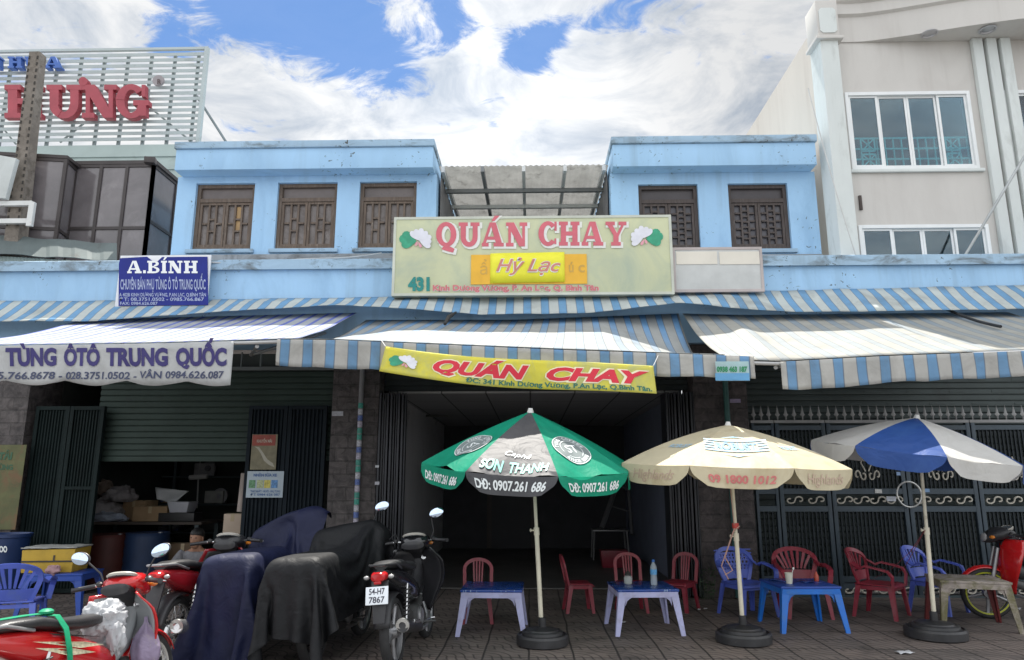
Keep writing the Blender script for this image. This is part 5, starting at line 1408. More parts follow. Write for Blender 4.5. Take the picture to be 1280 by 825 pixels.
def side_chair(name, label, loc, rz, mat, group):
    t = thing(name, label, 'chair', loc, (0, 0, rz), group)
    W, D, H, T = .31, .30, .31, .62
    seat(t, mat, W, D, H); chair_legs(t, mat, W, D, H)
    tilt = lambda z: D / 2 - .015 + (z - H) * .22
    hw = W / 2 - .012; pts = []
    for z in (H - .02, H + .08, H + .16): pts.append(Vector((-hw - .01 * (z - H), tilt(z), z)))
    for i in range(13):
        a = math.pi - math.pi * i / 12; z = T - .13 + .115 * math.sin(a) ** .8
        pts.append(Vector(((hw + .005) * math.cos(a), tilt(z), z)))
    for z in (H + .16, H + .08, H - .02): pts.append(Vector((hw + .01 * (z - H), tilt(z), z)))
    N = Vector((0, -1, .22))
    b = MB(); b.band(pts, N, .036, .018); fr = b.build('back_frame', mat, t, local=True, ang=30)
    b = MB()
    for i in range(4):
        x = (-.045 + .03 * i); z0, z1 = H + .0, T - .022
        b.band([Vector((x * .8, tilt(z0), z0)), Vector((x, tilt((z0 + z1) / 2), (z0 + z1) / 2)), Vector((x * 1.1, tilt(z1), z1))], N, .017, .012)
    b.build('back_slats', mat, t, local=True, ang=30)
    return t
def arm_chair(name, label, loc, rz, mat, group, woven=False):
    t = thing(name, label, 'chair', loc, (0, 0, rz), group)
    W, D, H, T = .42, .40, .34, .69
    seat(t, mat, W, D, H); chair_legs(t, mat, W + .04, D + .02, H, True, .055, .036, .035)
    def back(x, z):     # curved backrest surface
        q = (z - H) / (T - H); xr = x / .25
        return Vector((x, D / 2 - .01 + .13 * q - .085 * xr * xr * (.6 + .4 * q), z))
    N = Vector((0, -1, .3))
    def bw(z):
        q = max(0., (z - H) / (T - H)); return .15 + .10 * min(1, q * 1.35) ** .8
    pts = []
    for z in [H - .01 + (T - .14 - H) * i / 6 for i in range(7)]: pts.append(back(-bw(z), z))
    for i in range(1, 14):
        a = math.pi - math.pi * i / 14; z = T - .14 + .13 * math.sin(a) ** .75; pts.append(back(bw(T - .14) * math.cos(a), z))
    for z in [T - .14 - (T - .14 - H + .01) * i / 6 for i in range(7)]: pts.append(back(bw(z), z))
    b = MB(); b.band(pts, N, .045, .02); b.build('back_frame', mat, t, local=True, ang=30)
    b = MB()
    if woven:
        for i in range(11):
            q = -1 + 2 * (i + .5) / 11
            for dz in (-1, 1):
                P_ = []
                for j in range(9):
                    z = H + .09 + (T - .05 - H - .09) * j / 8; x = (q + dz * .16 * (j / 4 - 1)) * bw(z) * .98
                    zz = min(z, T - .02 - .11 * (abs(x) / .25) ** 2.2); P_.append(back(max(-bw(zz), min(bw(zz), x)), zz))
                b.band(P_, N, .013, .008 + .002 * (dz > 0))
        for j in range(7):
            z = H + .1 + j * .038; b.band([back(bw(z) * (-1 + 2 * k / 8), z) for k in range(9)], N, .012, .012)
    else:
        for i in range(7):
            q = (i - 3) / 3.6
            b.band([back(q * bw(z) * (.62 + .38 * j / 6), min(z, T - .02 - .10 * abs(q) ** 2.5)) for j, z in enumerate([H + .13 + (T - H - .14) * j / 6 for j in range(7)])], N, .022, .012, .034)
    b.band([back(bw(H + .07) * (-1 + 2 * k / 8), H + .07) for k in range(9)], N, .10, .014)
    b.build('back_panel', mat, t, local=True, ang=30)
    for s_ in (-1, 1):
        b = MB(); z = T - .15; pp = back(s_ * bw(z), z)
        path = [pp + Vector((0, 0, .02)), pp + Vector((s_ * .025, -.09, -.03)), Vector((s_ * (W / 2 + .055), .05, H + .20)), Vector((s_ * (W / 2 + .06), -.09, H + .175)), Vector((s_ * (W / 2 + .05), -D / 2 + .03, H + .155)), Vector((s_ * (W / 2 + .03), -D / 2 - .005, H + .10)), Vector((s_ * (W / 2 + .012), -D / 2 + .005, H - .03))]
        ns = [Vector((s_ * .35, .1, 1)), Vector((s_ * .25, .1, 1)), Vector((0, .1, 1)), Vector((0, .05, 1)), Vector((0, -.6, .8)), Vector((0, -1, .1)), Vector((0, -1, 0))]
        fine = []; fn = []
        for i in range(len(path) - 1):
            for k in range(4): fine.append(path[i].lerp(path[i + 1], k / 4)); fn.append(ns[i].lerp(ns[i + 1], k / 4))
        fine.append(path[-1]); fn.append(ns[-1])
        b.band(fine, fn, .05, .02); b.build('armrest', mat, t, local=True, ang=30)
    return t
def at(px, py, dy=0.): g = G(px, py); return (g.x, g.y + dy, 0)
GRP = 'red armless plastic chairs'
A1 = side_chair('plastic_chair', 'red armless plastic chair behind the bare printed lavender table', at(597, 777, .0), R(4), RDP, GRP)
dup(A1, at(724, 764, .0), R(0) and (0, 0, 0) or (0, 0, R(96)), 'red armless plastic chair seen from its side, right of the green umbrella pole', GRP)
dup(A1, at(790, 764, .0), (0, 0, R(5)), 'red armless plastic chair behind the table with the bottle', GRP)
dup(A1, at(851, 763, .02), (0, 0, R(-38)), 'red armless plastic chair turned half left, against the right folded gate', GRP)
ARM = 'plastic chairs with armrests'
B1 = arm_chair('plastic_armchair', 'blue plastic armchair with a woven back, left of the bright blue table', at(938, 770, .05), R(22), BLP, ARM, True)
B2_ = arm_chair('plastic_armchair', 'red plastic armchair with slatted back behind the bright blue table', at(1008, 771, .05), R(-2), RDP, ARM)
dup(B2_, at(1104, 770, .0), (0, 0, R(48)), 'red plastic armchair turned sideways, between the bright blue table and the blue umbrella pole', ARM)
B3 = arm_chair('plastic_armchair', 'blue plastic armchair with slatted back behind the worn grey table', at(1178, 766, .05), R(38), BLP, ARM)
dup(B3, at(14, 797, .0), (0, 0, R(-160)), 'blue plastic armchair at the left edge, in front of the yellow box table', ARM)

# ================================================================== things on the tables
def glassy(name, col, a=.55):
    m, nt, b, out = nmat(name); L = nt.links.new
    tr = nt.nodes.new('ShaderNodeBsdfTransparent'); tr.inputs[0].default_value = rgba(col); b.inputs['Base Color'].default_value = rgba(col); b.inputs['Roughness'].default_value = .08
    mx = nt.nodes.new('ShaderNodeMixShader'); mx.inputs[0].default_value = a; L(tr.outputs[0], mx.inputs[1]); L(b.outputs[0], mx.inputs[2]); L(mx.outputs[0], out.inputs[0])
    return m
CLR = glassy('clear bottle plastic', (.72, .80, .86), .35)
tb = Vector(T2.location)
t = thing('water_bottle', 'clear plastic water bottle with a blue cap and label on the lavender table', 'bottle', (tb.x + .12, tb.y - .02, .421))
b = MB(); b.lathe([(.028, 0), (.033, .006), (.033, .07), (.030, .09), (.033, .11), (.033, .165), (.026, .195), (.013, .215), (.012, .225)], 20); b.build('bottle_body', CLR, t, local=True)
b = MB(); b.lathe([(.0338, .105), (.0338, .155)], 20, cap=False); b.build('label_band', M('blue bottle label', (.10, .34, .62), .4, var=.4, vscale=40), t, local=True)
b = MB(); b.lathe([(.015, .224), (.015, .245), (.013, .247)], 16); b.build('cap', M('blue cap', (.03, .14, .45), .4), t, local=True)
t = thing('glass_jar', 'glass jar of white sugar with a dark lid on the lavender table', 'jar', (tb.x - .13, tb.y + .05, .421))
b = MB(); b.lathe([(.03, 0), (.042, .01), (.045, .05), (.040, .075), (.030, .085)], 18); b.build('jar_body', glassy('jar glass', (.6, .63, .62), .5), t, local=True)
b = MB(); b.lathe([(.036, .004), (.038, .045), (.0, .05)], 18); b.build('jar_filling', M('white sugar', (.62, .60, .56), .8), t, local=True)
b = MB(); b.lathe([(.034, .085), (.036, .10), (.02, .115), (.008, .13), (.0, .132)], 18); b.build('lid', M('dark jar lid', (.04, .04, .04), .4), t, local=True)
t3 = Vector(T3.location)
t = thing('paper_cup', 'white paper cup with a spoon standing on the bright blue table', 'cup', (t3.x - .13, t3.y - .10, .431))
b = MB(); b.lathe([(.030, 0), (.040, .105), (.036, .104), (.028, .01)], 20); b.build('cup_body', M('ivory cup', (.62, .62, .52), .5), t, local=True)
b = MB(); b.tube([(.01, 0, .03), (.05, 0, .14)], .004, 6); b.ell((.052, 0, .145), (.01, .004, .014), 8); b.build('spoon', M('white plastic spoon', (.7, .7, .68), .4), t, local=True)
for i, (dx, dy, rz, w, h, lb) in enumerate(((.12, .02, .3, .2, .14, 'folded printed leaflet on the right half of the bright blue table'), (-.14, .14, -.4, .22, .15, 'loose printed sheet at the back corner of the bright blue table'))):
    b = MB(); b.grid(8, 4, lambda u, v: Vector((t3.x + dx + (u - .5) * w * math.cos(rz) - (v - .5) * h * math.sin(rz), t3.y + dy + (u - .5) * w * math.sin(rz) + (v - .5) * h * math.cos(rz), .435 + .006 * math.sin(u * 6))))
    tag(b.build('leaflet', newsprint('leaflet print %d' % i, 7 + i), None, solid=.002), lb, 'leaflet')
b = MB(); b.lathe([(.022, 0), (.024, .05), (.012, .075), (.012, .09)], 12, Matrix.Translation((t3.x + .22, t3.y + .1, .431))); tag(b.build('sauce_bottle', M('red sauce plastic', (.4, .06, .03), .4), None), 'small red sauce bottle at the right edge of the bright blue table', 'bottle')

# cords and straps on the umbrella poles
b = MB(); d = ca_ - cbp
q = cbp + d * .52
b.tube([q + Vector((.03, -.03, 0)), q + Vector((-.03, -.03, -.05)), q + Vector((-.12, -.02, -.28)), q + Vector((-.06, -.03, -.40)), q + Vector((-.13, -.02, -.44))], .006, 6)
b.tube([q + Vector((-.02, -.03, .01)), q + Vector((-.03, -.03, .25)), q + Vector((-.035, -.02, .45))], .004, 5)
b.tube([q + Vector((-.02, -.03, -.02)), q + Vector((-.16, -.03, -.36)), q + Vector((-.10, -.02, -.48))], .005, 6)
tag(b.build('tie_cord', M('pinkish cord', (.42, .26, .22), .8), None), 'pinkish cord hanging knotted on the cream umbrella pole', 'cord')
b = MB(); b.lathe([(.03, -.025), (.032, 0), (.03, .025)], 14, Matrix.Translation(q)); tag(b.build('red_tape', M('red tape', (.45, .05, .04), .5), None), 'red tape wound around the cream umbrella pole', 'tape')
d3 = ba - bbp; q = bbp + d3 * .47
b = MB(); tgt = Vector(at(1104, 770)) + Vector((.16, -.1, .46))
b.band([q + Vector((-.03, -.02, .0)), q.lerp(tgt, .3) + Vector((0, 0, .0)), q.lerp(tgt, .7) + Vector((0, 0, -.03)), tgt], Vector((.3, -1, 0)), .025, .003)
b.band([q + Vector((-.03, -.02, .0)), q.lerp(tgt, .35) + Vector((-.06, 0, -.05)), q.lerp(tgt, .7) + Vector((-.16, 0, -.08)), tgt + Vector((-.24, .05, -.06))], Vector((.3, -1, 0)), .018, .003)
tag(b.build('red_strap', M('dark red strap', (.25, .035, .05), .6), None), 'dark red strap tied from the blue umbrella pole to the red armchair', 'strap')
# white hoop and papers on the gate
p = P(1136, 618, YF - .10); b = MB(); n = 40
b.tube([p + Vector((.155 * math.cos(2 * math.pi * i / n), -.01, .16 * math.sin(2 * math.pi * i / n))) for i in range(n + 1)], .011, 8); tag(b.build('metal_hoop', M('pale chrome hoop', (.62, .62, .60), .3, .5), None), 'pale metal hoop hanging on the ornamental gate behind the blue umbrella', 'hoop')
for (px, py, w, h, c, lb) in ((1098, 614, .09, .05, (.6, .6, .58), 'small white notice on the gate post left of the hoop'), (1114, 623.5, .12, .06, (.55, .58, .64), 'wide pale blue notice on the gate below the scroll band'), (1159, 613, .06, .045, (.2, .34, .55), 'small blue sticker on the gate right of the hoop'), (1123, 592, .05, .045, (.25, .38, .6), 'small blue sticker on the gate under the blue umbrella hem')):
    p = P(px, py, YF - .036); b = MB(); b.box((p.x, p.y, p.z), (w, .004, h), (0, .03, 0)); tag(b.build('notice', M('notice ' + lb, c, .5, var=.2, vscale=30), None), lb, 'notice')
# ================================================================== motorbikes (built facing +Y, origin on the ground midway between the wheels)
TYR = M('tyre rubber', (.022, .022, .023), .75, var=.3, vscale=10, dirt=(.06, .055, .05), dscale=9)
STL = M('bright bike steel', (.55, .55, .55), .25, metal=.9, var=.1)
ALY = M('dull bike alloy', (.30, .30, .31), .4, metal=.7, var=.2, vscale=8)
ENG = M('dark engine casting', (.10, .10, .10), .5, metal=.4, var=.3, vscale=8)
SEATM = M('black vinyl seat', (.022, .022, .024), .4, var=.25, vscale=12, dirt=(.06, .06, .06), dscale=6, bump=.2, bscale=90)
BLKP = M('black bike plastic', (.022, .022, .025), .42, var=.25, vscale=6, dirt=(.05, .048, .045), dscale=5)
GREYL = M('grey leg shield plastic', (.34, .36, .37), .45, var=.1, dirt=(.22, .22, .21), dscale=4)
DARKL = M('charcoal leg shield plastic', (.045, .045, .045), .45, var=.2, dirt=(.09, .085, .08), dscale=4)
LENSR = M('red lamp lens', (.42, .012, .015), .12, var=.1); LENSO = M('amber lamp lens', (.55, .18, .02), .15); LENSC = M('clear lamp lens', (.30, .30, .30), .12)
MIRR = M('mirror glass', (.60, .72, .90), .03, metal=1.0, var=.02)
DIAL = M('instrument glass', (.07, .08, .09), .1, var=.6, vscale=30)
REDB = M('red bike lacquer', (.50, .012, .014), .18, var=.06, coat=.6)
DRED = M('dark red bike lacquer', (.24, .010, .016), .2, var=.08, coat=.6)
BLKB = M('black bike lacquer', (.013, .013, .016), .18, var=.1, coat=.6)
def ells(y, z, hw, hh, n=14, e=2.4, x=0.):
    out = []
    for k in range(n):
        a = 2 * math.pi * k / n; c, s_ = math.cos(a), math.sin(a)
        out.append(Vector((x + hw * math.copysign(abs(c) ** (2 / e), c), y, z + hh * math.copysign(abs(s_) ** (2 / e), s_))))
    return out
def lofty(secs, n=14, e=2.4):
    b = MB(); b.loft([ells(*s[:4], n=n, e=e, x=s[4] if len(s) > 4 else 0.) for s in secs]); return b
RX = Matrix.Rotation(R(90), 4, 'Y')
def wheel(t, y, r, w, spokes=True, rear=False):
    m = Matrix.Translation((0, y, r)) @ RX
    b = MB()
    b.lathe([(r - .062, -.022), (r - .052, -.03), (r - .046, -.024), (r - .058, 0), (r - .046, .024), (r - .052, .03), (r - .062, .022), (r - .068, 0), (r - .062, -.022)], 40, m, cap=False)
    b.lathe([(.0, -.055), (.05 if not rear else .07, -.05), (.06 if not rear else .075, -.02), (.055, .02), (.04, .05), (.0, .055)], 20, m)
    if spokes:
        for i in range(18):
            for s_ in (-1, 1):
                a = 2 * math.pi * (i + .25 * s_) / 18; a2 = a + .35 * (1 if i % 2 else -1)
                b.tube([m @ Vector((.05 * math.cos(a), .05 * math.sin(a), s_ * .03)), m @ Vector(((r - .06) * math.cos(a2), (r - .06) * math.sin(a2), s_ * .006))], .0022, 4)
    else:
        for i in range(5):
            a = 2 * math.pi * i / 5
            pts = [m @ Vector((q * math.cos(a + .3 * q), q * math.sin(a + .3 * q), 0)) for q in (.05, .12, r - .06)]
            b.tube(pts, [.022, .016, .02], 8)
    o = b.build('wheel', STL if spokes else ALY, t, local=True)
    b = MB(); b.lathe([(r - .054, -w * .42), (r - .03, -w * .5), (r - .012, -w * .40), (r - .003, -w * .2), (r, 0), (r - .003, w * .2), (r - .012, w * .40), (r - .03, w * .5), (r - .054, w * .42), (r - .058, 0), (r - .054, -w * .42)], 44, m, cap=False)
    b.build('tyre', TYR, o, local=True)
    return o
SC = .93
def motorbike(name, label, loc, rot, paint, liner, steer=0., mirrors=((-1, 0, 0), (1, 0, 0)), spokes=True, plate=None, decals=False, group=None, sport=False, cowl=None, covered=False):
    t = thing(name, label, 'motorbike', loc, rot, group)
    r = .285; yf, yr = .60, -.60
    fw = wheel(t, yf, r, .075, spokes); wheel(t, yr, r, .088, spokes, True)
    # side panels and tail
    b = lofty([(-.93, .80, .035, .022), (-.86, .785, .075, .045), (-.66, .735, .115, .085), (-.40, .66, .135, .115), (-.16, .58, .130, .115), (.02, .53, .105, .085), (.13, .50, .075, .06), (.20, .48, .05, .045)], 16, 2.6); body = b.build('body_panel', paint, t, local=True, ang=50)
    if decals:
        for s_ in (-1, 1):
            b = MB(); f = lambda x, y, z: Vector((s_ * (.1345 + .004 - .10 * max(0, x + .22) ** 1.5 - .05 * max(0, -.38 - x)), x, y))
            b.quadpts([f(-.62, .74, 0), f(-.20, .655, 0), f(-.02, .60, 0), f(-.24, .625, 0)]); b.quadpts([f(-.60, .70, 0), f(-.30, .635, 0), f(-.10, .57, 0), f(-.34, .60, 0)])
            b.build('decal', M('white gold decal', (.62, .55, .38), .3, var=.4, vscale=30), body, local=True, ang=0, solid=.002)
            b = MB(); b.quadpts([f(-.5, .765, .0), f(-.08, .665, 0), f(-.05, .655, 0), f(-.46, .745, 0)]); b.build('decal', M('black decal', (.02, .02, .02), .3), body, local=True, ang=0, solid=.002)
    b = lofty([(-.86, .845, .05, .018), (-.74, .852, .105, .035), (-.52, .835, .125, .042), (-.38, .80, .130, .04), (-.20, .775, .125, .045), (-.02, .765, .095, .045), (.08, .755, .06, .03), (.12, .745, .03, .015)], 16, 2.6); b.build('seat', SEATM, t, local=True, ang=50)
    # frame spine up to the steering head
    b = lofty([(.10, .50, .055, .065), (.24, .52, .055, .08), (.36, .60, .055, .10), (.43, .72, .05, .10), (.44, .84, .045, .06)], 12, 2.6); b.build('spine_cover', liner, t, local=True, ang=50)
    # leg shield
    def sh(u, v, off=0.):
        z = .30 + .60 * v; w = .12 + .17 * math.sin(min(1, v * 1.05) * math.pi * .72) ** 1.2 - .10 * max(0, v - .8) * 3
        x = (u * 2 - 1) * w; q = abs(u * 2 - 1)
        y = .47 - .10 * (v - .4) ** 2 * 2 - .19 * q ** 1.8 * (.4 + v * .5) - .02 * (1 - v)
        return Vector((x, y + off, z))
    b = MB(); b.grid(18, 14, lambda u, v: sh(u, v)); lsh = b.build('leg_shield', paint, t, local=True, ang=60, solid=.012)
    b = MB(); b.grid(18, 14, lambda u, v: sh(.06 + .88 * u, .03 + .93 * v, -.011)); b.build('shield_liner', liner, t, local=True, ang=60, solid=.006)
    b = MB(); b.lathe([(.0, 0), (.022, 0), (.024, .012), (.012, .014), (.010, .006)], 16, Matrix.Translation((.07, .405, .80)) @ Matrix.Rotation(R(75), 4, 'X')); b.build('ignition_lock', STL, lsh, local=True)
    # fork, fender
    b = MB()
    for s_ in (-1, 1): b.tube([(s_ * .062, yf, r), (s_ * .062, .535, .50), (s_ * .055, .46, .80)], [.022, .024, .018], 10)
    b.build('front_fork', ALY, t, local=True)
    b = MB(); n = 16
    def fend(u, v):
        a = R(22 + 128 * u); q = v * 2 - 1; rr = r + .028 - .028 * q * q
        return Vector((q * .056 * (1 - .3 * abs(u - .5)), yf + rr * math.cos(a), r + rr * math.sin(a)))
    b.grid(n, 8, fend); b.build('front_fender', paint, t, local=True, ang=60, solid=.006)
    # headset
    b = lofty([(.26, .955, .075, .028), (.30, .965, .135, .050), (.38, .965, .150, .066), (.46, .945, .125, .078), (.54, .91, .085, .062), (.585, .885, .045, .03)], 18, 2.7); hs = b.build('headset_cowl', cowl or paint, t, local=True, ang=50)
    b = lofty([(.245, .945, .085, .018), (.25, .93, .115, .04), (.31, .91, .115, .05), (.38, .88, .07, .05), (.42, .82, .05, .04)], 14, 2.5); b.build('headset_underside', BLKP, hs, local=True, ang=50)
    b = MB(); q = Matrix.Translation((0, .335, 1.016)) @ Matrix.Rotation(R(-24), 4, 'X'); b.lathe([(.0, .012), (.06, .011), (.085, .004), (.09, -.02)], 24, q @ Matrix.Diagonal((1.25, .72, 1, 1))); b.build('instrument_panel', DIAL, hs, local=True)
    b = MB(); q = Matrix.Translation((0, .330, 1.012)) @ Matrix.Rotation(R(-24), 4, 'X'); b.lathe([(.088, -.01), (.098, .004), (.088, .014), (.083, .006)], 24, q @ Matrix.Diagonal((1.25, .74, 1, 1)), cap=False); b.build('instrument_bezel', M('pale bezel', (.42, .40, .36), .4), hs, local=True)
    b = MB(); b.ell((0, .575, .91), (.072, .03, .05), 14, rot=(R(20), 0, 0)); b.build('headlight', LENSC, t, local=True)
    hb_ = MB(); st = Matrix.Translation((0, .40, .95)) @ Matrix.Rotation(steer, 4, 'Z') @ Matrix.Translation((0, -.40, -.95))
    T_ = lambda x, y, z: st @ Vector((x, y, z))
    hb_.tube([T_(-.34, .27, .955), T_(-.20, .35, .965), T_(-.10, .39, .955), T_(.10, .39, .955), T_(.20, .35, .965), T_(.34, .27, .955)], .011, 8)
    hb_.build('handlebar', STL, t, local=True)
    for s_ in (-1, 1):
        b = MB(); b.tube([T_(s_ * .225, .338, .964), T_(s_ * .235, .332, .963), T_(s_ * .35, .264, .955), T_(s_ * .357, .26, .955)], [.02, .017, .017, .02], 10); b.build('grip', BLKP, t, local=True)
        b = MB(); b.tube([T_(s_ * .19, .375, .958), T_(s_ * .25, .365, .957), T_(s_ * .35, .335, .945)], [.009, .007, .006], 6); b.build('brake_lever', STL, t, local=True)
        b = MB(); b.ell(T_(s_ * .20, .355, .972), (.03, .03, .024), 10); b.build('switch_box', BLKP, t, local=True)
    for (s_, dx, dz) in mirrors:
        hx, hz = s_ * (.30 + dx), 1.17 + dz
        b = MB(); b.tube([T_(s_ * .17, .36, .975), T_(s_ * .20, .36, 1.05), T_(hx - s_ * .04, .345, hz - .03), T_(hx, .34, hz)], [.007, .006, .006, .006], 6); m_ = b.build('mirror', BLKP, t, local=True)
        b = MB(); c = T_(hx + s_ * .02, .335, hz + .015); b.ell(c, (.078, .022, .047), 18, rot=(R(-8), R(-16 * s_), 0)); b.build('mirror_shell', BLKP, m_, local=True)
        b = MB(); mm_ = Matrix.Translation(c + Vector((0, -.0185, 0))) @ Euler((R(82 + 0), 0, 0)).to_matrix().to_4x4() @ Matrix.Rotation(R(16 * s_), 4, 'Z') @ Matrix.Diagonal((1.65, 1, 1, 1)); b.lathe([(.0, .0075), (.030, .0065), (.044, .0)], 22, mm_); b.build('mirror_glass', MIRR, m_, local=True)
    # engine, exhaust
    b = lofty([(-.20, .34, .09, .07), (-.12, .33, .105, .10), (.04, .32, .105, .10), (.12, .33, .085, .085), (.15, .35, .06, .06), (.30, .40, .05, .05), (.36, .42, .045, .045)], 14, 3); en = b.build('engine', ENG, t, local=True, ang=40)
    b = MB(); b.lathe([(.0, .0), (.07, .0), (.085, -.012), (.085, -.03)], 20, Matrix.Translation((.125, -.02, .31)) @ RX); b.build('engine_cover', ALY, en, local=True); b = MB(); b.lathe([(.085, .03), (.085, .012), (.07, 0), (.0, 0)], 20, Matrix.Translation((-.125, -.04, .31)) @ RX); b.build('engine_cover', ALY, en, local=True)
    b = MB(); b.tube([(.05, .34, .38), (.09, .30, .27), (.12, .14, .20), (.13, -.10, .21), (.145, -.26, .25)], .018, 10); ex = b.build('exhaust_pipe', ALY, t, local=True)
    b = MB(); b.tube([(.145, -.25, .25), (.15, -.30, .265), (.155, -.78, .36), (.155, -.83, .37)], [.022, .046, .058, .052], 16); b.build('muffler', BLKP if sport else STL, t, local=True)
    b = MB(); q = Matrix.Translation((.155, -.832, .3705)) @ Matrix.Rotation(R(101), 4, 'X'); b.lathe([(.058, -.012), (.058, .004), (.030, .008), (.026, -.03), (.0, -.03)], 20, q); b.build('muffler_cap', STL, t, local=True)
    b = MB(); b.box((.2, -.52, .345), (.012, .2, .03), (R(-11), 0, 0), .003); b.build('heat_shield', STL, t, local=True)
    b = MB(); 
    for s_ in (-1, 1): b.box((s_ * .085, -.37, .30), (.022, .50, .045), (R(-2), 0, 0), .004)
    b.build('swing_arm', ENG, t, local=True)
    b = MB(); b.box((-.105, -.33, .31), (.03, .52, .11), None, .02); b.build('chain_case', BLKP, t, local=True)
    for s_ in (-1, 1):
        b = MB(); p0, p1 = Vector((s_ * .115, -.57, .32)), Vector((s_ * .12, -.48, .66)); b.tube([p0, p1], .012, 8); sk = b.build('shock_absorber', STL, t, local=True)
        b = MB(); n = 60; b.tube([p0.lerp(p1, .2 + .7 * i / n) + Vector((.026 * math.cos(i * .75), .026 * math.sin(i * .75), 0)) for i in range(n)], .006, 5); b.build('spring', M('spring steel', (.05, .05, .052), .5, metal=.2), sk, local=True)
    b = MB()
    def rf(u, v):
        a = R(15 + 140 * u); q = v * 2 - 1; rr = r + .045 - .02 * q * q
        return Vector((q * .07, yr - rr * math.cos(a) * 1.02, r + rr * math.sin(a)))
    b.grid(16, 6, rf); b.build('rear_fender', BLKP, t, local=True, ang=60, solid=.005)
    b = MB(); b.hexa([(-.05, -.99, .42), (.05, -.99, .42), (.045, -.97, .42), (-.045, -.97, .42)], [(-.075, -.90, .74), (.075, -.90, .74), (.07, -.87, .74), (-.07, -.87, .74)], .006); b.build('mud_flap', BLKP, t, local=True)
    b = lofty([(-.965, .775, .045, .028), (-.955, .775, .06, .036), (-.90, .78, .075, .042)], 14, 2.4); b.build('tail_light', LENSR, t, local=True)
    b = MB(); b.box((0, -.966, .735), (.06, .02, .022), None, .004); b.build('reflector', LENSR, t, local=True)
    for s_ in () if covered else (-1, 1):
        b = MB(); b.ell((s_ * .105, -.925, .775), (.026, .022, .018), 10); b.build('turn_signal', LENSC, t, local=True)
        b = MB(); b.ell((s_ * .115, .525, .925), (.035, .03, .02), 10); b.build('turn_signal', LENSO, t, local=True)
    if not covered:
     b = MB(); b.tube([(.10, -.58, .80), (.115, -.80, .86), (.06, -.94, .87), (-.06, -.94, .87), (-.115, -.80, .86), (-.10, -.58, .80)], .011, 8); b.build('grab_rail', ALY if not sport else BLKP, t, local=True)
    b = MB(); b.tube([(-.09, -.05, .24), (-.16, -.10, .12), (-.23, -.14, .005)], .009, 8); b.build('side_stand', ENG, t, local=True)
    b = MB(); b.tube([(-.24, .02, .25), (.24, .02, .25)], .012, 8); 
    b.build('foot_pegs', ENG, t, local=True)
    b = MB(); b.tube([(.13, .05, .25), (.15, .20, .25), (.19, .21, .25)], .008, 6); b.build('brake_pedal', STL, t, local=True)
    if plate:
        pm = Matrix.Translation((0, -1.0, .64)) @ Matrix.Rotation(R(-14), 4, 'X')
        b = MB(); b.box((0, 0, 0), (.19, .006, .14), None, .004); b.bm.transform(pm); pl = b.build('license_plate', M('white plate', (.72, .76, .80), .35, var=.03), t, local=True)
        f = lambda x, y, z: pm @ Vector((x, -.0045, y))
        for body_, y0 in ((plate[0], .010), (plate[1], -.055)):
            b = MB(); b.text(body_, f, -.066, .066, y0, .045, .02); b.build('plate_lettering', M('plate ink', (.03, .03, .05), .5), pl, local=True, ang=0, recalc=False)
    t.scale = (SC,) * 3; WM[t.name] = WM[t.name] @ Matrix.Diagonal((SC, SC, SC, 1))
    return t
# red bike in the sun at the left, seen from behind; steering turned right
bk1 = motorbike('motorbike', 'bright red motorbike with a white bag on its leg shield at the left front', (-2.74, 4.80, -.13), (0, R(-7), R(-8)), REDB, GREYL, R(0), ((-1, .02, -.01), (1, .0, -.02)), decals=True)
bk2 = motorbike('motorbike', 'dark red motorbike parked between the bright red one and the navy cover', (-2.80, 6.60, 0), (0, R(-3), R(-4)), DRED, DARKL, R(4), (), cowl=BLKP)
bk3 = motorbike('motorbike', 'black motorbike with a white number plate in front of the open restaurant', (-1.04, 6.66, 0), (0, R(-5), R(-5)), BLKB, BLKP, R(-2), ((-1, .03, -.16), (1, -.07, .04)), spokes=False, plate=('54-H7', '7867'), sport=True)
# right-hand red bike, cut by the frame, nose to the right
bk4 = motorbike('motorbike', 'red and black motorbike facing left with a yellow front rim at the right edge', (5.46, 8.2, 0), (0, R(-3), R(78)), REDB, BLKP, 0, (), spokes=False, sport=True, cowl=BLKP)
YRIM = M('yellow rim paint', (.36, .38, .02), .5)
b = MB(); b.lathe([(.220, -.034), (.236, -.038), (.240, 0), (.236, .038), (.220, .034)], 40, Matrix.Translation((0, .60, .285)) @ RX, cap=False); b.build('yellow_rim_band', YRIM, bk4, local=True)
bk5 = motorbike('motorbike', 'motorbike almost wholly hidden under the navy blue cover', (-2.34, 6.95, 0), (0, R(-3), R(-4)), BLKB, BLKP, R(-8), (), spokes=False, sport=True, covered=True)
bk6 = motorbike('motorbike', 'motorbike hidden under the charcoal cover, its lower wheels just in view', (-1.70, 6.75, 0), (0, R(-3), R(-7)), BLKB, BLKP, R(-4), ((1, .03, .10),), spokes=False, sport=True, covered=True)

def tarp(label, bike, mat, nx, ny, pts):
    """a cloth sheet settled over the bike: its weave points in steps of 5 mm, in the bike's frame, row by row"""
    Mw = WM[bike.name]; b = MB(); row_len = nx + 1
    V = [b.bm.verts.new(Mw @ (Vector(pts[i:i + 3]) * .005)) for i in range(0, len(pts), 3)]
    for j in range(ny):
        for i in range(nx):
            a = j * row_len + i; b.face([V[a], V[a + 1], V[a + row_len + 1], V[a + row_len]])
    o = b.build('motorbike_cover', mat, None, ang=180, solid=.004)
    md = o.modifiers.new('weave', 'SUBSURF'); md.levels = 2; md.render_levels = 2
    return tag(o, label, 'motorbike cover')
NAVYF = FAB('navy nylon cover', (.006, .009, .036), .03, .6, var=.2, vscale=4, wr=.5, wscale=7)
CHARF = FAB('charcoal nylon cover', (.006, .0065, .008), .02, .6, var=.2, vscale=4, wr=.5, wscale=7)
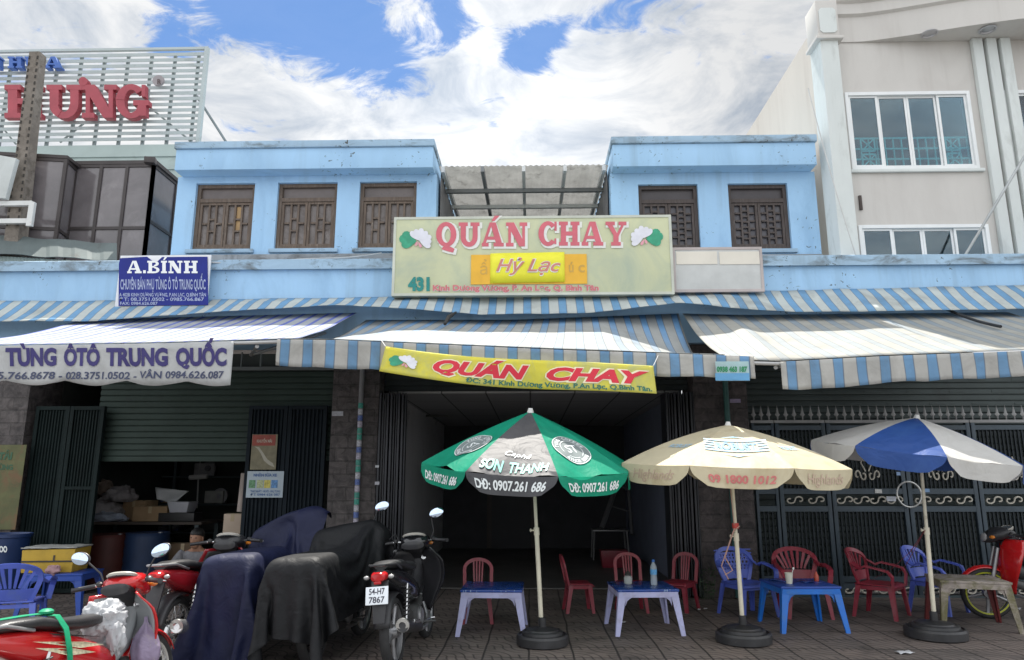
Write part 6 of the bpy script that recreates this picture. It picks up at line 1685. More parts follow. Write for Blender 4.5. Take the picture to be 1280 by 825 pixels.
tarp('navy blue nylon cover draped over a parked motorbike by the poster gate', bk5, NAVYF, 28, 38, [
    -100,-226,9,-105,-235,6,-101,-239,6,-95,-230,9,-86,-224,6,-75,-218,6,-65,-213,6,-58,-207,7,-46,-208,6,-35,-209,7,-23,-213,9,-12,-216,11,-1,-215,12,11,-213,14,22,-209,16,33,-205,18,43,-207,19,39,-217,20,29,-224,20,23,-234,21,32,-240,19,37,-231,16,45,-226,12,54,-234,12,63,-241,14,71,-241,5,59,-239,8,48,-237,6,36,-235,6,
    -112,-219,7,-108,-228,14,-99,-233,15,-91,-240,12,-80,-235,11,-70,-230,13,-60,-223,14,-53,-214,17,-47,-205,20,-36,-207,21,-25,-212,23,-14,-216,25,-3,-216,26,9,-213,28,20,-211,30,31,-206,32,42,-206,34,39,-217,34,29,-223,34,25,-234,35,35,-237,33,39,-227,29,49,-223,25,60,-228,23,68,-236,21,72,-230,13,62,-226,7,51,-223,7,39,-221,6,
    -98,-220,6,-99,-217,17,-91,-223,19,-89,-233,24,-79,-238,25,-68,-236,25,-59,-228,28,-51,-219,30,-48,-209,34,-37,-205,35,-27,-210,37,-16,-216,39,-5,-216,40,7,-212,42,18,-212,44,29,-208,46,40,-206,48,39,-216,48,30,-223,49,28,-234,49,38,-234,46,43,-224,43,54,-222,39,62,-229,36,72,-227,31,68,-220,23,62,-214,15,54,-210,8,42,-207,6,
    -84,-217,9,-86,-215,19,-90,-216,29,-88,-226,35,-78,-231,37,-69,-234,39,-58,-232,41,-51,-224,44,-46,-213,47,-39,-205,49,-28,-209,51,-18,-215,53,-7,-216,55,4,-212,56,16,-212,58,27,-209,60,38,-205,62,39,-216,63,30,-223,63,30,-233,63,40,-231,60,47,-222,56,58,-223,53,68,-226,49,69,-218,42,62,-213,33,55,-208,25,48,-202,17,45,-194,9,
    -72,-212,13,-73,-218,24,-78,-217,35,-81,-217,44,-80,-227,50,-71,-235,53,-60,-235,55,-51,-228,58,-45,-218,60,-40,-208,63,-29,-207,65,-20,-214,67,-9,-215,69,2,-211,70,14,-212,72,25,-210,74,36,-206,76,40,-215,77,30,-222,77,33,-233,77,42,-227,73,51,-223,70,62,-226,66,67,-218,60,60,-214,52,52,-209,44,47,-202,36,46,-194,28,48,-185,20,
    -60,-205,18,-62,-211,29,-65,-214,40,-70,-212,49,-72,-219,59,-71,-228,66,-63,-235,69,-52,-231,71,-45,-222,74,-41,-211,77,-31,-206,79,-22,-213,81,-11,-215,83,0,-211,84,12,-212,86,23,-211,88,34,-206,90,40,-214,91,31,-222,91,37,-231,90,45,-224,87,55,-225,83,64,-220,78,58,-214,70,50,-210,62,46,-202,54,47,-193,46,50,-185,38,52,-176,31,
    -56,-195,26,-52,-202,35,-53,-208,45,-58,-208,55,-59,-216,64,-63,-220,74,-63,-229,81,-54,-233,85,-45,-226,88,-40,-216,91,-34,-207,93,-24,-212,95,-13,-215,97,-2,-211,98,9,-213,100,21,-212,102,32,-207,104,39,-213,105,32,-223,106,40,-229,104,49,-224,100,59,-222,96,56,-215,89,49,-210,81,47,-202,73,50,-194,65,52,-185,57,54,-176,49,53,-167,41,
    -66,-201,33,-60,-198,43,-53,-198,53,-46,-203,62,-48,-210,71,-52,-216,81,-53,-222,89,-57,-228,98,-47,-228,102,-40,-219,104,-36,-209,107,-25,-211,109,-15,-215,111,-4,-211,112,7,-213,114,19,-213,116,30,-209,118,39,-213,119,33,-223,120,42,-225,117,53,-224,114,54,-216,107,47,-210,99,49,-202,91,53,-194,83,54,-185,75,55,-176,67,51,-168,60,44,-165,51,
    -77,-202,42,-70,-205,51,-63,-204,60,-56,-203,70,-50,-202,80,-45,-207,88,-44,-215,97,-49,-220,106,-51,-227,115,-41,-223,118,-36,-212,121,-27,-209,123,-17,-215,125,-6,-211,126,5,-212,128,17,-212,130,28,-210,132,38,-212,134,36,-222,134,47,-224,131,50,-217,125,47,-209,118,52,-202,109,54,-194,102,55,-185,94,53,-176,86,49,-169,78,41,-166,70,39,-159,61,
    -69,-192,47,-71,-195,58,-71,-200,69,-67,-205,78,-60,-207,88,-54,-205,97,-47,-206,107,-42,-213,115,-46,-218,125,-44,-224,132,-36,-216,135,-29,-209,137,-19,-214,139,-9,-210,140,3,-212,142,15,-210,144,26,-211,146,36,-211,148,39,-221,148,47,-218,143,49,-210,136,54,-203,128,55,-194,120,54,-185,112,49,-178,104,44,-172,96,41,-163,88,42,-156,79,44,-150,69,
    -56,-189,50,-59,-190,62,-61,-192,73,-64,-194,84,-65,-199,95,-63,-204,106,-58,-209,115,-52,-209,125,-45,-211,134,-42,-217,143,-38,-219,149,-32,-209,151,-21,-214,153,-11,-209,155,1,-211,156,12,-210,158,23,-210,160,32,-212,161,42,-216,160,46,-211,153,50,-202,145,53,-193,139,49,-186,130,46,-178,122,48,-170,113,50,-165,103,53,-162,92,54,-160,80,54,-158,69,
    -44,-183,54,-46,-185,66,-48,-188,77,-51,-190,88,-54,-191,100,-56,-194,111,-57,-199,122,-57,-204,132,-55,-211,142,-49,-214,152,-40,-212,158,-34,-210,164,-23,-209,166,-13,-209,169,-1,-209,170,10,-209,172,21,-209,174,33,-208,173,42,-206,170,51,-204,164,51,-194,156,53,-187,147,56,-182,137,58,-179,125,58,-178,114,59,-176,102,60,-174,91,62,-172,79,63,-169,68,
    -43,-170,58,-42,-173,70,-43,-176,81,-43,-180,92,-43,-183,104,-44,-187,115,-46,-191,126,-48,-195,137,-52,-199,147,-48,-203,158,-47,-207,169,-38,-207,176,-26,-205,179,-15,-204,181,-3,-202,182,9,-201,183,21,-199,184,33,-198,184,45,-196,181,51,-193,170,56,-189,160,60,-185,150,64,-182,139,67,-179,128,68,-176,116,70,-173,105,71,-170,93,73,-167,82,74,-164,70,
    -54,-172,59,-54,-173,71,-54,-174,82,-54,-176,94,-53,-177,106,-53,-179,118,-52,-181,129,-51,-183,141,-51,-186,153,-51,-191,164,-50,-194,174,-42,-195,183,-29,-192,185,-17,-191,185,-5,-189,185,7,-187,185,18,-185,185,30,-184,185,43,-182,183,50,-179,174,53,-177,162,54,-174,151,53,-172,139,55,-171,128,57,-168,116,58,-165,105,60,-162,94,62,-159,82,63,-156,71,
    -63,-184,58,-62,-185,69,-63,-185,81,-63,-186,93,-63,-186,105,-64,-185,117,-64,-184,129,-63,-183,141,-61,-182,152,-57,-180,164,-52,-180,175,-43,-180,182,-31,-178,185,-19,-176,185,-7,-175,185,4,-173,185,16,-171,185,28,-170,185,40,-168,184,49,-165,176,51,-163,165,51,-162,153,51,-160,142,50,-157,130,50,-156,118,50,-154,107,51,-151,95,51,-149,83,52,-147,72,
    -75,-181,57,-74,-179,69,-72,-177,81,-70,-176,92,-67,-174,104,-64,-173,115,-61,-172,126,-57,-171,138,-54,-170,149,-51,-169,160,-51,-167,172,-44,-166,181,-33,-164,185,-21,-162,185,-9,-161,185,2,-159,185,14,-157,185,26,-155,185,38,-154,185,47,-152,178,51,-150,167,51,-148,156,50,-146,144,50,-144,132,49,-142,121,49,-140,109,49,-138,97,49,-136,85,50,-134,74,
    -72,-168,55,-69,-166,66,-66,-165,77,-63,-164,89,-60,-162,100,-57,-161,112,-54,-160,123,-52,-158,135,-50,-156,146,-52,-155,158,-51,-153,170,-46,-152,180,-35,-150,185,-23,-148,185,-12,-147,185,0,-145,185,12,-143,185,24,-141,185,35,-139,185,46,-138,180,52,-136,170,53,-134,158,54,-132,146,55,-131,134,55,-129,123,54,-127,111,54,-125,99,52,-122,88,51,-120,76,
    -65,-155,52,-63,-154,63,-60,-152,74,-58,-151,86,-56,-149,98,-54,-147,109,-52,-146,121,-51,-144,133,-51,-142,144,-51,-141,156,-51,-139,168,-47,-137,179,-37,-136,185,-25,-134,185,-14,-132,185,-2,-131,185,10,-129,185,22,-127,185,33,-125,185,45,-123,181,51,-122,171,52,-120,160,52,-118,148,54,-116,136,55,-115,125,57,-113,113,58,-111,101,57,-109,90,54,-106,79,
    -62,-142,49,-60,-140,61,-58,-138,72,-56,-137,84,-54,-135,95,-53,-133,107,-52,-132,119,-52,-130,130,-51,-128,142,-51,-127,154,-51,-125,166,-48,-123,177,-39,-122,184,-27,-120,185,-16,-118,185,-4,-117,185,8,-115,185,20,-113,185,31,-111,185,43,-109,183,50,-108,173,51,-106,162,52,-104,150,53,-102,138,55,-101,127,56,-99,115,58,-97,104,61,-96,92,56,-92,82,
    -61,-128,47,-59,-126,58,-57,-124,70,-55,-123,82,-54,-121,93,-54,-119,105,-53,-118,117,-52,-116,128,-52,-114,140,-52,-113,152,-51,-111,164,-49,-109,175,-41,-108,183,-30,-106,185,-18,-104,185,-6,-102,185,6,-101,185,17,-99,185,29,-97,185,41,-95,183,49,-94,175,51,-92,164,52,-90,152,53,-88,141,55,-87,129,57,-85,117,61,-84,106,64,-82,95,58,-79,85,
    -61,-114,45,-58,-112,56,-56,-110,68,-54,-109,79,-54,-107,91,-53,-105,103,-53,-104,115,-52,-102,126,-51,-100,138,-51,-99,150,-51,-97,162,-50,-95,173,-43,-94,182,-32,-92,185,-20,-90,185,-8,-88,185,4,-87,185,15,-85,185,27,-83,185,39,-81,184,48,-80,177,51,-78,166,53,-76,154,56,-75,143,59,-73,132,63,-72,120,63,-72,109,66,-68,99,60,-65,89,
    -61,-99,43,-57,-98,54,-55,-96,66,-53,-95,77,-51,-93,89,-52,-92,101,-53,-90,112,-53,-88,124,-54,-87,136,-54,-85,148,-54,-83,160,-51,-81,171,-45,-79,181,-34,-78,185,-22,-76,185,-10,-74,185,1,-73,185,13,-71,185,25,-69,185,37,-67,185,47,-65,179,52,-64,168,55,-63,157,56,-61,145,56,-61,133,57,-60,121,59,-58,110,67,-55,103,61,-51,93,
    -61,-85,41,-57,-84,52,-54,-82,64,-52,-81,75,-51,-79,87,-51,-78,99,-51,-76,111,-50,-75,122,-50,-73,134,-50,-72,146,-51,-70,157,-51,-68,169,-47,-65,179,-36,-63,185,-24,-62,185,-12,-60,185,-1,-59,186,11,-57,187,23,-55,187,34,-53,185,45,-51,180,50,-50,169,50,-50,157,49,-49,145,49,-48,133,51,-47,122,61,-47,118,65,-42,109,62,-38,99,
    -62,-71,40,-61,-70,51,-56,-68,62,-53,-67,74,-51,-65,85,-50,-64,97,-49,-62,109,-49,-61,120,-50,-60,132,-52,-59,144,-52,-57,155,-51,-54,165,-48,-51,176,-38,-49,183,-26,-48,183,-14,-47,183,-2,-46,182,10,-45,181,20,-43,184,31,-40,185,38,-39,176,46,-37,167,48,-35,158,47,-35,146,46,-35,135,51,-33,124,62,-35,125,61,-31,116,63,-26,106,
    -65,-57,39,-64,-57,51,-60,-55,61,-57,-53,72,-54,-51,84,-51,-50,95,-53,-49,107,-56,-49,119,-58,-48,130,-59,-48,142,-56,-44,152,-54,-41,162,-45,-39,169,-38,-36,177,-27,-36,175,-15,-36,174,-3,-35,173,8,-34,173,17,-31,178,26,-27,182,31,-28,172,39,-25,165,46,-22,159,42,-22,147,43,-21,136,52,-22,132,62,-22,132,57,-18,122,65,-15,115,
    -67,-43,40,-65,-43,50,-66,-42,61,-61,-40,71,-57,-38,82,-58,-37,93,-61,-38,105,-64,-38,117,-66,-37,128,-65,-35,140,-60,-32,148,-52,-29,155,-47,-26,164,-39,-23,170,-27,-24,168,-16,-23,168,-4,-22,169,7,-21,168,14,-19,174,20,-14,178,23,-17,168,34,-13,168,40,-9,160,37,-9,149,43,-7,139,52,-14,143,59,-10,139,57,-6,129,68,-6,126,
    -69,-29,41,-63,-29,51,-69,-28,60,-69,-28,72,-64,-25,82,-61,-24,93,-66,-25,104,-70,-25,115,-73,-25,126,-71,-23,138,-63,-19,145,-53,-17,150,-48,-13,158,-39,-11,164,-28,-11,162,-16,-9,165,-5,-8,168,7,-6,167,14,-8,170,11,-5,177,20,-3,170,27,-1,170,31,2,161,34,4,150,43,0,151,52,-5,154,53,0,146,59,4,138,71,2,137,
    -71,-15,42,-66,-15,52,-64,-16,64,-72,-14,72,-74,-15,84,-69,-12,93,-65,-11,105,-72,-11,114,-76,-11,125,-70,-11,131,-62,-7,138,-53,-4,144,-48,-2,154,-38,1,158,-28,3,158,-18,5,164,-7,6,167,5,7,166,15,7,169,6,4,175,15,1,180,19,8,171,24,14,163,35,14,160,39,4,164,49,6,163,50,12,153,62,11,151,73,9,149,
    -74,-1,44,-69,-1,54,-64,-1,65,-65,-3,77,-72,-2,86,-78,-2,96,-74,-2,107,-68,2,115,-74,3,124,-74,3,135,-64,6,133,-60,7,144,-50,10,148,-39,14,152,-30,16,157,-19,18,159,-9,20,164,0,18,168,10,20,173,12,15,182,16,11,187,19,18,179,25,25,172,33,19,173,39,11,176,44,17,169,53,20,164,64,17,163,76,15,162,
    -77,13,46,-74,12,57,-69,12,68,-66,11,79,-65,9,91,-72,10,100,-79,10,110,-76,11,120,-69,14,128,-76,14,136,-72,11,145,-65,21,145,-55,22,151,-45,26,155,-34,28,161,-25,29,166,-16,29,169,-5,30,174,6,31,179,12,27,188,16,21,197,19,29,189,27,33,184,29,22,186,39,21,187,44,27,179,55,24,178,67,22,176,79,20,175,
    -81,27,48,-78,25,59,-75,25,70,-70,24,82,-67,23,93,-66,21,105,-70,20,115,-77,21,125,-80,20,135,-72,23,144,-78,20,153,-70,22,158,-62,31,159,-52,33,165,-42,34,171,-32,36,174,-22,36,179,-11,38,184,0,39,189,10,39,195,12,33,203,18,39,199,27,37,197,29,26,200,36,31,196,47,32,192,58,29,191,69,27,190,81,26,188,
    -84,40,50,-81,39,61,-79,38,73,-76,37,84,-73,36,96,-70,35,107,-68,33,119,-69,31,130,-74,31,141,-81,31,150,-76,31,160,-77,27,169,-69,35,171,-59,37,176,-49,40,181,-39,38,186,-28,40,191,-17,42,196,-7,44,201,4,45,206,10,43,212,19,47,210,26,40,211,30,31,213,38,38,208,49,34,206,60,34,204,72,31,203,83,31,201,
    -88,54,52,-85,52,64,-83,51,75,-80,50,87,-78,48,98,-76,47,110,-73,46,122,-71,45,133,-70,42,145,-72,40,156,-78,41,166,-79,38,176,-75,38,183,-66,43,187,-55,42,193,-45,41,199,-34,43,204,-24,46,208,-13,50,212,-3,53,217,6,52,223,17,51,223,22,41,224,32,38,225,40,42,221,51,37,220,63,38,218,74,35,216,85,38,213,
    -94,66,55,-92,65,67,-90,63,78,-87,62,90,-85,61,101,-83,59,113,-80,58,124,-78,56,136,-76,55,148,-74,53,159,-73,51,171,-74,48,182,-80,46,193,-72,47,199,-62,45,205,-51,46,210,-40,47,215,-30,49,219,-19,51,224,-8,52,229,3,52,233,13,47,235,23,47,237,32,42,237,42,42,235,53,42,233,65,41,231,76,41,229,88,43,226,
    -99,79,58,-98,77,69,-96,75,81,-95,74,93,-93,72,104,-91,70,116,-89,68,128,-87,67,139,-85,65,151,-83,64,162,-80,63,174,-78,61,185,-79,58,197,-76,56,208,-67,54,216,-56,53,221,-46,53,227,-35,52,232,-24,51,237,-13,51,241,-2,50,244,10,50,247,22,51,248,32,50,248,44,48,248,55,47,246,66,48,243,77,51,238,88,52,237,
    -89,90,59,-89,88,70,-89,87,82,-88,85,94,-88,84,106,-88,82,118,-87,81,129,-86,79,141,-85,77,153,-85,76,164,-84,75,176,-81,73,188,-79,72,199,-76,70,211,-66,68,217,-55,66,220,-44,66,225,-34,66,230,-23,65,235,-12,64,240,-1,64,245,10,63,249,22,62,251,33,61,254,45,60,256,57,58,255,69,58,253,80,58,249,83,63,240,
    -80,100,60,-78,97,71,-78,95,83,-77,94,95,-77,93,107,-77,92,118,-78,91,130,-78,90,142,-79,90,154,-80,89,166,-79,88,177,-78,86,189,-78,85,201,-75,84,212,-64,82,218,-52,80,219,-41,78,220,-29,76,222,-18,74,226,-7,74,231,3,74,237,14,75,242,24,75,249,35,75,254,46,74,257,58,73,257,70,72,253,79,70,247,90,69,243,
    -73,112,62,-69,108,72,-68,105,84,-68,105,96,-69,104,108,-70,104,119,-70,103,131,-71,102,143,-71,102,155,-72,101,167,-73,100,179,-75,100,190,-78,100,202,-71,96,207,-60,95,212,-49,93,214,-37,91,217,-26,89,218,-14,86,219,-3,86,224,7,86,230,17,87,236,27,87,241,38,87,247,49,85,251,60,86,254,68,84,247,78,82,241,87,79,233,
    -67,125,66,-60,119,74,-57,115,85,-58,114,97,-59,114,109,-61,115,120,-63,115,132,-65,115,144,-68,115,156,-70,115,167,-73,115,179,-75,114,191,-74,113,202,-65,106,200,-57,99,199,-45,100,203,-34,100,206,-22,99,209,-11,99,213,0,98,217,11,97,221,22,96,226,33,94,231,43,92,235,54,94,240,59,97,246,70,96,242,75,94,233,84,91,226])
tarp('charcoal nylon cover draped over a parked motorbike left of the black one', bk6, CHARF, 28, 38, [
    -47,-210,6,-50,-218,14,-57,-223,22,-63,-229,30,-61,-237,38,-52,-231,42,-48,-221,46,-39,-215,51,-38,-206,55,-47,-201,60,-45,-193,63,-37,-200,62,-31,-210,61,-26,-220,60,-15,-218,59,-6,-212,57,4,-216,57,10,-226,56,21,-225,54,26,-215,51,32,-205,48,42,-205,45,43,-215,42,40,-225,38,43,-235,34,52,-239,28,60,-234,21,62,-226,13,63,-217,6,
    -48,-201,16,-47,-209,24,-50,-217,32,-58,-221,40,-62,-228,48,-57,-232,55,-51,-224,59,-45,-216,63,-36,-212,68,-42,-204,73,-46,-196,77,-36,-200,76,-31,-210,75,-25,-220,74,-14,-216,73,-4,-211,71,5,-216,70,12,-225,70,22,-221,67,27,-211,64,35,-203,62,44,-209,58,41,-219,55,41,-230,51,49,-236,46,57,-232,39,61,-224,31,59,-216,23,55,-210,15,
    -58,-198,25,-51,-201,34,-48,-208,42,-51,-215,50,-59,-218,58,-59,-226,65,-53,-229,72,-50,-218,75,-41,-215,80,-37,-207,85,-45,-201,90,-36,-202,89,-30,-211,89,-23,-220,88,-14,-214,86,-3,-211,85,7,-216,84,14,-224,83,23,-218,81,29,-208,78,39,-204,75,43,-213,71,40,-224,68,46,-232,63,55,-230,57,59,-223,49,58,-215,41,53,-209,33,48,-203,24,
    -68,-198,34,-61,-200,43,-54,-201,52,-49,-206,60,-52,-214,68,-60,-217,76,-57,-225,83,-51,-222,88,-47,-213,92,-37,-213,97,-41,-206,102,-34,-202,103,-30,-212,102,-22,-219,101,-13,-212,100,-2,-211,99,8,-216,98,17,-222,97,24,-214,94,31,-206,91,41,-207,88,41,-217,84,43,-227,80,53,-229,75,57,-222,67,56,-214,59,51,-208,50,46,-202,42,43,-194,34,
    -73,-190,42,-71,-196,51,-65,-200,60,-57,-201,69,-51,-205,78,-53,-212,86,-60,-217,94,-54,-223,101,-50,-217,105,-43,-212,109,-36,-209,115,-34,-202,117,-30,-213,116,-21,-218,115,-12,-211,114,0,-211,112,9,-216,112,19,-220,110,25,-211,107,34,-205,105,42,-211,101,41,-222,97,50,-226,92,56,-220,85,54,-212,77,49,-207,68,44,-200,60,43,-192,52,48,-186,43,
    -61,-185,47,-64,-187,58,-67,-191,68,-67,-197,78,-62,-202,87,-55,-205,96,-53,-211,104,-59,-217,112,-50,-220,118,-48,-210,122,-39,-214,127,-35,-204,131,-28,-212,130,-20,-216,129,-10,-211,127,1,-211,126,10,-216,125,20,-217,124,27,-208,121,38,-206,118,41,-215,114,46,-223,110,54,-219,103,52,-211,95,46,-206,86,43,-198,78,46,-191,69,52,-189,60,57,-192,50,
    -48,-186,51,-51,-188,61,-54,-190,72,-58,-191,83,-61,-193,94,-62,-199,104,-59,-205,113,-54,-210,122,-57,-218,130,-47,-214,135,-41,-208,138,-35,-212,142,-29,-213,143,-19,-213,142,-9,-213,141,2,-210,140,11,-216,139,22,-214,137,30,-206,134,40,-209,131,43,-219,127,52,-218,121,49,-210,113,44,-204,104,44,-197,96,50,-192,87,56,-194,77,60,-198,67,63,-203,57,
    -39,-178,56,-42,-182,66,-42,-187,77,-45,-191,88,-48,-193,98,-51,-195,109,-55,-197,120,-58,-201,130,-58,-208,140,-53,-215,147,-45,-207,151,-37,-213,155,-27,-209,156,-19,-211,156,-7,-212,155,3,-209,153,13,-215,153,22,-209,150,33,-208,147,40,-213,144,49,-216,139,47,-209,131,44,-202,122,48,-196,113,55,-196,104,59,-200,94,61,-205,84,65,-209,74,70,-212,64,
    -46,-170,60,-44,-172,71,-42,-175,82,-41,-179,93,-41,-184,104,-42,-189,114,-43,-193,125,-45,-198,135,-48,-203,145,-50,-207,156,-48,-209,165,-40,-209,168,-29,-209,169,-18,-211,169,-7,-211,168,4,-210,167,15,-212,166,25,-210,163,36,-208,161,45,-214,157,45,-207,149,46,-201,140,53,-199,131,57,-202,121,61,-206,111,67,-208,100,72,-208,90,77,-207,80,81,-206,69,
    -59,-173,62,-57,-174,73,-55,-176,84,-54,-176,96,-52,-177,107,-50,-179,118,-48,-182,130,-48,-186,140,-51,-191,151,-51,-195,161,-49,-199,172,-41,-202,181,-29,-203,181,-17,-203,181,-6,-204,180,6,-205,180,17,-206,178,28,-207,177,40,-208,174,46,-204,165,51,-204,157,57,-205,147,63,-203,137,67,-201,126,70,-200,115,73,-198,104,75,-196,93,77,-195,82,79,-193,70,
    -70,-167,64,-69,-169,76,-67,-171,87,-66,-173,98,-64,-174,110,-63,-176,121,-61,-178,132,-59,-180,144,-57,-182,155,-54,-184,166,-49,-186,176,-40,-188,184,-28,-189,185,-16,-190,185,-4,-192,185,7,-193,185,19,-194,185,31,-196,185,44,-197,182,50,-196,172,54,-194,161,55,-194,149,57,-193,138,59,-192,126,60,-191,115,62,-191,104,63,-190,92,64,-189,81,66,-189,69,
    -70,-153,66,-69,-155,78,-68,-157,89,-66,-159,100,-63,-161,112,-60,-163,123,-58,-165,134,-55,-167,145,-52,-169,156,-51,-171,167,-47,-172,178,-38,-174,184,-26,-175,185,-15,-177,185,-3,-178,185,9,-179,185,20,-180,185,32,-182,185,43,-182,182,50,-182,173,51,-182,161,51,-181,149,51,-181,138,51,-181,126,52,-180,115,53,-180,103,55,-179,92,56,-179,80,57,-179,69,
    -70,-140,69,-69,-142,80,-65,-144,91,-62,-146,102,-59,-148,113,-56,-150,124,-53,-152,135,-52,-154,146,-51,-155,158,-51,-157,169,-46,-159,180,-36,-160,185,-24,-162,185,-13,-163,185,-1,-164,185,10,-165,185,22,-167,185,33,-168,185,44,-169,181,50,-169,172,53,-168,161,51,-168,150,50,-167,138,50,-167,126,51,-167,115,52,-166,103,53,-166,92,54,-165,80,56,-165,69,
    -70,-126,71,-66,-128,82,-63,-130,93,-59,-132,103,-56,-134,114,-53,-136,125,-51,-138,137,-51,-140,148,-51,-142,160,-51,-143,171,-45,-145,181,-34,-146,185,-23,-148,185,-11,-149,185,0,-150,185,12,-152,185,23,-153,185,35,-154,185,45,-155,181,51,-156,170,51,-155,160,55,-154,149,55,-154,138,52,-153,127,50,-153,115,51,-152,104,52,-152,92,53,-152,81,54,-151,69,
    -70,-113,74,-65,-115,84,-61,-117,95,-57,-119,105,-54,-121,116,-51,-123,127,-50,-125,139,-53,-127,150,-52,-128,161,-50,-130,172,-44,-131,182,-33,-133,185,-21,-134,185,-10,-135,185,2,-137,185,13,-138,185,25,-139,185,36,-140,185,46,-141,180,51,-142,169,54,-142,159,52,-141,149,54,-141,137,57,-141,126,55,-140,115,52,-139,104,51,-138,93,53,-138,81,55,-138,70,
    -70,-99,77,-64,-101,86,-59,-103,97,-55,-105,107,-51,-108,118,-52,-110,129,-55,-112,140,-53,-113,151,-51,-115,163,-50,-116,174,-43,-118,183,-31,-119,185,-20,-120,185,-8,-122,185,3,-123,185,15,-124,185,26,-125,185,38,-127,185,47,-128,179,51,-128,168,52,-129,157,57,-129,147,52,-127,137,55,-127,126,59,-127,115,56,-126,104,52,-125,93,53,-124,81,55,-124,70,
    -71,-86,80,-64,-88,89,-59,-90,99,-53,-92,109,-53,-94,120,-56,-97,130,-54,-98,141,-52,-100,153,-51,-101,164,-49,-102,175,-41,-104,183,-30,-105,185,-18,-107,185,-7,-108,185,5,-109,185,16,-111,185,28,-112,185,39,-113,184,48,-114,177,53,-115,167,51,-115,156,56,-115,146,58,-115,135,53,-114,125,57,-113,114,61,-113,104,57,-111,93,53,-110,82,56,-110,71,
    -71,-72,83,-64,-74,92,-57,-76,101,-51,-78,111,-54,-81,121,-57,-83,132,-54,-84,143,-52,-86,154,-51,-87,166,-49,-89,177,-40,-90,184,-28,-91,185,-17,-93,185,-5,-94,185,6,-96,185,18,-97,185,29,-98,185,41,-99,184,49,-100,177,55,-101,166,51,-101,155,55,-101,145,61,-101,135,56,-100,125,54,-100,114,60,-99,104,60,-98,93,55,-97,83,57,-96,72,
    -73,-59,87,-65,-61,96,-58,-63,105,-51,-65,114,-55,-67,123,-59,-70,134,-54,-71,145,-54,-72,156,-52,-74,168,-48,-75,178,-38,-76,184,-27,-78,185,-15,-79,185,-4,-80,185,8,-82,185,19,-83,185,31,-84,185,42,-85,183,49,-87,175,56,-88,166,51,-88,155,54,-88,145,62,-88,136,58,-87,125,54,-86,114,58,-85,104,63,-85,93,58,-83,83,59,-82,73,
    -74,-46,92,-67,-48,100,-59,-50,108,-52,-51,117,-56,-54,126,-59,-56,137,-56,-57,147,-52,-60,157,-51,-60,169,-47,-61,179,-37,-62,184,-25,-64,185,-14,-65,185,-2,-67,185,9,-68,185,21,-69,185,32,-71,185,44,-72,183,52,-73,175,57,-74,165,51,-74,155,54,-74,144,62,-74,137,59,-73,126,54,-72,115,58,-72,105,64,-71,95,59,-70,84,60,-69,74,
    -76,-33,97,-70,-36,105,-61,-37,113,-53,-38,121,-54,-41,131,-57,-44,139,-50,-45,147,-52,-46,158,-51,-47,169,-44,-48,179,-35,-49,184,-23,-50,184,-12,-52,184,0,-53,185,11,-54,185,23,-56,185,34,-57,185,44,-59,181,53,-59,174,57,-60,164,51,-60,155,54,-60,145,63,-60,138,58,-59,127,54,-58,116,60,-58,106,65,-57,96,59,-56,87,62,-55,76,
    -77,-21,103,-74,-25,113,-65,-25,119,-56,-26,126,-53,-29,136,-60,-32,144,-50,-32,149,-54,-33,159,-46,-35,166,-41,-34,176,-32,-35,182,-21,-38,179,-10,-40,178,1,-41,179,13,-42,181,24,-43,180,35,-44,180,46,-47,178,54,-46,173,57,-46,164,49,-47,156,56,-46,147,63,-46,139,56,-46,129,56,-45,118,64,-45,109,64,-44,99,59,-42,88,64,-42,78,
    -77,-8,109,-78,-13,119,-69,-14,126,-60,-14,132,-53,-16,141,-62,-19,148,-53,-19,152,-53,-19,161,-45,-21,166,-38,-21,174,-29,-22,180,-19,-24,177,-8,-26,178,3,-28,175,15,-29,176,25,-30,176,37,-32,174,48,-34,173,57,-33,176,55,-33,165,49,-33,157,58,-33,150,61,-33,140,54,-32,131,60,-32,121,66,-32,112,61,-31,102,61,-29,91,67,-28,81,
    -77,4,115,-79,-1,125,-75,-4,134,-64,-3,140,-55,-3,146,-60,-7,155,-55,-10,160,-49,-7,162,-44,-8,170,-34,-8,171,-27,-8,178,-16,-11,179,-5,-13,176,5,-15,179,16,-15,176,27,-16,175,39,-18,175,46,-24,182,53,-21,176,50,-21,170,52,-20,160,61,-21,154,57,-20,144,57,-19,133,65,-20,126,64,-19,115,60,-17,105,66,-17,95,71,-15,84,
    -77,17,121,-79,12,131,-79,7,141,-70,6,148,-60,8,153,-58,5,162,-56,-1,170,-51,7,163,-44,5,173,-33,6,170,-24,5,175,-14,3,180,-3,1,178,8,-2,180,19,-4,183,29,-4,179,40,-7,182,47,-12,189,54,-9,182,48,-8,173,57,-9,167,59,-7,156,55,-7,147,63,-9,139,65,-7,129,61,-6,119,66,-5,109,72,-5,99,73,-2,88,
    -77,29,127,-78,24,137,-80,19,148,-76,15,157,-66,16,162,-56,17,168,-57,11,178,-51,15,174,-44,19,175,-33,19,173,-21,18,174,-11,16,180,0,14,180,10,11,184,21,9,188,31,8,186,40,4,191,48,0,196,51,3,187,51,5,178,60,4,171,54,5,161,61,3,153,66,4,144,61,5,133,67,5,123,73,5,114,75,8,103,74,11,92,
    -77,41,133,-77,36,144,-78,31,154,-79,26,164,-71,24,172,-61,26,177,-57,23,185,-50,24,185,-44,30,180,-32,31,180,-21,30,181,-9,29,182,2,27,185,12,24,189,22,22,192,33,20,193,39,15,200,48,12,202,48,16,192,57,14,185,54,16,175,59,15,166,65,14,159,62,16,148,69,15,138,75,15,129,77,18,118,76,21,107,76,24,95,
